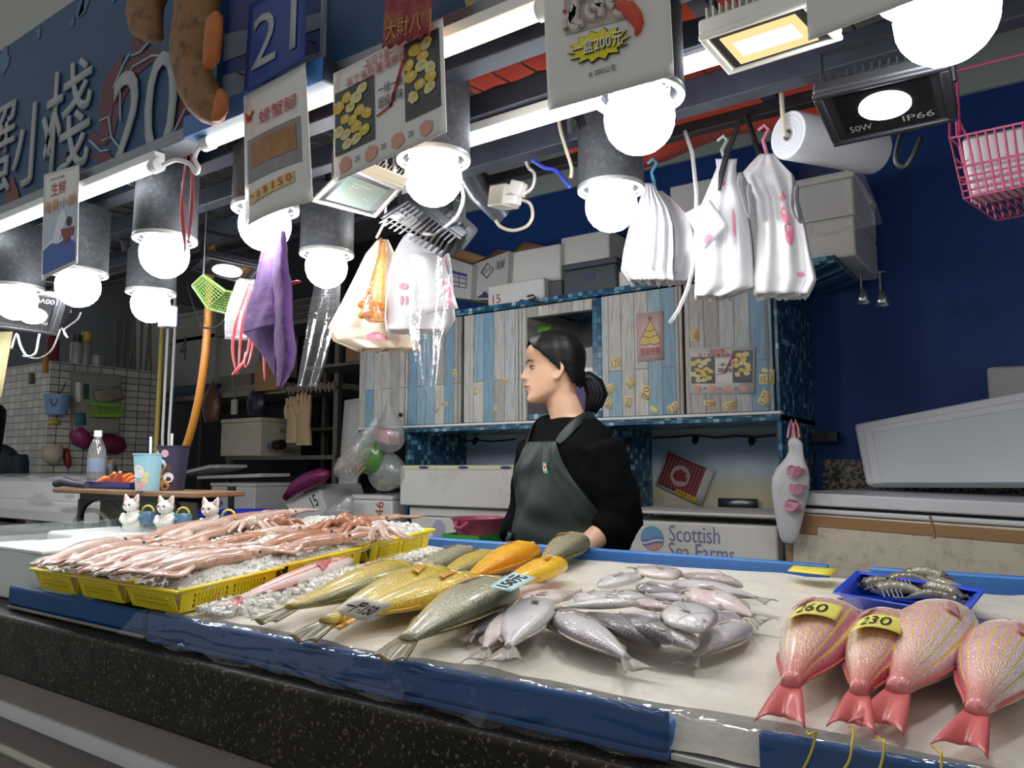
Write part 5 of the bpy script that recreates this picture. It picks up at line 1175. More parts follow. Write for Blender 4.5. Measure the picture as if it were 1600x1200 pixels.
MB().lathe([(.09, .004), (.115, .075), (.122, .08), (.124, .086), (.117, .086), (.086, .010), (.001, .010)], c, 32, cap=False).build('bowl', m_pinkp, t, smooth=50)
MB().tube([c+V((-.03, -.115, .07)), c+V((-.015, -.14, .05)), c+V((.015, -.14, .05)), c+V((.03, -.115, .07))], .009, 8).build('handle', m_pinkp, t)

# ---- chest freezer, open foam lid behind it
m_fz = mat('freezer_white', 'd2d4d6', .35, var=.03); m_fzf = mat('freezer_cream_front', 'cfc4ae', .5, var=.06, dirt='8a7a60', dscale=26, damt=.6); m_tape = mat('brown_parcel_tape', '9c7a54', .35, var=.1)
FLx, FLy, FRx, FRy = -.785, 2.84, .75, 2.42
def fz(nm, z0l, z0r, z1l, z1r, mt, fo=0, dep=.62, a0=0, a1=1, bev=.006):
    d = V((FRx-FLx, FRy-FLy, 0)); n = V((-d.y, d.x, 0)).normalized()
    P = lambda a, o, zl_, zr_: V((FLx, FLy, 0))+d*a+n*o+V((0, 0, zl_+(zr_-zl_)*a))
    q = [P(a0, fo, z0l, z0r), P(a1, fo, z0l, z0r), P(a1, dep, z0l, z0r), P(a0, dep, z0l, z0r), P(a0, fo, z1l, z1r), P(a1, fo, z1l, z1r), P(a1, dep, z1l, z1r), P(a0, dep, z1l, z1r)]
    return MB().add(q, [(0, 3, 2, 1), (4, 5, 6, 7), (0, 1, 5, 4), (1, 2, 6, 5), (2, 3, 7, 6), (3, 0, 4, 7)]).build(nm, mt, fzr, bevel=bev)
fzr = thing('chest_freezer', 'white chest freezer with a grimy cream front edged in brown tape', 'freezer', (-.1, 2.9, .25))
fz('body', .25, .25, 1.285, 1.262, m_fzf, .01); fz('body_rim', 1.287, 1.264, 1.304, 1.281, m_fz, .004); fz('seal_gap', 1.304, 1.281, 1.314, 1.291, m_black, .02); fz('lid', 1.314, 1.291, 1.358, 1.333, m_fz, 0)
fz('tape_band', 1.245, 1.215, 1.281, 1.250, m_tape, .006, .012, .004, .60, 0); fz('tape_edge', .25, .25, 1.282, 1.282, m_tape, .005, .012, -.001, .014, 0); fz('tape_patch', 1.215, 1.215, 1.246, 1.246, m_tape, .005, .011, .004, .075, 0); fz('tape_corner', 1.18, 1.18, 1.225, 1.22, m_tape, .005, .011, .575, .70, 0)
m_lid = mat('foam_lid', 'd6d8dc', .6, var=.03); m_lidin = mat('foam_lid_inner', 'c9d0d6', .55, var=.03)
lf = Face(PY(1352, 757, 3.18), PY(1700, 757, 2.95), PY(1690, 592, 3.06), PY(1333, 662, 3.28)); t = thing('chest_cover', 'big white foam lid propped up behind the freezer', 'lid', tuple(lf.at(.4, 0)))
slabf(lf, (0, 0, 1, 1), -.05, 0).build('slab', m_lid, t, bevel=.012); slabf(lf, (.05, 0, .95, .88), 0, .014).build('step', m_lid, t, bevel=.006); slabf(lf, (.10, 0, .90, .78), .014, .022).build('inner_panel', m_lidin, t, bevel=.004)
lf2 = Face(PY(1546, 640, 3.35), PY(1690, 640, 3.35), PY(1690, 566, 3.38), PY(1541, 572, 3.38)); tag(slabf(lf2, (0, -1.5, 1, 1), -.05, 0).build('foam_board', mat('grey_white_foam', 'b4b4b0', .65, var=.05), None, bevel=.015), 'grey white foam board standing behind the big lid at the right edge', 'board')
MB().tube([PY(1453, 806, 2.6), PY(1458, 825, 2.6), PY(1461, 842, 2.6)], .004, 6).build('drip_line', m_tape, fzr)
tag(MB().bb(tuple(PY(1268, 690, 3.42)), tuple(PY(1313, 676, 3.49))).build('wall_bracket', m_black, None), 'dark metal bracket on the terrazzo strip beside the cupboard', 'bracket')
# ================================================================ LEFT SIDE: TABLE, TUB, CAT ORNAMENTS, STORAGE
def on(pts, y):
    c = [PY(u, v, y) for u, v in pts]; out = []
    for i in range(len(c)-1):
        p0, p1, p2, p3 = c[max(i-1, 0)], c[i], c[i+1], c[min(i+2, len(c)-1)]
        for m in range(5):
            x = m/5; out.append(.5*((2*p1)+(p2-p0)*x+(2*p0-5*p1+4*p2-p3)*x*x+(3*p1-p0-3*p2+p3)*x**3))
    return out+[c[-1]]
# white foam block tank and clear tubs left of the squid
m_paleplastic = mat('pale_green_white', 'd4dcd6', .35, var=.04); m_icewhite = mat('frosty_white', 'e2e8e6', .4, var=.05)
t = thing('foam_tank', 'white foam tank at the left end of the counter beside the squid', 'tank', (-2.6, 1.3, slabz(1.3)))
MB().bb((-2.42, .95, slabz(.95)+.002), (-2.10, 1.30, 1.226)).build('body', m_paleplastic, t, bevel=.006); MB().bb((-2.425, .945, 1.226), (-2.095, 1.305, 1.236)).build('rim', m_icewhite, t, bevel=.003)
m_clear = clear_mat('clear_tub', haze=.12, gloss=.05, rough=.05, bump=.1, fres=.35, hazecol='dfe8e4')
t = thing('clear_tub', 'clear plastic tub of white blocks behind the foam tank', 'tub', (-2.8, 1.3, slabz(1.3)))
for nm, p0, p1 in (('side_wall', (-2.435, .95, 1.12), (-2.43, 1.62, 1.254)), ('side_wall', (-2.87, .95, 1.12), (-2.865, 1.62, 1.254)), ('end_wall', (-2.865, .95, 1.12), (-2.435, .955, 1.254)), ('end_wall', (-2.865, 1.615, 1.12), (-2.435, 1.62, 1.254))): MB().bb(p0, p1).build(nm, m_clear, t)
for k, (x, y, w_, d) in enumerate(((-2.76, 1.12, .19, .28), (-2.54, 1.10, .19, .26), (-2.76, 1.44, .19, .28), (-2.54, 1.42, .19, .3))):
    tag(MB().box((x, y, slabz(y)+.046), (w_, d, .088), rotm('Z', .04*(k-1))).build('ice_block', m_icewhite, None, bevel=.012), 'frosty white block in the clear tub, '+['front far one', 'front one by the squid', 'rear far one', 'rear one by the cat ornaments'][k], 'ice block', 'ice blocks in the clear tub')
m_hose = clear_mat('clear_hose', haze=.25, gloss=.08, rough=.1, bump=.0, fres=.4)
for lb, pts, y in (('clear hose arching over the far wall of the tub', [(112,822),(122,806),(135,798),(150,798),(162,806),(170,818),(172,836)], 1.55), ('clear hose arching between the second and third cat ornament', [(270,834),(278,812),(288,798),(298,796),(306,806),(308,828)], 1.62)):
    tag(MB().tube(on(pts, y), .0085, 10).build('clear_hose', m_hose, None), lb, 'hose')
# cat ornaments
tag(MB().bb((-2.42, 1.40, slabz(1.40)+.004), (-2.075, 1.56, 1.2205)).build('foam_block', m_icewhite, None, bevel=.006), 'white foam block the cat ornaments stand on beside the squid', 'block')
m_cat = mat('glazed_white_ceramic', 'e9e6dc', .2, coat=.6, var=.03); m_catblue = mat('glazed_blue', '5b7c94', .25, coat=.5, var=.15, vscale=50); m_catyel = mat('glazed_yellow', 'd8c84c', .25, coat=.5); m_ear = mat('ear_pink', 'd7a090', .3); m_nose = mat('cat_face_ink', '2c2522', .3)
def cat_ornament():
    t = thing('cat_ornament', '', 'ornament')
    b = MB(); b.lathe([(.001, 0), (.034, 0), (.040, .012), (.040, .035), (.034, .062), (.026, .078), (.015, .09), (.001, .092)], (0, 0, 0), 20); b.build('body', m_cat, t, local=True, smooth=60)
    h = MB(); h.sph((-.006, -.012, .106), (.031, .029, .027), 18, 12); h.build('head', m_cat, t, local=True)
    for s in (-1, 1):
        e = MB(); e.lathe([(.013, 0), (.010, .014), (.004, .026), (.001, .030)], (-.006+s*.019, -.010, .122), 10, rotm('Y', s*.32)); eo = e.build('ear', m_cat, t, local=True)
        MB().lathe([(.008, 0), (.005, .012), (.001, .020)], (-.006+s*.020, -.017, .125), 8, rotm('Y', s*.32)).build('inner_ear', m_ear, eo, local=True)
        MB().sph((-.006+s*.011, -.0385, .110), (.0036, .002, .0045), 8, 6).build('eye', m_nose, t, local=True)
        MB().sph((-.006+s*.006, -.040, .098), (.008, .006, .006), 10, 6).build('muzzle', m_cat, t, local=True)
        MB().tube([(s*.030, -.018, .070), (s*.026, -.036, .052), (s*.012, -.044, .046)], [.012, .011, .009], 10).build('paw', m_cat, t, local=True)
    MB().sph((-.006, -.0455, .102), (.003, .002, .002), 8, 5).build('nose', m_ear, t, local=True)
    pk = MB(); pk.lathe([(.022, 0), (.030, .004), (.034, .05), (.031, .054), (.028, .05), (.024, .01)], (.052, .012, .028), 16, cap=False); pk.build('basket', m_catblue, t, local=True)
    MB().tube([(.026+.052*0, -.01, .074), (.038, -.022, .066), (.05, -.02, .06)], .005, 6).build('strap', m_catblue, t, local=True)
    MB().tube([(.052+.026*cos(pi*k/8), .012, .078+.026*sin(pi*k/8)) for k in range(9)], .0045, 8).build('handle', m_catyel, t, local=True)
    return t
ct = None
for (u, v), lb in (((208, 832), 'white cat ornament with a blue basket, leftmost of three'), ((262, 838), 'white cat ornament with a blue basket, between the other two'), ((332, 841), 'white cat ornament with a blue basket, next to the squid')):
    t = cat_ornament() if ct is None else dup(ct)
    ct = ct or t; p = PY(u, v, 1.47); t.location = (p.x, 1.47, 1.2215); t.rotation_euler = (0, 0, R(24)); t['label'] = lb; t['group'] = 'white cat ornaments'; t.scale = (.88,)*3
# little wooden topped stand with drinks
yt = 1.5; zt = PY(190, 766, yt).z; xa, xb = PY(82, 757, yt).x, PY(303, 766, yt).x
t = thing('wooden_stand', 'low stand with a wooden board top and black arched base', 'stand', ((xa+xb)/2, 1.6, slabz(1.6)))
m_board = mat('worn_wood_board', '8a6848', .55, var=.25, vscale=9)
MB().bb((xa, yt, zt-.018), (xb, yt+.20, zt)).build('board', m_board, t, bevel=.004)
m_bl = mat('black_stand', '1e1d1f', .5)
ba, bb2 = PY(125, 770, yt+.02).x, PY(273, 770, yt+.02).x; zl0 = slabz(yt)+.0
for yy in (yt+.02, yt+.17):
    MB().bb((ba, yy, zt-.04), (bb2, yy+.015, zt-.018)).build('top_rail', m_bl, t)
    for x in (ba, (ba+bb2)/2, bb2): MB().bb((x-.012, yy, slabz(yy)+.002), (x+.012, yy+.015, zt-.04)).build('leg', m_bl, t)
    for x0_, x1_ in ((ba, (ba+bb2)/2), ((ba+bb2)/2, bb2)):
        n = 12; pts = []; top = []
        b = MB()
        for k in range(n+1):
            q = pi*k/n; x = (x0_+x1_)/2-cos(q)*((x1_-x0_)/2-.012); z = zt-.04-.07*(1-sin(q)); pts.append(V((x, yy+.007, z)))
        vs = []
        for p in pts: vs += [p, V((p.x, p.y, zt-.036))]
        b.add(vs, [(2*i, 2*i+2, 2*i+3, 2*i+1) for i in range(n)]); b.build('arch', m_bl, t, solid=.012)
MB().bb((ba, yt+.10, slabz(yt)+.01), (bb2, yt+.11, zt-.04)).build('back_panel', mat('olive_panel', '7c7c6a', .6), t)
# bottle
def bottle(label, u, vb, vt, y, r, zbase):
    p = PY(u, vb, y); c = V((p.x, y, zbase)); h = PY(u, vt, y).z-zbase
    t = thing('water_bottle', label, 'bottle', tuple(c))
    MB().lathe([(.001, .004), (r*.8, 0), (r, .012), (r*.96, h*.16), (r, h*.2), (r, h*.58), (r*.92, h*.68), (r*.55, h*.82), (r*.38, h*.87), (r*.38, h*.9)], c, 22, cap=False).build('bottle', clear_mat('bottle_plastic', haze=.10, gloss=.10, rough=.05, bump=.2, fres=.6), t, smooth=60)
    MB().lathe([(.001, h*.89), (r*.44, h*.89), (r*.44, h), (.001, h)], c, 18).build('cap', m_white, t)
    MB().lathe([(r*1.01, h*.28), (r*1.01, h*.52)], c, 22, cap=False).build('label_band', clear_mat('label_clear', tint='cfe0f0', haze=.25, hazecol='c9dcf0', gloss=.08, bump=0), t)
    return t
bottle('clear water bottle with a white cap behind the orange clams', 149, 755, 673, 1.62, .034, zt)
# tray of orange pieces
ty = 1.55; a, b_ = PY(131, 760, ty), PY(201, 764, ty)
t = thing('small_tray', 'small blue tray of orange pieces on the wooden stand', 'tray', ((a.x+b_.x)/2, ty+.06, zt)); f0 = zt
MB().loft([[V((a.x+dx, ty+dy, zt+z)) for dx, dy in ((ins, ins), (b_.x-a.x-ins, ins), (b_.x-a.x-ins, .13-ins), (ins, .13-ins))] for ins, z in ((.012, .001), (.0, .024), (-.005, .026), (.004, .026), (.014, .006))]).build('tray', m_btray, t, smooth=20)
m_or = mat('orange_piece', 'e2701c', .35, var=.12, coat=.3)
ow = ['lying flat at the left end', 'steep, second from the left', 'crossing the first ones', 'in the middle with a white tip', 'leaning to the right', 'upright at the right end', 'lowest at the front']
for k in range(7):
    x = a.x+.02+(b_.x-a.x-.04)*(k+.3)/7; p = V((x, ty+.05+.02*(k % 3), zt+.022)); q = R([10, 35, -30, 40, -20, 60, 5][k]); d = V((cos(q), .25*(-1)**k, abs(sin(q)))).normalized()
    b = MB(); pts = [p+d*s+V((0, 0, .012*sin(s*40))) for s in (-.038, -.02, 0, .025, .05)]; b.tube(pts, [.007, .015, .017, .014, .006], 10)
    tag(b.build('orange_piece', m_or, None), 'orange piece in the small blue tray, '+ow[k], 'food', 'orange pieces on the small tray')
tag(MB().tube([PY(u, v, 1.52) for u, v in ((88,755),(100,752),(118,756),(135,758))], [.017, .02, .014, .012], 12).build('tool_handle', mat('dark_violet_rubber', '3e3a4c', .5), None), 'dark violet tool handle sticking out at the left of the stand', 'handle')
# cups
def cup(label, u, vb, vt, y, rb, rt_, m, deco):
    p = PY(u, vb, y); c = V((p.x, y, zt)); h = PY(u, vt, y).z-zt
    t = thing('paper_cup', label, 'cup', tuple(c)); MB().lathe([(.001, .003), (rb, .0), (rt_, h), (rt_+.003, h+.001), (rt_+.003, h+.005), (rt_-.003, h+.004), (rb-.002, .006), (.001, .006)], c, 28, cap=False).build('cup', m, t, smooth=50)
    dk = {}
    for ang, z, rr, mt_ in deco:
        b = dk.setdefault(mt_.name, (MB(), mt_))[0]; r0 = rb+(rt_-rb)*z+.0008; pts = []
        for k in range(12):
            q = 2*pi*k/12; aa = ang+cos(q)*rr/r0; zz = z*h+sin(q)*rr*1.0; r1 = rb+(rt_-rb)*zz/h+.0012; pts.append(c+V((r1*sin(aa), -r1*cos(aa), zz)))
        b.poly(pts)
    for n_, (b, mt_) in dk.items(): b.build('printed_pattern', mt_, t, smooth=0)
    return t, c, h
m_cupb = mat('cup_pastel_blue', '9fd0e0', .4); m_cupw = mat('cup_white', 'f0efe8', .4); m_cupp = mat('cup_pastel_pink', 'e8a9b8', .4); m_cupy = mat('cup_pastel_yellow', 'e8d98c', .4); m_cupg = mat('cup_green', '7fb878', .4); m_cupv = mat('cup_violet', '8f83c8', .4); m_cupo = mat('cup_orange', 'd88a34', .4); m_cupbr = mat('cup_brown', '6e4630', .4); m_cupd = mat('cup_dark', '3a3650', .4)
for k, c in enumerate(()): pass
t, c, h = cup('pastel blue paper cup with a straw and soft cloud pattern', 231, 764, 711, 1.53, .040, .052, m_cupb, [(.25, .56, .022, m_cupw), (.12, .48, .016, m_cupw), (.42, .48, .015, m_cupw), (-.75, .62, .016, m_cupv), (-.95, .45, .014, m_cupv), (-.7, .82, .012, m_cupg), (-.9, .9, .012, m_cupp), (.3, .12, .016, m_cupp), (.6, .16, .014, m_cupp), (.0, .14, .013, m_cupy), (.75, .28, .013, m_cupy), (.9, .45, .010, m_cupy), (-.6, .2, .014, m_cupw), (-.9, .14, .012, m_cupv)])
MB().tube([c+V((.01, 0, .02)), c+V((.006, .0, h)), c+V((-.006, .005, h+.065))], .0045, 8).build('straw', m_white, t)
t, c, h = cup('dark paper cup with orange and brown patches, behind the pastel cup', 268, 764, 699, 1.60, .042, .056, m_cupd, [(-.2, .62, .022, m_cupbr), (.2, .60, .02, m_cupw), (0, .45, .018, m_cupo), (.05, .30, .017, m_cupo), (.0, .16, .018, m_cupo), (-.45, .15, .018, m_cupbr), (.45, .13, .018, m_cupo), (.6, .5, .018, m_cupbr), (.5, .85, .014, m_cupp), (-.2, .82, .015, m_cupy), (-.6, .55, .016, m_cupw), (.75, .3, .018, m_cupw), (-.7, .35, .016, m_cupbr)])
MB().tube([c+V((-.006, 0, .02)), c+V((-.012, 0, h)), c+V((-.012, .0, h+.05))], .0045, 8).build('straw', m_white, t)
c = V((PY(170, 757, 1.74).x, 1.74, zt)); t = thing('flask', 'black flask behind the tray of orange pieces', 'flask', tuple(c)); MB().lathe([(.001, 0), (.027, 0), (.029, .01), (.029, .085), (.024, .094), (.001, .094)], c, 20).build('body', m_black, t, smooth=50); MB().lathe([(.022, .094), (.022, .112), (.001, .114)], c, 18).build('cap', mat('brown_cap', '5a463a', .4), t)
# blue basin with a black handle
m_basin = mat('cobalt_plastic', '2536b4', .3, coat=.3); c = V((PY(372, 800, 2.35).x, 2.35, PY(372, 826, 2.35).z-.05))
t = thing('blue_basin', 'round cobalt blue basin behind the cat ornaments', 'basin', tuple(c)); MB().lathe([(.001, .004), (.19, 0), (.245, .115), (.272, .122), (.275, .132), (.245, .132), (.235, .12), (.185, .012), (.001, .012)], c, 40, cap=False).build('bowl', m_basin, t, smooth=50)
tag(MB().bb((c.x-.2, 2.15, .25), (c.x+.2, 2.55, c.z-.002)).build('side_stand', m_kick, None, bevel=.004), 'grey metal stand under the cobalt blue basin', 'stand')
tag(MB().tube([PY(361, 818, 2.3), PY(361, 778, 2.3), PY(362, 768, 2.3), PY(362, 760, 2.3)], [.014, .015, .02, .02], 14).build('tool_handle', m_black, None), 'thick black tool handle standing in the cobalt blue basin', 'handle')
# wrapped foam boxes at the far left
t, f = cbox('foam_box', 'white foam box wrapped in clear plastic at the far left', -60, 776, 126, 806, 2.05, .4, m_styro2, zb=slabz(1.8)-.02); a = PY(-60, 776, 2.05); b_ = PY(126, 776, 2.05)
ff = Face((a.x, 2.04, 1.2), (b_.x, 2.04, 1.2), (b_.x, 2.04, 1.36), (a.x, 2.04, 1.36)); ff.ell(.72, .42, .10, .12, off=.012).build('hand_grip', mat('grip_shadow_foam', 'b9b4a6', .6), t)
t, f = cbox('foam_box', 'upper white foam box with a draped clear wrap at the far left', -60, 750, 118, 775, 2.08, .36, m_styro2, zb=PY(-60, 776, 2.05).z+.002)
a, b_ = PY(-60, 745, 2.0), PY(118, 806, 2.0)
def wrap(i, j): x = a.x+(b_.x-a.x+.06)*i; k = noise.noise(V((x*7, j*4, 1))); return V((x, 2.03-.02*abs(k)-(.02*j) if j > .35 else 2.4-.37*j/.35, a.z+.03*k*(1-j)+.012 - (max(0, j-.35)/.65)*(a.z-b_.z)))
tag(MB().grid(wrap, 40, 24).build('plastic_wrap', clear_mat('milky_wrap', haze=.22, gloss=.05, rough=.1, bump=.6, fres=.3), None, smooth=180), 'milky plastic wrap draped over the foam boxes at the far left', 'plastic wrap')
# yellow pole, conduits, hose
m_pole = mat('yellow_painted_pole', 'b9a24c', .5, var=.12); m_orhose = mat('orange_hose', 'a2681e', .45)
p = PY(249, 600, 2.6); tag(MB().tube([(p.x, 2.6, .25), (p.x, 2.6, 2.5)], .0135, 14).build('pole', m_pole, None), 'yellow painted pole standing behind the drinks stand', 'pole')
for u0, u1, lb in ((260, 256, 'white conduit nearest the yellow pole'), (271, 266, 'white conduit farther from the yellow pole')):
    tag(MB().tube([V((PY(u0+3, 430, 2.39).x, 2.39, 2.47)), PY(u0+2, 520, 2.39), PY(u0-2, 600, 2.39), PY(u1-2, 680, 2.39), PY(u1-3, 790, 2.39), V((PY(u1-3, 790, 2.39).x, 2.39, .25))], .008, 10).build('conduit', m_white, None), lb, 'conduit')
tag(MB().tube([V((PY(328, 440, 1.9).x, 1.9, 2.45))]+on([(328,440),(326,480),(322,540),(316,590),(308,635),(298,675),(288,705),(278,725),(262,745)], 1.9), .0165, 14).build('hose', m_orhose, None, smooth=180), 'thick orange hose curving down behind the cups', 'hose')
q = quadY((-40,520), (20,518), (2,620), (-40,640), 1.6); tag(q.sheet(3, 3).build('yellow_sheet', mat('pale_yellow_sheet', 'd9cd9a', .5), None, solid=.004), 'pale yellow sheet hanging at the left edge under the dark floodlight', 'sheet')
p = PY(262, 495, 1.75); t = thing('junction_box', 'pale violet plastic box under the small rear bulb lamp', 'box', tuple(p)); MB().box(p, (.07, .05, .09)).build('body', mat('pale_violet_plastic', 'a9a8c4', .4), t, bevel=.008); MB().tube([p+V((0, 0, .04)), V((p.x, p.y, 2.45))], .008, 8).build('conduit', m_white, t)
# green perforated ladle basket
m_lgreen = mat('light_green_plastic', '7c9c52', .5)
t = thing('strainer', 'light green plastic strainer hooked up under the rails', 'strainer', tuple(PY(330, 490, 1.5)))
f = Face(PY(325, 481, 1.5), PY(352, 455, 1.48), PY(318, 430, 1.46), PY(301, 446, 1.48)); g = MB()
for k in range(9): g.tube([f.at(k/8, 0), f.at(k/8, 1)], .0019, 4); g.tube([f.at(0, k/8), f.at(1, k/8)], .0019, 4)
g.build('perforated_face', m_lgreen, t)
f = Face(PY(325, 482, 1.5), PY(362, 492, 1.54), PY(372, 458, 1.54), PY(352, 455, 1.48)); g = MB()
for k in range(9): g.tube([f.at(k/8, 0), f.at(k/8, 1)], .0019, 4); g.tube([f.at(0, k/8), f.at(1, k/8)], .0019, 4)
g.build('perforated_side', m_lgreen, t); MB().tube([PY(301, 446, 1.48), PY(318, 430, 1.46), PY(352, 455, 1.48), PY(372, 458, 1.54), PY(362, 492, 1.54), PY(325, 482, 1.5), PY(301, 446, 1.48)], .005, 6).build('rim', m_lgreen, t); pq = PY(318, 430, 1.46); MB().tube([pq, V((pq.x, pq.y, 2.45))], .002, 5).build('hanging_wire', m_steel, t)

# ---- tiled pillar and what hangs on it (its side faces the stall)
Xp = -5.79
def onX(u, v, d=.01): return PX(u, v, Xp+d)
def xface(bl, br, tr, tl, d=.01): return Face(*(onX(*p, d) for p in (bl, br, tr, tl)))
f = xface((116,675),(188,678),(190,586),(116,580), .06); t = thing('electric_cabinet', 'grey metal cabinet mounted on the tiled pillar', 'cabinet', tuple(f.at(.5, 0))); slabf(f, (0, 0, 1, 1), -.06, 0).build('body', mat('grey_cabinet', '85837c', .5, var=.05), t, bevel=.006); slabf(f, (.04, .04, .96, .96), 0, .004).build('door', mat('grey_cabinet_door', '8e8c85', .5), t, bevel=.003)
f.poly([(.02, .5), (.12, .5), (.12, .82), (.02, .82)], off=.006).build('white_sticker', m_white, t); f.poly([(.18, .55), (.30, .55), (.30, .80), (.18, .80)], off=.006).build('dark_sticker', mat('dark_green_sticker', '2c4a40', .5), t)
t = thing('plastic_bucket', 'small blue bucket with a smiling face hung on the tiled pillar', 'bucket', tuple(onX(88, 648, .07))); m_lb = mat('powder_blue_plastic', '6f8fb4', .45)
c = onX(88, 648, .10); hb = onX(88, 618, .10).z-c.z; MB().lathe([(.001, 0), (.065, 0), (.085, hb), (.09, hb), (.09, hb+.006), (.08, hb), (.06, .006), (.001, .006)], c, 24, cap=False).build('bucket', m_lb, t, smooth=50)
sm_ = MB(); cv = CAM-c; cv.z = 0; cv.normalize(); sd_ = V((-cv.y, cv.x, 0))
def fpt(a, z): r = .068+.018*z/hb; return c+(cv*cos(a)+sd_*sin(a))*r+V((0, 0, z))
sm_.tube([fpt(-.15+.1*k-.35, hb*(.42+.22*((k-2.5)/2.5)**2)) for k in range(6)], .004, 5)
for a in (-.45, .0): sm_.sph(fpt(a, hb*.72), .006, 8, 5)
sm_.build('smile', m_ink, t); MB().tube([c+V((0, 0, hb)), onX(100, 606, .03), onX(103, 596, .03)], .004, 5).build('handle', m_black, t)
f = xface((147,651),(190,652),(194,632),(141,628), .14); t = thing('hanging_basket', 'lime green slotted basket on the grey cabinet', 'basket', tuple(f.at(.5, 0))); m_lime = mat('lime_plastic', '7fae34', .45)
slabf(f, (0, 0, 1, .25), -.13, 0).build('base', m_lime, t); slabf(f, (0, .8, 1, 1), -.13, 0).build('rim', m_lime, t); sb = MB()
for k in range(13): s_ = slabf(f, (.02+.08*k, .2, .055+.08*k, .82), -.006, 0); sb.add(s_.v, s_.f)
sb.build('slots', m_lime, t); slabf(f, (0, .2, 1, .8), -.13, -.12).build('back', m_lime, t)
f = xface((152,630),(196,622),(186,604),(146,612), .09); tag(MB().grid(lambda i, j: f.at(i, j, .015*sin(5*i)+.012*sin(7*j+3*i)), 10, 6).build('rag', mat('checked_rag', '8c8676', .9, var=.25, vscale=60), None, solid=.02), 'checked rag heaped on the lime green basket', 'rag')
def blob(name, label, cat, pts, m, mk=onX):
    b = MB(); c = [mk(*p) for p in pts]; return tag(b.tube(c, [.02]+[.05]*(len(c)-2)+[.03], 10).build(name, m, None, smooth=180), label, cat)
m_mag = mat('magenta_plastic', '8c2a5c', .45, var=.2)
for nm, lb, ct_, pts, r, m in (('plastic_bag', 'magenta bag hanging below the grey cabinet', 'bag', [(122,665),(122,676),(128,688),(136,700)], [.03,.06,.065,.02], m_mag), ('dustpan', 'dark magenta dustpan lying along the tiled pillar', 'dustpan', [(132,690),(150,694),(170,694),(186,696),(194,700)], [.02,.06,.075,.07,.03], mat('dark_magenta', '6e2040', .45)), ('paper_sheet', 'beige scalloped paper hung low on the tiled pillar', 'paper', [(82,696),(82,706),(84,716),(88,726)], [.06,.07,.06,.02], mat('beige_paper', 'b8ad94', .7)), ('scissors', 'red handled scissors hung low on the tiled pillar', 'scissors', [(103,700),(105,712),(106,722),(108,730)], [.012,.022,.024,.012], mat('red_black_handle', '8a2a22', .4))):
    b = MB(); b.tube([onX(u, v, .03) for u, v in pts], r, 10); o = b.build(nm, m, None, smooth=180); tag(o, lb, ct_)
for u0, v0, u1, v1, m, lb in ((67,549,76,583,'c88a3c','orange paper tag on the corner of the tiled pillar'), (45,583,52,600,'5a4038','small dark tag on the front of the tiled pillar'), (74,655,94,664,'b4a44c','yellow label strip below the blue bucket'), (117,645,134,664,'3f6c78','teal sticker below the grey cabinet sticker')):
    if u0 < 60: f = quadY((u0,v0),(u1,v0),(u1,v1),(u0,v1), 2.59)
    else: f = xface((u0,v1),(u1,v1),(u1,v0),(u0,v0), .012 if u0 < 100 else .075)
    tag(f.sheet(2, 2).build('paper_tag', mat('tag_'+m, m, .6), None, solid=.003), lb, 'tag')
zt3 = PY(72, 565, 2.6).z
for nm, lb, u, y0_, r, h, m, capc in (('spray_can', 'white spray can on top of the tiled pillar', 117, .0, .04, .22, 'b8b4ae', '3a3a3e'), ('spray_can', 'spray can with a yellow cap on top of the tiled pillar', 132, .0, .04, .25, '9a958c', 'c8b030'), ('metal_pot', 'small metal pot on top of the tiled pillar', 150, .0, .06, .08, '8e9092', None)):
    p = onX(u, 582, -.07); c = V((p.x, p.y, zt3)); t = thing(nm, lb, nm.replace('_', ' '), tuple(c)); mm = mat('can_'+m, m, .4, .3)
    MB().lathe([(.001, 0), (r, 0), (r, h*.7 if capc else h), (r*.8 if capc else r*1.05, h*.76 if capc else h*1.02), (.001, h*.76 if capc else h*.9)], c, 18).build('body', mm, t, smooth=50)
    if capc: MB().lathe([(r*.85, h*.74), (r*.85, h), (.001, h)], c, 16).build('cap', mat('cap_'+capc, capc, .4), t)
p = onX(82, 545, -.1); tag(MB().lathe([(.001, 0), (.05, 0), (.04, .16), (.02, .2), (.001, .2)], (p.x, p.y, zt3), 16).build('red_container', mat('dull_red_plastic', '7a2830', .5), None), 'dull red container on the corner of the tiled pillar', 'container')
bun = [(-5.3, .0), ]
for k, u in enumerate((186, 196, 206, 214, 222, 230, 238)):
    lb = ['grey post leaning nearest the spray cans', 'second grey stick of the bundle', 'third grey stick of the bundle', 'broom stick in the middle of the bundle', 'thin stick right of the middle of the bundle', 'stick second from the yellow pole', 'stick of the bundle closest to the yellow pole'][k]
    tag(MB().tube([V((PY(u-3, 580, 3.40).x, 3.40, zt3+.002)), PY(u+4*(k % 3-1), 500+5*(k % 2), 3.40)], .018 if k == 0 else .011, 8).build('stick', mat('grey_stick', '6c685f', .7, var=.2), None), lb, 'stick', 'sticks leaning above the tiled pillar')

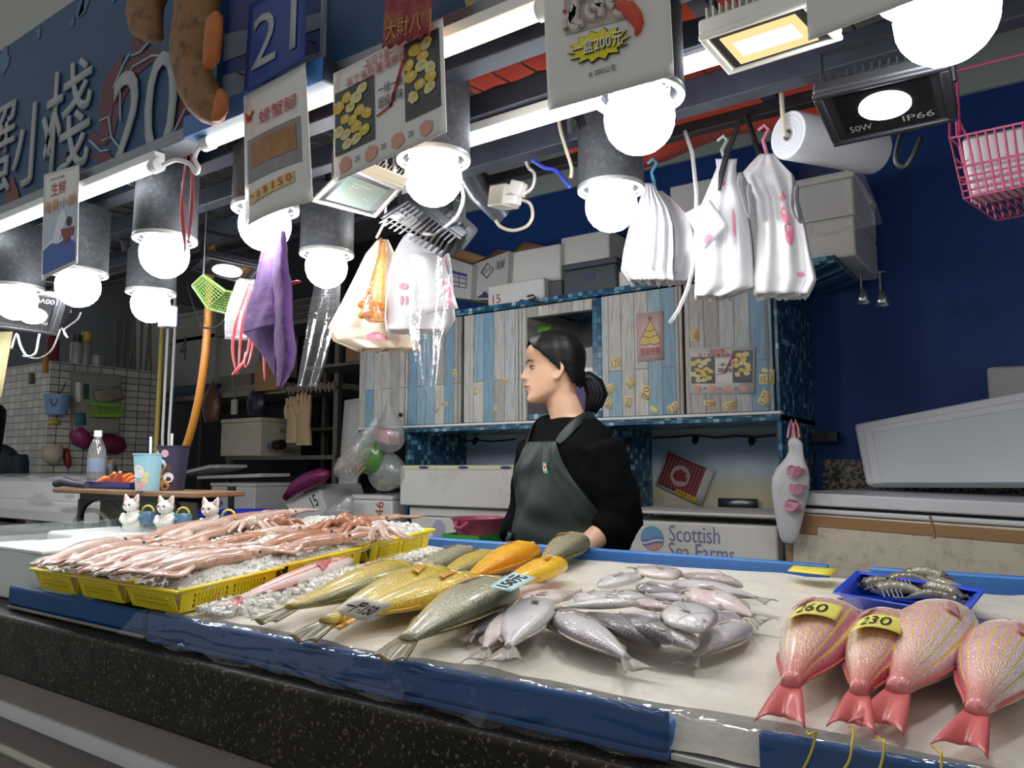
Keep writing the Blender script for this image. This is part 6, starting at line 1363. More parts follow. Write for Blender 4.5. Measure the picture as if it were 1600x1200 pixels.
# ---- storage bay left of the cupboard
m_shelf = mat('worn_steel_shelf', '77736a', .5, .5, var=.2, dirt='4a3f34', dscale=8); ys = 3.75
def rack():
    t = thing('storage_rack', 'worn steel rack in the dark bay left of the cupboard', 'rack', (-4.1, 4.0, .25))
    zA = PY(430, 712, ys).z; xA, xB = PY(352, 712, ys).x, PY(524, 706, ys).x
    MB().bb((xA, ys, zA-.03), (xB, ys+.5, zA)).build('shelf', m_shelf, t); zB = PY(430, 606, ys).z; xC = PY(240, 630, ys).x
    MB().bb((xC, ys+.02, zB-.04), (xB, ys+.5, zB)).build('upper_shelf', mat('pale_shelf', '8f8b82', .6, var=.15), t)
    zC = PY(430, 500, ys).z; MB().bb((xC, ys+.1, zC-.03), (xB-.05, ys+.5, zC)).build('top_shelf', m_shelf, t)
    zD = PY(430, 800, ys).z; MB().bb((xC, ys, zD-.03), (xB, ys+.5, zD)).build('low_shelf', m_shelf, t)
    for x, y in ((xA+.02, ys+.01), (xB-.02, ys+.01), (xC+.02, ys+.45), (xB-.02, ys+.45), (xA+.62, ys+.45)): MB().bb((x-.022, y, .25), (x+.022, y+.04, 2.85 if x > xA+.1 or y > ys+.4 else zA)).build('post', m_shelf, t)
    zE = PY(430, 668, ys).z; MB().bb((PY(398, 660, ys).x, ys+.2, zE-.02), (xB, ys+.5, zE)).build('middle_shelf', m_shelf, t)
    zq = PY(540, 566, 3.5).z; MB().bb((xB-.05, 3.5, zq-.02), (PY(585, 566, 3.5).x, 3.79, zq-.002)).build('side_bracket', m_shelf, t)
    return zA, zB, zC, zD
zA, zB, zC, zD = rack()
t, f = cbox('foam_box', 'cream foam box with a lid and stains on the steel rack shelf', 346, 655, 406, 709, 3.77, .40, mat('cream_foam', 'cfc6b2', .65, var=.05, dirt='a89a6c', dscale=9, damt=.4), lid=.035, zb=zA)
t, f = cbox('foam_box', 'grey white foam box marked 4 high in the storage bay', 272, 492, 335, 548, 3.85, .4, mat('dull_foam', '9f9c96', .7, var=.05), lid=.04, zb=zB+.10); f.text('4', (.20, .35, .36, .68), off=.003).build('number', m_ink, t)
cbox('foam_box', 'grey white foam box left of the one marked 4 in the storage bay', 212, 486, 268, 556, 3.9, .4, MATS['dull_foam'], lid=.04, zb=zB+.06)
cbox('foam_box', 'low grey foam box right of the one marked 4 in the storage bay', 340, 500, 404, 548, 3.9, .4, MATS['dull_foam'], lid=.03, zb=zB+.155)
pbox('plastic_crate', 'dark blue crate on the upper shelf of the storage bay', 'crate', (PY(266, 560, 3.85).x, 3.85, zB), (PY(340, 560, 3.85).x, 4.2, zB+.098), mat('dark_blue_crate', '1d2f66', .5))
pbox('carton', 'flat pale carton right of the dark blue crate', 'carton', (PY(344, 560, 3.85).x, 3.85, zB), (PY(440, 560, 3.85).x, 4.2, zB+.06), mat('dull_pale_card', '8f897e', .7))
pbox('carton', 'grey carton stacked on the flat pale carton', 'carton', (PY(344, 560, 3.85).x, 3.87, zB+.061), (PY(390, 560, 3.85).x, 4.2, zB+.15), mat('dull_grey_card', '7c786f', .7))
pbox('carton', 'brown carton hanging over the upper shelf edge behind the towel', 'carton', (PY(401, 590, 3.7).x, 3.68, PY(401, 612, 3.7).z), (PY(436, 590, 3.7).x, 3.745, PY(401, 568, 3.7).z), m_cardb)
pbox('carton', 'brown carton on the top edge under the cream bags', 'carton', (PY(540, 560, 3.5).x, 3.5, PY(540, 566, 3.5).z), (PY(578, 560, 3.5).x, 3.74, PY(540, 538, 3.5).z), m_cardb)
f = faceY(445, 470, 580, 560, 4.3)
for k in range(7):
    lb = ['lowest', 'second', 'third', 'fourth', 'fifth', 'sixth', 'topmost'][k]
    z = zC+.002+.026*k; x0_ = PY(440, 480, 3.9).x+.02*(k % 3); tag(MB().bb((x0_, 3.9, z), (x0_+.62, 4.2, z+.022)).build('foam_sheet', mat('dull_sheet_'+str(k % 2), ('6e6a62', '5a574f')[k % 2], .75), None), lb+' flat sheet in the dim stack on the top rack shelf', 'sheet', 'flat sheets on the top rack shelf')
for u, v0, v1, lb, m in ((330, 592, 660, 'brown plastic bag hanging from the upper shelf', '6e4a3c'), (400, 600, 648, 'dark violet bag hanging behind the plug', '2f2638')):
    c = PY(u, v1, 3.72); h = PY(u, v0, 3.72).z-c.z; t = thing('carrier_bag', lb, 'bag', tuple(c)); b = MB(); n = 16; rings = []
    for i in range(12):
        s = i/11; r = .105*(sin(pi*min(1, .22+s*.75)))**.8*(1 if s < .55 else (1-s)**.8*2+.12); rings.append([c+V((r*cos(2*pi*k/n)*(1+.12*noise.noise(V((k, i*.6, u)))), .5*r*sin(2*pi*k/n), h*s)) for k in range(n)])
    b.loft(rings).build('bag', mat('bag_'+m, m, .3, var=.3, vscale=20, bump=.4, bscale=30), t, smooth=180)
pc = PY(366, 640, 3.7); t = thing('power_plug', 'cream power plug hanging from a grey cable above the cream foam box', 'plug', tuple(pc)); MB().box(pc+V((0, 0, .02)), (.05, .035, .12)).build('plug_body', mat('cream_plastic', 'c4bfae', .45), t, bevel=.008); MB().tube([pc+V((0, 0, .08)), PY(365, 605, 3.76), PY(362, 580, 3.765)], .006, 8).build('cable', mat('grey_cable', '8a8a88', .5), t)
# glove pair on a peg bar
m_glove = mat('cream_rubber', 'c9ad84', .5, var=.06); yg = 3.745
for (u0, u1, v0, v1, lb) in ((448, 466, 622, 692, 'cream rubber glove nearest the steel rack box, fingers up'), (464, 486, 616, 696, 'cream rubber glove on the right of the pair')):
    t = thing('rubber_glove', lb, 'glove', tuple(PY((u0+u1)/2, v1, yg)), group='pair of cream rubber gloves'); um = (u0+u1)/2; w_ = (u1-u0)/2; n = 14
    rings = []
    for v, k in ((v1, 1.05), (v1-15, 1.0), (v1-32, .85), (v1-48, .95), (v0+20, 1.0), (v0+14, .85)):
        c = PY(um, v, yg); r = abs(PY(um+w_, v, yg).x-c.x)*k; rings.append([c+V((r*cos(2*pi*q/n), r*.45*sin(2*pi*q/n), 0)) for q in range(n)])
    MB().loft(rings).build('cuff', m_glove, t, smooth=70)
    for k in range(4):
        uu = um-w_*.75+w_*.5*k; MB().tube([PY(uu, v0+22, yg), PY(uu, v0+8, yg), PY(uu+(k-1.5), v0-4+3*abs(k-1.5), yg)], [.020, .018, .012], 8).build('finger', m_glove, t)
    MB().tube([PY(um-w_*.9, v0+32, yg-.02), PY(um-w_*1.1, v0+20, yg-.03), PY(um-w_*1.05, v0+10, yg-.03)], [.02, .018, .012], 8).build('thumb', m_glove, t)
tag(MB().tube(on([(447,612),(490,609),(526,605)], yg), .007, 8).build('peg_rail', m_steel, None), 'thin rail of clothes pegs above the rubber gloves', 'rail')
m_peg = mat('pinkish_peg', '9c7c74', .5)
for k in range(11):
    u = 454+6.9*k; p = PY(u, 610-.08*(u-449), yg); a = R(random.uniform(-35, 35)); t = tag(MB().box(p+V((.01*sin(a), -.008, 0)), (.012, .012, .075), rotm('Y', a)).build('clothes_peg', m_peg, None, bevel=.002), 'pinkish clothes peg on the rail above the rubber gloves, '+('over the gloves' if k < 5 else 'right of the gloves'), 'peg', 'clothes pegs on the rail '+('over the gloves' if k < 5 else 'right of the gloves'))
c = PY(428, 703, 3.78); t = thing('drink_bottle', 'small dark cola bottle with a blue cap lying beside the cream foam box', 'bottle', tuple(c)); MB().tube([c+V((-.03, 0, .04)), c+V((.0, 0, .04)), c+V((.03, 0, .04)), c+V((.10, 0, .04))], [.02, .035, .04, .038], 12).build('bottle', mat('cola', '2a1a14', .15, coat=.5), t); MB().tube([c+V((-.055, 0, .04)), c+V((-.03, 0, .04))], .018, 10).build('cap', mat('blue_cap', '2a55b0', .4), t)
for k, (u0, v0, u1, v1, y) in enumerate(((318, 722, 365, 745, 3.55), (330, 738, 432, 750, 3.6), (296, 726, 352, 744, 3.5))):
    lb = ['leaning', 'flat, under the leaning one', 'behind the dark cup'][k]; a, b_ = PY(u0, v1, y), PY(u1, v0, y); q = MB().box((a+b_)/2, ((b_.x-a.x), .25, .025), rotm('Y', -.14 if k != 1 else -.03)); tag(q.build('box_cover', m_styro2, None, bevel=.005), 'thin white foam lid under the rack, '+lb, 'cover', 'thin foam lids under the rack')
t, f = cbox('foam_box', 'white foam box with blue scribble behind the black tool handle', 330, 754, 397, 800, 3.3, .42, m_styro2, lid=.025, zb=.25); zq = PY(330, 754, 3.3).z-.25
sc = MB(); sc.tube([f.at(.06+.24*k/9, (PY(330, 776+12*(k % 2)+3*(k % 3), 3.3).z-.25)/zq, .003) for k in range(10)], .004, 4); sc.build('scribble', mat('blue_marker', '4a6aa8', .5), t)
t, f = tipbox('white foam box marked 15 tipped over behind the blue basin', [(444,792),(512,752),(520,792),(452,838)][:0] or [(446,788),(496,756),(512,800),(470,826)], 3.0, .3, m_styro2, name='foam_box', cat='box'); f.text('15', (.66, .35, .84, .75), off=.003).build('number', m_ink, t)
t, f = cbox('foam_box', 'grey white foam box below the tipped one', 452, 800, 556, 850, 3.05, .35, m_styro2, zb=.25)
tag(MB().tube([PY(u, v, 2.95) for u, v in ((446,778),(462,762),(480,752),(500,744),(514,740))], [.02, .04, .05, .045, .02], 14).build('plastic_bag', mat('magenta_bag', '7a2458', .35, var=.3, vscale=20, bump=.5, bscale=30), None, smooth=180), 'magenta plastic bag stuffed behind the tipped foam box', 'bag')
tag(quadY((541, 626), (566, 622), (556, 800), (528, 800), 3.45).sheet(2, 4).build('foam_board', m_styro2, None, solid=.03), 'tall narrow white foam board left of the cupboard', 'board')
# ================================================================ PEOPLE
m_skin = mat('skin', 'd9ae90', .45, var=.05, vscale=20, sss=.15); m_hair = mat('black_hair', '0e0d10', .5, var=.3, vscale=60, spec=.25)
m_sweat = mat('black_sweater', '090a0d', .95, bump=.25, bscale=300, spec=.12); m_apron = mat('dark_green_apron', '1c2825', .5, var=.10, vscale=10); m_trs = mat('black_trousers', '14151a', .8)
def remesh(o, vox, sm=6, disp=0, dsc=.08):
    r = o.modifiers.new('remesh', 'REMESH'); r.mode = 'VOXEL'; r.voxel_size = vox; r.use_smooth_shade = True
    s = o.modifiers.new('smooth', 'SMOOTH'); s.factor = .5; s.iterations = sm
    if disp:
        tx = bpy.data.textures.new('folds', 'CLOUDS'); tx.noise_scale = dsc; tx.noise_depth = 2
        d = o.modifiers.new('folds', 'DISPLACE'); d.texture = tx; d.strength = disp; d.mid_level = .5
    return o
class Fig:
    """limbs and trunk written as rings round a facing direction"""
    def __init__(s, face, look):
        s.f = V((-sin(face), -cos(face), 0)); s.s = V((-s.f.y, s.f.x, 0)); s.g = V((-sin(look), -cos(look), 0)); s.h = V((-s.g.y, s.g.x, 0))
    def trunk(s, mb, levels, grow=0.0, n=28):
        rings = []
        for z, cx, cy, a, b in levels:
            c = V((cx, cy, z)); rr = []
            for k in range(n):
                q = 2*pi*k/n; ca, sa = cos(q), sin(q); rr.append(c + s.s*((a+grow)*abs(ca)**.85*(1 if ca > 0 else -1)) + s.f*((b+grow)*abs(sa)**.9*(1 if sa > 0 else -1)))
            rings.append(rr)
        mb.loft(rings); return rings
    def limb(s, mb, pts, r, n=14):
        # resample for smooth joints
        P = [V(p) for p in pts]; out, rs = [], []
        for i in range(len(P)-1):
            for m in range(4): out.append(P[i].lerp(P[i+1], m/4)); rs.append(r[i]*(1-m/4)+r[i+1]*m/4)
        out.append(P[-1]); rs.append(r[-1]); mb.tube(out, rs, n)
HEAD = [(0, .070, -.040, .014), (.006, .079, -.022, .026), (.018, .081, .0, .042), (.035, .079, .03, .053), (.052, .081, .052, .059), (.075, .081, .072, .065), (.10, .081, .084, .068), (.118, .079, .089, .070), (.135, .086, .091, .071), (.16, .088, .090, .071), (.182, .078, .082, .064), (.202, .054, .062, .048), (.214, .028, .034, .026), (.22, .004, .006, .004)]
def headpt(F, c, z, fr, bk, w, q, g=0):
    m = (fr-bk)/2; a = (fr+bk)/2+g; ca, sa = cos(q), sin(q)
    return c+V((0, 0, z))+F.g*(m+a*ca)+F.h*((w+g)*sa)
def head(F, mb, c):
    mb.loft([[headpt(F, c, z, fr, bk, w, 2*pi*k/26) for k in range(26)] for z, fr, bk, w in HEAD])
    P = lambda f_, h_, z: c+F.g*f_+F.h*h_+V((0, 0, z))
    mb.tube([P(.076, 0, .122), P(.086, 0, .105), P(.094, 0, .090), P(.098, 0, .082), P(.088, 0, .074)], [.005, .006, .0075, .009, .006], 10)
    for sg in (-1, 1): mb.sph(P(.084, sg*.011, .079), (.007, .006, .006), 10, 6)
    mb.sph(P(.079, 0, .058), (.013, .016, .006), 12, 6); mb.sph(P(.077, 0, .048), (.012, .014, .007), 12, 6); mb.sph(P(.072, 0, .018), (.012, .016, .012), 12, 6)
    for sg in (-1, 1):
        mb.tube([P(.004, sg*.068, .070), P(-.010, sg*.074, .082), P(-.017, sg*.078, .102), P(-.010, sg*.079, .120), P(.002, sg*.074, .122), P(.006, sg*.070, .110)], [.007, .007, .008, .0075, .006, .005], 8)
        mb.sph(P(-.004, sg*.068, .095), (.010, .006, .022), 8, 6)
wx, wy = -1.235, 2.06
wom = thing('person', 'woman in a black sweater and dark green apron looking left, hand on her hip', 'person', (wx, wy, .25), (0, 0, R(30.9)))
F1 = Fig(R(42), R(81))
def ux(u): return (u-880)*.00199
def vz(v): return 1.2+(728-v)*.00199
TR = [(.80, .0, 0, .155, .120), (.88, .0, 0, .158, .122), (.96, .004, 0, .148, .114), (1.04, .008, 0, .138, .106), (1.12, .010, 0, .142, .108), (1.20, .012, 0, .148, .110), (1.26, .014, .0, .150, .098), (1.305, .016, .004, .138, .078), (1.332, .018, .006, .108, .066), (1.35, .020, .008, .070, .056)]
hc = V((ux(866), .0, vz(631)))
b = MB(); F1.trunk(b, TR, -.012); head(F1, b, hc)
F1.limb(b, [(.022, .012, 1.30), (.014, .010, 1.36), (-.008, .006, 1.42), (-.006, .0, 1.47)], [.062, .053, .050, .052], 18)
def arm(b, sh, el, wr, k=1.0): F1.limb(b, [sh, (V(sh)*.55+V(el)*.45)+V((0, 0, 0)), el, (V(el)*.5+V(wr)*.5), wr], [.052*k, .046*k, .040*k, .038*k, .027*k])
shL, elL, wrL = V((.118, -.108, 1.265)), V((.160, -.085, 1.045)), V((.050, -.180, .962))
shR, elR, wrR = V((-.090, .112, 1.265)), V((-.118, .20, 1.05)), V((-.165, .10, .965))
arm(b, shL, elL, wrL); arm(b, shR, elR, wrR, .85)
def hand(b, wr, d, side, up_):
    d = d.normalized(); n_ = d.cross(up_).normalized(); u_ = n_.cross(d).normalized()
    b.tube([wr, wr+d*.03, wr+d*.075, wr+d*.088], [.026, .033, .034, .028], 12)
    for k in range(4):
        o = wr+d*.078+u_*((k-1.5)*.017); l = (.062, .072, .068, .052)[k]; c1 = o+d*l*.45+n_*.006*side; c2 = o+d*l*.8+n_*.022*side; b.tube([o, c1, c2, o+d*l*.95+n_*.036*side], [.0095, .009, .0085, .007], 8)
    o = wr+d*.028+u_*.026; b.tube([o, o+d*.024+u_*.022, o+d*.05+u_*.028+n_*.006*side], [.012, .0105, .008], 8)
hand(b, wrL, V((-.55, -.12, -.75)), -1, V((-.6, -.5, .4))); hand(b, wrR, V((.3, -.4, -.75)), 1, V((-.4, -.6, .4)))
for sg in (-1, 1):
    hp = V((.01, 0, .84))+F1.s*(sg*.085); kn = V((.012, -.015, .46))+F1.s*(sg*.09); an = V((.012, .015, .07))+F1.s*(sg*.095); F1.limb(b, [hp, kn, an], [.088, .058, .038], 16)
    b.tube([an+V((0, 0, -.02))-F1.f*.05, an+V((0, 0, -.035))+F1.f*.05, an+V((0, 0, -.05))+F1.f*.15], [.036, .036, .026], 12)
remesh(b.build('body', m_skin, wom, local=True, smooth=0), .0052, 5)
# face details
P = lambda f_, h_, z: hc+F1.g*f_+F1.h*h_+V((0, 0, z))
m_lip = mat('lips', 'b06a60', .4); m_brow = mat('eyebrow', '2c221e', .8)
for sg in (-1, 1):
    eo = MB().sph(P(.0665, sg*.034, .1085), (.009, .011, .0042), 14, 8).build('eye', mat('eye_white', 'd9d4cc', .2), wom, local=True)
    MB().sph(P(.0725, sg*.0365, .1085), (.0045, .0062, .0042), 10, 6).build('iris', m_pupil, eo, local=True)
    MB().tube([P(.078, sg*.022, .1115), P(.0765, sg*.032, .1145), P(.071, sg*.042, .1135), P(.064, sg*.048, .1105)], [.001, .0018, .0018, .001], 6).build('eyelash', m_hair, wom, local=True)
    MB().tube([P(.0845, sg*.016, .1295), P(.083, sg*.028, .1325), P(.076, sg*.040, .1315), P(.069, sg*.048, .127)], [.0012, .0022, .002, .001], 6).build('eyebrow', m_brow, wom, local=True)
MB().tube([P(.078, -.022, .0528), P(.088, -.010, .0545), P(.0905, 0, .0545), P(.088, .010, .0545), P(.078, .022, .0528)], [.001, .0035, .004, .0035, .001], 8).build('lips', m_lip, wom, local=True)
# hair: cap over the skull with the hairline left open, then the low ponytail
rows = []; nh = 120; zz_ = [.012+.208*i/80 for i in range(81)]
def lev(z):
    for a, c in zip(HEAD, HEAD[1:]):
        if a[0] <= z <= c[0]: k = (z-a[0])/(c[0]-a[0]); return [a[i]*(1-k)+c[i]*k for i in (1, 2, 3)]
    return HEAD[-1][1:]
hv, hf = [], []
for z in zz_:
    fr, bk, w_ = lev(z)
    if z < .10: w_ = max(w_, .060); bk = max(bk, .070+.02*z/.1)
    for k in range(nh):
        hv.append(headpt(F1, hc, z+.006*(z/.22)+(.004 if z > .19 else 0), fr, bk, w_, 2*pi*k/nh, .0105+.0018*sin(k*.6+z*20)))
def hairy(p):
    q = p-hc; f_ = q.dot(F1.g); z = q.z
    if z > .165: return f_ < .080-(.0 if z > .185 else .6*(.185-z))
    if z > .095: return f_ < -.006+1.0*(z-.095)
    if z > .058: return f_ < -.020-.55*(.108-z)
    return False
for j in range(len(zz_)-1):
    for k in range(nh):
        q = (j*nh+k, j*nh+(k+1) % nh, (j+1)*nh+(k+1) % nh, (j+1)*nh+k)
        if hairy(sum((hv[i] for i in q), V())/4): hf.append(q)
hf.append(tuple(range((len(zz_)-1)*nh, len(zz_)*nh)))
hb_ = MB(); hb_.add(hv, hf); ho = hb_.build('hair', m_hair, wom, local=True, smooth=180, solid=.006); sb_ = ho.modifiers.new('smooth', 'SMOOTH'); sb_.factor = .5; sb_.iterations = 12
pt = MB(); pc = [P(-.085, .0, .075), P(-.108, .0, .080), P(-.128, 0, .060), P(-.138, .0, .030), P(-.130, .0, .0), P(-.118, 0, -.022)]; pt.tube(pc, [.022, .026, .034, .036, .028, .010], 14)
for k in range(14):
    a = 2*pi*k/14; o = F1.h*(.026*cos(a))+F1.g*(.022*sin(a)); pt.tube([pc[1]+o*.8, pc[2]+o*1.2, pc[3]+o*1.3, pc[4]+o*1.1, pc[5]+o*.8+V((0, 0, -.012*random.random()))], [.006, .007, .006, .005, .002], 6)
pt.build('ponytail', m_hair, wom, local=True, smooth=180)
MB().tube([P(-.088, .02, .075), P(-.090, .0, .098), P(-.088, -.02, .075), P(-.086, 0, .055), P(-.088, .02, .075)], .006, 8).build('hair_tie', m_black, wom, local=True)
# clothes
b = MB(); F1.trunk(b, TR[:-1]+[(1.348, .022, .008, .074, .058)], .012)
def sleeve(b, sh, el, cu, r): F1.limb(b, [sh, V(sh).lerp(V(el), .5)+V((.006, 0, 0)), el, V(el).lerp(V(cu), .55), cu], r, 18)
sleeve(b, shL+V((-.01, .0, .005)), elL+V((.0, 0, -.01)), elL.lerp(wrL, .58), [.068, .074, .076, .068, .052])
sleeve(b, shR+V((.01, 0, .005)), elR, elR.lerp(wrR, 1.05), [.072, .072, .068, .058, .046])
F1.limb(b, [elL+V((.012, .02, -.055)), elL+V((-.03, -.02, -.062)), elL.lerp(wrL, .5)+V((0, 0, -.02))], [.050, .056, .056], 14)
remesh(b.build('sweater', m_sweat, wom, local=True, smooth=0), .009, 7, .020, .07)
cl = MB(); pts = [V((.020, .006, 1.346))+F1.s*(.066*cos(2*pi*k/24))+F1.f*(.060*sin(2*pi*k/24))+V((0, 0, -.012*sin(2*pi*k/24))) for k in range(25)]
cl.tube(pts, .009, 8, cap=False).build('collar', m_sweat, wom, local=True, smooth=180)
b = MB()
for sg in (-1, 1):
    hp = V((.01, 0, .86))+F1.s*(sg*.088); kn = V((.012, -.015, .46))+F1.s*(sg*.092); an = V((.012, .015, .06))+F1.s*(sg*.097); F1.limb(b, [hp, kn, an], [.10, .078, .065], 16)
F1.trunk(b, [(.78, .01, 0, .17, .125), (.95, .012, 0, .172, .128)], .012)
remesh(b.build('trousers', m_trs, wom, local=True, smooth=0), .012, 6)
for sg in (-1, 1):
    an = V((.012, .015, .0))+F1.s*(sg*.097); MB().loft([[an+F1.f*(.06+l*cos(2*pi*k/20))+F1.s*(w_*sin(2*pi*k/20))+V((0, 0, z)) for k in range(20)] for l, w_, z in ((.135, .05, .004), (.14, .055, .02), (.12, .05, .05), (.06, .045, .085))]).build('shoe', m_black, wom, local=True)
def apz(z):
    for a, c in zip(TR, TR[1:]):
        if a[0] <= z <= c[0]: k = (z-a[0])/(c[0]-a[0]); return [a[i]*(1-k)+c[i]*k for i in (1, 2, 3, 4)]
    return TR[0][1:]
def half(z):
    T_ = [(.55, 112), (.95, 106), (1.04, 84), (1.10, 62), (1.16, 41), (1.22, 25), (1.275, 16)]
    for (a, x), (c, y) in zip(T_, T_[1:]):
        if a <= z <= c: return R(x+(y-x)*(z-a)/(c-a))
    return R(16)
def apron(i, j):
    z = .58+(1.272-.58)*j; cx, cy, a, b_ = apz(max(z, .80)); q = pi/2+half(z)*(1-2*i); fl = .02*max(0, .9-z)/.3
    g = .028+.012*noise.noise(V((i*4, z*8, 2)))+.004*noise.noise(V((i*11, z*20, 5)))+.004*sin(z*60+i*9)*max(0, .5-abs(z-1.0)*3)+fl; ca, sa = cos(q), sin(q)
    return V((cx, cy, z))+F1.s*((a+g)*abs(ca)**.85*(1 if ca > 0 else -1))+F1.f*((b_+g)*abs(sa)**.9*(1 if sa > 0 else -1))
MB().grid(apron, 36, 48).build('apron', m_apron, wom, local=True, solid=.004, smooth=180)
def strap(pts, w_):
    P_ = [V(p) for p in pts]; N = len(P_); b = MB(); vs = []
    for i, p in enumerate(P_):
        d = (P_[min(i+1, N-1)]-P_[max(0, i-1)]).normalized(); o = (p-V((.022, .006, p.z-.03))).normalized(); sd = d.cross(o).normalized(); vs += [p+sd*w_, p-sd*w_]
    b.add(vs, [(2*i, 2*i+1, 2*i+3, 2*i+2) for i in range(N-1)]); return b
for i, sg in ((0, 1), (1, -1)):
    e = apron(0 if sg > 0 else 1, 1); e = apron(.96 if sg > 0 else .04, .985)
    c0_ = V((.022, .004, 0)); q1 = c0_+F1.s*(sg*.080)+F1.f*.100+V((0, 0, 1.300)); q2 = c0_+F1.s*(sg*.092)+F1.f*.060+V((0, 0, 1.340)); q3 = c0_+F1.s*(sg*.084)+F1.f*.0+V((0, 0, 1.356)); q4 = c0_+F1.s*(sg*.070)-F1.f*.055+V((0, 0, 1.346)); q5 = c0_+F1.s*(sg*.02)-F1.f*.105+V((0, 0, 1.315)); q6 = c0_-F1.s*(sg*.05)-F1.f*.130+V((0, 0, 1.20))
    strap([e, q1, q2, q3, q4, q5, q6], .016).build('strap', m_apron, wom, local=True, solid=.004, smooth=180, sub=1)
bd_ = MB(); B_ = lambda i, j: apron(.60+.085*i, .865+.045*j)+F1.f*.004
bd_.grid(B_, 4, 4).build('badge', mat('badge_green', '5aa06c', .5), wom, local=True, smooth=0)
MB().grid(lambda i, j: apron(.61+.06*i, .875+.028*j)+F1.f*.006, 3, 3).build('badge_print', mat('badge_pale', 'd8ded0', .5), wom, local=True); MB().tube([apron(.635+.02*sin(k), .885+.004*k)+F1.f*.0075 for k in range(5)], .002, 5).build('badge_mark', m_redink, wom, local=True)
pk = MB(); pk.grid(lambda i, j: apron(.08+.30*i, .50+.10*j)+(apron(.08+.3*i, .5+.1*j)-V((.02, 0, apron(.5, .5).z))).normalized()*.012, 8, 4); pk.build('apron_pocket', m_apron, wom, local=True, solid=.004)
# second person, mostly outside the left edge, seen from behind
p2 = PY(-14, 700, 2.35); per = thing('person', 'person with long dark hair and dark jacket cut off by the left edge', 'person', (p2.x, 2.35, .25), (0, 0, R(66)))
F2 = Fig(R(200), R(200)); T2 = [(z, 0, 0, a, b_) for z, _, _, a, b_ in TR]
b = MB(); F2.trunk(b, T2, -.012); h2 = V((0, 0, 1.40)); head(F2, b, h2); F2.limb(b, [(0, 0, 1.30), (0, 0, 1.44)], [.058, .05])
for sg in (-1, 1):
    sh = F2.s*(sg*.17)+V((0, 0, 1.27)); el = F2.s*(sg*.20)+V((0, 0, 1.02)); wr = F2.s*(sg*.19)+F2.f*.08+V((0, 0, .80)); F2.limb(b, [sh, el, wr], [.05, .04, .027]); hand(b, wr, V((0, 0, -1))+F2.f*.2, sg, F2.f)
    hp = F2.s*(sg*.085)+V((0, 0, .84)); F2.limb(b, [hp, F2.s*(sg*.09)+V((0, 0, .46)), F2.s*(sg*.095)+V((0, 0, .05))], [.088, .058, .04])
remesh(b.build('body', m_skin, per, local=True, smooth=0), .009, 4)
b = MB(); F2.trunk(b, T2, .018)
for sg in (-1, 1): F2.limb(b, [F2.s*(sg*.165)+V((0, 0, 1.275)), F2.s*(sg*.20)+V((0, 0, 1.02)), F2.s*(sg*.19)+F2.f*.07+V((0, 0, .84))], [.07, .062, .05])
remesh(b.build('jacket', mat('dark_teal_jacket', '12222a', .7), per, local=True, smooth=0), .011, 6, .012)
b = MB()
for sg in (-1, 1): F2.limb(b, [F2.s*(sg*.088)+V((0, 0, .86)), F2.s*(sg*.09)+V((0, 0, .46)), F2.s*(sg*.095)+V((0, 0, .02))], [.10, .075, .06])
remesh(b.build('trousers', m_trs, per, local=True, smooth=0), .014, 4)
b = MB(); b.loft([[h2+V((0, 0, z))-F2.g*(o)+F2.h*(w_*cos(2*pi*k/24))+F2.g*(d*sin(2*pi*k/24)) for k in range(24)] for z, o, w_, d in ((.236, .01, .01, .01), (.225, .01, .05, .06), (.19, .01, .078, .088), (.12, .02, .086, .085), (.05, .035, .088, .07), (-.03, .06, .095, .055), (-.12, .085, .10, .035), (-.17, .09, .06, .02))]); b.build('hair', m_hair, per, local=True, smooth=180)
# ================================================================ HANGING BAGS, ROLL, SOCKET, WIRE BASKET
def bagmat(name, col, trans=.25, rough=.35, bump=.5, bscale=20):
    if name in MATS: return MATS[name]
    t = NT(name); d = t.new('ShaderNodeBsdfDiffuse'); d.inputs[0].default_value = lin(col); tl_ = t.new('ShaderNodeBsdfTranslucent'); tl_.inputs[0].default_value = lin(col); g = t.new('ShaderNodeBsdfGlossy'); g.inputs['Roughness'].default_value = rough
    b = t.new('ShaderNodeBump'); b.inputs['Strength'].default_value = bump; b.inputs['Distance'].default_value = .006; t.set(b.inputs['Height'], t.noise(bscale, 3))
    for q in (d, g): t.set(q.inputs['Normal'], b.outputs[0])
    m1 = t.new('ShaderNodeMixShader'); m1.inputs[0].default_value = trans; t.set(m1.inputs[1], d.outputs[0]); t.set(m1.inputs[2], tl_.outputs[0])
    m2 = t.new('ShaderNodeMixShader'); m2.inputs[0].default_value = .07; t.set(m2.inputs[1], m1.outputs[0]); t.set(m2.inputs[2], g.outputs[0]); t.set(t.out.inputs[0], m2.outputs[0]); MATS[name] = t.m; return t.m
m_bag = bagmat('white_bag_film', 'dcdcdf'); m_bagc = bagmat('cream_bag_film', 'ead9c2'); m_bagp = mat('pink_bag_print', 'dd7d95', .5, var=.25, vscale=60); m_bago = bagmat('orange_bag_film', 'dca468', .4)
def rowat(rows, j):
    k = j*(len(rows)-1); a = min(int(k), len(rows)-2); q = k-a; q = q*q*(3-2*q)
    return [rows[a][m]*(1-q)+rows[a+1][m]*q for m in range(3)]
def sheetrows(rows, y, amp, ph, freq=5, nu=22, nv=26, bulge=.02, jag=0):
    def fn(i, j):
        v, l, r = rowat(rows, j); jj = jag*(noise.noise(V((i*14, ph, 3)))) if j == 1 else 0
        return PY(l+(r-l)*i, v+jj, y - bulge*sin(pi*i)*sin(pi*min(1, j*.9+.1)) + amp*sin(freq*pi*i+ph+j*1.5)*min(1, .3+j))
    return MB().grid(fn, nu, nv)
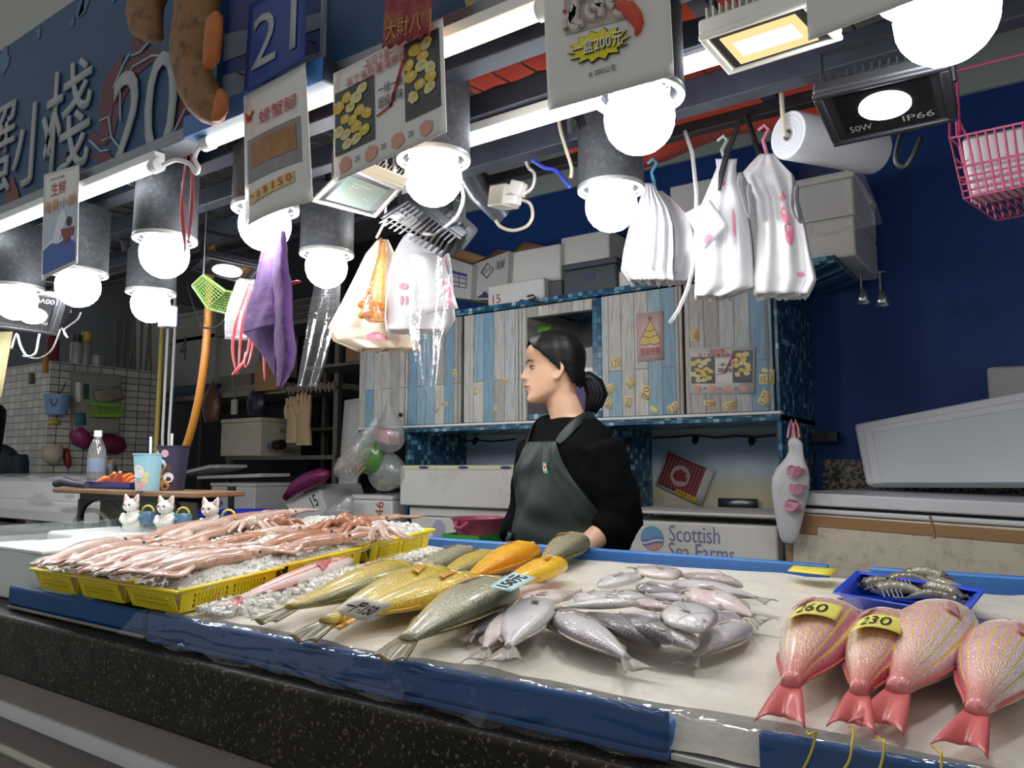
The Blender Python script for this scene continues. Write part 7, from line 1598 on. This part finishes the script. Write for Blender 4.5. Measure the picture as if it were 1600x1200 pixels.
def bagbundle(label, rows, y, mt, layers=6, hook=None, prints=(), amp=.008, freq=5, fan=10, group=None, thick=.05, pmat=None):
    t = thing('bag_bundle', label, 'bags', tuple(PY((rows[-1][1]+rows[-1][2])/2, rows[-1][0], y)), group=group)
    front = sheetrows(rows, y, amp, .3, freq); fo = front.build('front_bag', mt, t, smooth=180, solid=.0015)
    for k in range(1, layers):
        q = k/layers; rr = [(v+(fan*q*(.35+.65*(idx/(len(rows)-1)))*(.6 if idx < len(rows)-1 else 1)*(.8+.5*sin(k*2.1))), l+3*sin(k*1.7)*idx/len(rows), r+4*cos(k*1.3)*idx/len(rows)) if idx > 1 else (v, l, r) for idx, (v, l, r) in enumerate(rows)]
        sheetrows(rr, y+thick*q+.004, amp, .3+k*.9, freq, 18, 18, .02-.03*q, 6).build('bag_layer', mt, t, smooth=180, solid=.0015)
    for pr in prints:   # blobs of print on the front bag
        mb = MB()
        for (a, b_, ra, rb) in pr:
            pts = []
            for k in range(12):
                w_ = 2*pi*k/12; i, j = min(1, max(0, a+ra*cos(w_))), min(1, max(0, b_+rb*sin(w_))); v, l, r = rowat(rows, j)
                pts.append(PY(l+(r-l)*i, v, y-.02*sin(pi*i)*sin(pi*min(1, j*.9+.1))+amp*sin(freq*pi*i+.3+j*1.5)*min(1, .3+j)-.004))
            mb.poly(pts)
        mb.build('print', pmat or m_bagp, t, smooth=0)
    if hook:
        (u, v), hm = hook; p = PY(u, v, y+.01); MB().tube([p+V((-.012, 0, -.04)), p+V((-.006, 0, -.062)), p+V((.012, 0, -.05)), p+V((.006, 0, -.02)), p+V((0, 0, .005)), p+V((.016, 0, .03)), p+V((.006, 0, .045)), p+V((-.012, 0, .035))], .005, 8).build('hook', hm, t)
    return t
m_hkb = mat('hook_blue', '58a8c4', .4); m_hkg = mat('hook_pale_green', 'a9bcb4', .4); m_hkp = mat('hook_pink', 'd98aa0', .4)
paw = [(.60, .50, .05, .03), (.70, .47, .04, .03), (.62, .58, .09, .035), (.66, .66, .10, .04), (.78, .84, .06, .012)]
bagbundle('white bag bundle pleated together on a blue hook, leftmost behind the rear lamp', [(286,1008,1020),(305,1002,1030),(325,996,1042),(350,985,1050),(390,976,1052),(420,972,1050),(437,986,1052)], 2.0, m_bag, 8, ((1018,272), m_hkb), [[(.15, .5, .03, .02)]], .014, 9, 8)
bagbundle('rounded white bag bundle with pink print between the lamp and the clear tube', [(298,1018,1034),(312,1022,1052),(335,1026,1074),(365,1032,1084),(400,1032,1085),(425,1024,1084),(438,1000,1072)], 2.06, m_bag, 6, None, [[(.18, .76, .10, .12)], [(.3, .45, .06, .03)]], .006, 3, 10)
bagbundle('white bag bundle with a folded corner, second from the plastic roll', [(248,1118,1152),(262,1120,1150),(282,1112,1152),(302,1104,1160),(330,1092,1168),(370,1088,1174),(420,1088,1177),(448,1088,1178),(462,1087,1140)], 1.97, m_bag, 7, ((1128,238), m_hkg), [[(.48, .28, .07, .03)], [(.70, .55, .025, .08)]], .007, 4, 10)
t = thing('plastic_bag', 'single white bag folded over the front of the second bag bundle', 'bag', tuple(PY(1120, 385, 1.90))); f = quadY((1112,312),(1138,345),(1120,392),(1070,332), 1.90); f = Face(PY(1102,390,1.91), PY(1137,352,1.90), PY(1110,312,1.91), PY(1070,334,1.90)); f.sheet(8, 8).build('bag', m_bag, t, solid=.002, smooth=180); f.ell(.25, .15, .16, .08, off=.003).build('print', m_bagp, t)
bagbundle('white bag bundle with a pink paw print below the plastic roll', [(240,1188,1208),(256,1172,1222),(270,1160,1236),(285,1168,1240),(310,1182,1246),(350,1184,1256),(400,1182,1265),(435,1178,1273),(458,1180,1262)], 1.97, m_bag, 8, ((1192,222), m_hkp), [[p_] for p_ in paw], .008, 5, 10)
for k, (pts, lb) in enumerate(((((1158,268),(1152,285),(1164,320),(1172,346),(1176,338),(1168,300),(1172,285)), 'left handle loop of the paw print bag bundle'), (((1236,268),(1243,290),(1232,320),(1246,350),(1252,344),(1240,310),(1247,285)), 'right handle loop of the paw print bag bundle'))):
    pts = [PY(u, v, 1.93-.004*i) for i, (u, v) in enumerate(pts)]; b = MB(); vs = []
    for p in pts: vs += [p+V((0, -.02, 0)), p+V((0, .03, 0))]
    b.add(vs, [(2*i, 2*i+1, 2*i+3, 2*i+2) for i in range(len(pts)-1)]); o = b.build('bag_loop', m_bag, None, solid=.004, smooth=180, sub=1); tag(o, lb, 'bag handles')
bagbundle('cream bag bundle left, in lamp light, with a red print along its bottom', [(374,590,606),(396,572,616),(430,556,626),(470,536,636),(510,514,642),(530,522,650),(544,560,652)], 1.80, m_bagc, 7, None, [[(.52, .80, .12, .06)]], .010, 5, 8)
t = thing('plastic_bag', 'knotted bag of orange food glowing before the cream bag bundle', 'bag', tuple(PY(583, 502, 1.70)))
rows = [(372,592,598),(382,590,606),(400,586,608),(425,572,610),(455,560,611),(480,553,612),(495,556,611),(503,570,606)]
b = MB(); n = 18
b.loft([[PY((l+r)/2, v, 1.70)+V(((r-l)*.00075*cos(2*pi*k/n)*(1+.10*noise.noise(V((k, v*.1, 1)))), .6*(r-l)*.00075*sin(2*pi*k/n), 0)) for k in range(n)] for v, l, r in rows]); b.build('bag', clear_mat('orange_clear', tint='f4d2a4', haze=.35, hazecol='e8b878', gloss=.06, rough=.12, bump=.8, fres=.3), t, smooth=180)
fo_ = MB()
for k in range(16): fo_.sph(PY(random.uniform(563, 602), random.uniform(462, 495), 1.70+random.uniform(-.012, .012)), random.uniform(.009, .014), 8, 6)
fo_.build('food_pieces', mat('orange_food', 'd9861e', .4, var=.3, vscale=40), t)
MB().tube([PY(588, 372, 1.7), PY(594, 360, 1.7), PY(602, 345, 1.7), V((PY(602, 345, 1.7).x, 1.7, 2.45))], .004, 6).build('string', m_white, t)
bagbundle('white bag bundle with a red mark, right of the orange food bag', [(368,632,652),(380,624,676),(396,616,702),(425,608,706),(460,605,708),(495,603,710),(515,606,694)], 1.72, m_bag, 5, None, [[(.24, .60, .07, .018)], [(.22, .72, .022, .03)], [(.29, .72, .022, .03)], [(.90, .45, .04, .08)]], .006, 3, 8)
t = thing('plastic_bag', 'white bag folded over the right of the red marked bundle', 'bag', tuple(PY(670, 490, 1.66))); f = Face(PY(664,492,1.67), PY(716,482,1.67), PY(690,396,1.66), PY(640,400,1.66), lambda a, b_: .02*sin(pi*a)*(.4+b_)); f.sheet(10, 10).build('bag', m_bag, t, solid=.002, smooth=180)
f.ell(.90, .35, .08, .16, off=.004).build('print', m_bagp, t); f.ell(.84, .10, .07, .06, off=.004).build('print', m_bagp, t)
m_clr = clear_mat('clear_film', haze=.035, gloss=.02, rough=.12, bump=.5, bscale=22, fres=.14)
def filmstrip(label, rows, y, amp=.012, freq=3): 
    tag(sheetrows(rows, y, amp, 1.2, freq, 16, 40, .0).build('clear_film', m_clr, None, smooth=180), label, 'film')
filmstrip('clear plastic strip hanging right of the purple towel', [(290,500,528),(380,498,530),(450,490,532),(480,484,530),(520,478,520),(560,471,510),(585,467,503),(604,464,498)], 1.797)
filmstrip('clear plastic strip hanging below the red marked white bags', [(400,640,705),(440,640,702),(480,640,700),(520,640,694),(560,648,690),(600,655,684),(622,668,681),(632,679,681)], 1.64)
filmstrip('clear plastic sheet hanging off the plastic roll', [(214,1246,1322),(240,1245,1338),(270,1248,1350),(300,1252,1362),(330,1257,1374),(350,1260,1379),(370,1264,1290)], 2.12, .010)
# roll of clear bags
c = PY(1231, 211, 1.92); ax = V((.50, .85, .035)).normalized(); xx = V((ax.y, -ax.x, 0)).normalized(); M3 = Matrix((xx, ax.cross(xx)*1.0, ax)).transposed()
t = thing('plastic_roll', 'white roll of plastic bags on a cream hook', 'roll', tuple(c)); L = .30
MB().lathe([(.0165, 0), (.058, 0), (.060, .004), (.060, L), (.0165, L), (.0165, 0)], c, 36, M3, cap=False).build('roll', mat('milky_roll', 'd6dae0', .3, coat=.3), t, smooth=40)
MB().lathe([(.0165, -.001), (.0135, -.001), (.0135, L), (.0165, L)], c, 24, M3, cap=False).build('core', mat('roll_core', 'a8a8a4', .6), t)
for k in range(3): MB().lathe([(.026+.010*k, -.0012), (.0275+.010*k, -.0012)], c, 36, M3, cap=False).build('layer_edge', mat('roll_edge', 'c3c8d0', .4), t)
MB().tube([c+V((0, 0, .0))-ax*.012, c-ax*.012+V((-.002, 0, .06)), c-ax*.012+V((-.006, .01, .12))], .006, 8).build('hook', mat('cream_hook', 'd8d2be', .45), t); MB().tube([c-ax*.015, c+ax*L], .006, 8).build('rod', mat('cream_hook', 'd8d2be', .45), t)
# scissors-like black hangers and clear tube
for lb, pts, y in (('black strap hanging in front of the folded corner bag bundle', [(1158,180),(1148,210),(1136,240),(1128,270),(1124,298)], 1.93), ('black strap hanging between the bag bundles', [(1166,180),(1178,215),(1188,250),(1190,258)], 1.99)):
    tag(MB().tube([PY(u, v, y) for u, v in pts], [.006, .007, .008, .009, .004][:len(pts)], 8).build('strap', m_black, None), lb, 'strap')
tag(MB().tube([PY(u, v, 1.88) for u, v in ((1070,205),(1082,240),(1088,300),(1088,360),(1084,410),(1075,450),(1060,485),(1046,505))], .0055, 10).build('clear_hose', clear_mat('milky_hose', haze=.4, gloss=.1, rough=.1, bump=0, fres=.4), None, smooth=180), 'milky clear tube dangling in front of the white bags', 'hose')
# socket box and cables
y = 1.95; pc = PY(788, 308, y); t = thing('socket_box', 'cream socket box with plugs at the end of the rear beam', 'socket', tuple(pc)); m_crm = mat('cream_plastic', 'c4bfae', .45)
MB().box(pc, (.085, .07, .07), rotm('Z', -.3)@rotm('Y', .2)).build('box', m_crm, t, bevel=.006); MB().box(pc+V((.06, -.01, .012)), (.05, .04, .045), rotm('Y', .4)).build('plug', m_white, t, bevel=.006); MB().box(pc+V((.045, -.02, -.025)), (.05, .04, .03), rotm('Y', .2)).build('plug', m_white, t, bevel=.006)
MB().tube(on([(808,305),(820,302),(832,292),(835,272),(826,262),(822,252)], y), .0055, 8).build('cable', m_white, t); MB().tube(on([(812,312),(828,318),(832,338),(822,354),(800,360),(782,354),(775,345)], y), .0055, 8).build('cable', mat('cream_cable', 'c9bfa8', .5), t)
tag(MB().tube([PY(725, 262, y-.1), PY(745, 295, y), PY(790, 338, y+.08)], .04, 10).build('wrapped_pipe', mat('foil_wrap', '5a5d66', .3, .5, var=.3, vscale=30, bump=.6, bscale=30), None), 'dark plastic wrapped pipe end left of the socket box', 'pipe')
tag(MB().tube(on([(872,182),(876,205),(884,232),(893,262),(892,278)], 1.72), .005, 8).build('cable', mat('cream_cable', 'c9bfa8', .5), None), 'cream cable hanging beside the rear bulb lamp', 'cable')
tag(MB().tube(on([(832,250),(850,262),(868,266),(880,280),(890,292)], 1.75), .0055, 8).build('cable', m_hkb if 0 else mat('cobalt_cable', '2a3fb0', .4), None), 'cobalt blue cable beside the rear bulb lamp', 'cable')
tag(MB().tube([PY(705, 372, 1.9), PY(716, 358, 1.9), PY(725, 345, 1.9)], .055, 20).build('grey_duct', mat('grey_duct', '8e9296', .4, .2), None), 'grey pipe end behind the finned floodlight', 'pipe')
for lb, pts, y, m, r in (('white cables looping under the dark floodlight at the left', [(18,545),(26,522),(32,540),(42,556),(55,552),(60,530),(62,522)], 1.4, m_white, .0045), ('grey cable tied under the left floodlight', [(36,556),(60,560),(80,548),(92,522),(96,512),(106,528),(100,516),(120,500),(126,488)], 1.42, mat('grey_cable', '8a8a88', .5), .0035), ('dark cable crossing above the orange hose', [(292,438),(300,470),(312,500),(318,512),(340,510),(356,494)], 1.85, m_black, .004), ('white cable joining the two front tube lights', [(255,258),(275,250),(296,256),(306,270),(310,262),(304,248),(310,232),(322,225)], 1.1, m_white, .006), ('black and white wire ends below the 50W floodlight', [(1408,208),(1400,240),(1402,256),(1414,260),(1428,240),(1440,214)], 1.6, m_black, .005), ('grey cable looping down behind the finned floodlight', [(712,270),(724,305),(716,335),(700,352),(680,365),(662,366)], 1.5, mat('grey_cable', '8a8a88', .5), .005)):
    tag(MB().tube(on(pts, y), r, 8).build('cable', m, None, smooth=180), lb, 'cable')
# pink wire basket
m_pw = mat('pink_wire', 'c04a74', .4); t = thing('wire_basket', 'pink wire basket hanging at the right edge with a white pack', 'basket', tuple(PY(1505, 308, 1.9)))
A = Face(PY(1506,310,1.9), PY(1720,262,1.9), PY(1720,95,1.9), PY(1490,214,1.9)); A = Face(PY(1506,310,1.9), PY(1690,272,1.9), PY(1690,172,1.9), PY(1484,216,1.9)); wb = MB()
for k in range(15): wb.tube([A.at(k/14, 0), A.at(k/14, 1)], .0024, 5)
for k in range(4): wb.tube([A.at(0, k/9), A.at(1, k/9)], .0024, 5)
for b_ in (.5, 1): wb.tube([A.at(0, b_), A.at(1, b_)], .003, 5)
wb.build('front_grid', m_pw, t); bk = V((.05, .22, 0)); wb = MB()
for k in range(15): wb.tube([A.at(k/14, 0), A.at(k/14, 0)+bk, A.at(k/14, 1)+bk], .0024, 5)
for b_ in (0, .33, .66, 1): wb.tube([A.at(0, b_)+bk, A.at(1, b_)+bk], .0024, 5)
wb.build('rear_grid', m_pw, t); wb = MB()
for k in range(5): wb.tube([A.at(0, 1)+bk*(k/4), A.at(0, 0)+bk*(k/4)], .0024, 5)
for k in range(4): wb.tube([A.at(0, k/3), A.at(0, k/3)+bk], .0024, 5)
wb.build('side_grid', m_pw, t); H_ = MB(); H_.tube([A.at(.0, 1), A.at(.03, 1)+V((-.01, .1, .12)), A.at(0, 1)+bk], .003, 5); H_.tube([PY(1500,215,1.9), PY(1497,150,2.0), PY(1496,120,2.0)], .003, 5); H_.tube([A.at(.06, 1.0), A.at(.06, 1)+V((0, .02, .16)), A.at(.9, 1)+V((0, .02, .16))], .003, 5); H_.build('hanger', m_pw, t)
pk = Face(PY(1516,304,1.93), PY(1690,266,1.93), PY(1690,176,1.93), PY(1502,214,1.93)); tag(slabf(pk, (0, 0, 1, 1), -.10, 0).build('paper_pack', mat('white_pack', 'dcd6da', .6, var=.05), None, bevel=.01), 'white paper pack lying in the pink wire basket', 'pack')
# bags hanging at the cupboard's left end and on its right side
def sack(label, pts, y, mt, name='plastic_bag', dep=.55, group=None):
    t = thing(name, label, 'bag', tuple(PY((pts[-1][1]+pts[-1][2])/2, pts[-1][0], y))); n = 20; rings = []
    for v, l, r in pts:
        c = PY((l+r)/2, v, y); w_ = (PY(r, v, y)-PY(l, v, y)).length/2; rings.append([c+V((w_*cos(2*pi*k/n)*(1+.06*noise.noise(V((k*.8, v*.12, y)))), dep*w_*sin(2*pi*k/n)*(1+.2*noise.noise(V((k*.8, v*.15, 7)))), .012*noise.noise(V((k, v, 2))))) for k in range(n)])
    MB().loft(rings).build('bag', mt, t, smooth=180, sub=1); return t
m_cb = clear_mat('cloudy_bag', haze=.30, hazecol='d6dad8', gloss=.05, rough=.15, bump=.7, fres=.25)
t = sack('cloudy bag of dried brown strips hanging left of the cupboard', [(648,586,590),(660,575,592),(690,552,586),(715,532,578),(735,520,568),(748,528,556),(754,545,550)], 2.80, m_cb)
s_ = MB()
for k in range(60):
    p = PY(random.uniform(532, 566), random.uniform(705, 738), 2.80+random.uniform(-.03, .03)); d = V((random.uniform(-1, 1), random.uniform(-1, 1), random.uniform(-1, 1))).normalized()*.03; s_.tube([p-d, p+V((.005, 0, .006)), p+d], .004, 5)
s_.build('dried_strips', mat('dried_brown', 'b08a68', .6), t)
t = sack('clear bag of pink sachets hanging by the cupboard corner', [(625,604,606),(640,602,612),(655,594,622),(675,584,630),(695,588,632),(708,598,618)], 2.86, m_cb)
for k in range(5): MB().box(PY(606, 690-4*k, 2.86), (.10, .08, .012), rotm('Y', .25)).build('sachet', mat('pink_sachet', 'c98a84', .5), t)
MB().box(PY(600, 672, 2.85), (.09, .05, .03), rotm('Y', .15)).build('red_pack', mat('deep_red_pack', 'a02428', .4), t)
t = sack('green bag of packets below the dried strips bag', [(688,566,590),(700,562,596),(720,560,600),(735,564,592),(742,572,584)], 2.84, clear_mat('green_clear', tint='c0e4b0', haze=.35, hazecol='7fb860', gloss=.05, rough=.1, bump=.5, fres=.3))
for k in range(4): MB().box(PY(578+5*(k % 2), 722-6*k, 2.84), (.05, .03, .03), rotm('Y', .5*k)).build('packet', mat('green_packet', '6fae48', .5), t)
sack('pale crumpled bag under the pink sachets', [(700,588,606),(720,578,630),(745,576,636),(762,584,622),(768,594,606)], 2.90, m_cb)
pbox('plastic_box', 'yellow plastic box under the pale crumpled bag', 'box', tuple(PY(592, 764, 2.92)), tuple(PY(628, 748, 3.1)+V((0, 0, 0))), mat('yellow_box', 'd4c21c', .4))
sack('pale clear bag slumped beside the box with red 146', [(772,540,552),(785,520,552),(800,508,552),(812,506,553),(820,512,548)], 2.85, m_cb)
t = sack('white bag with pink print hanging from coloured straps on the cupboard side', [(682,1236,1244),(692,1228,1256),(704,1236,1254),(722,1222,1258),(742,1202,1268),(780,1206,1262),(830,1214,1250),(852,1222,1244)], 2.78, m_bag, dep=.35)
pm = MB(); 
for u, v, a, b_ in ((1240, 737, .045, .016), (1243, 764, .03, .016), (1236, 790, .03, .02)): fq = quadY((u-14, v-9), (u+14, v-11), (u+14, v+9), (u-14, v+10), 2.722, lambda a_, c_: -.03*(2*a_-1)**2); fq.ell(.5, .5, .5, .45, off=.001, jit=.25, n=18).build('print', bagmat('faint_pink_print', 'd995a8'), t, smooth=0)
for k, (u, m) in enumerate(((1233, m_hkp), (1240, mat('strap_salmon', 'd08a7c', .5)))): MB().tube([PY(u-2, 684, 2.79), PY(u, 668, 2.80), PY(u+3, 656, 2.81), PY(u+7, 668, 2.80), PY(u+9, 684, 2.79)], .005, 6).build('strap', m, t)
q = quadY((966,688),(986,684),(984,726),(972,728), 3.2); tag(q.sheet(2, 2).build('black_folder', m_black, None, solid=.006), 'black folder wedged behind the woman by the mosaic panel', 'folder')
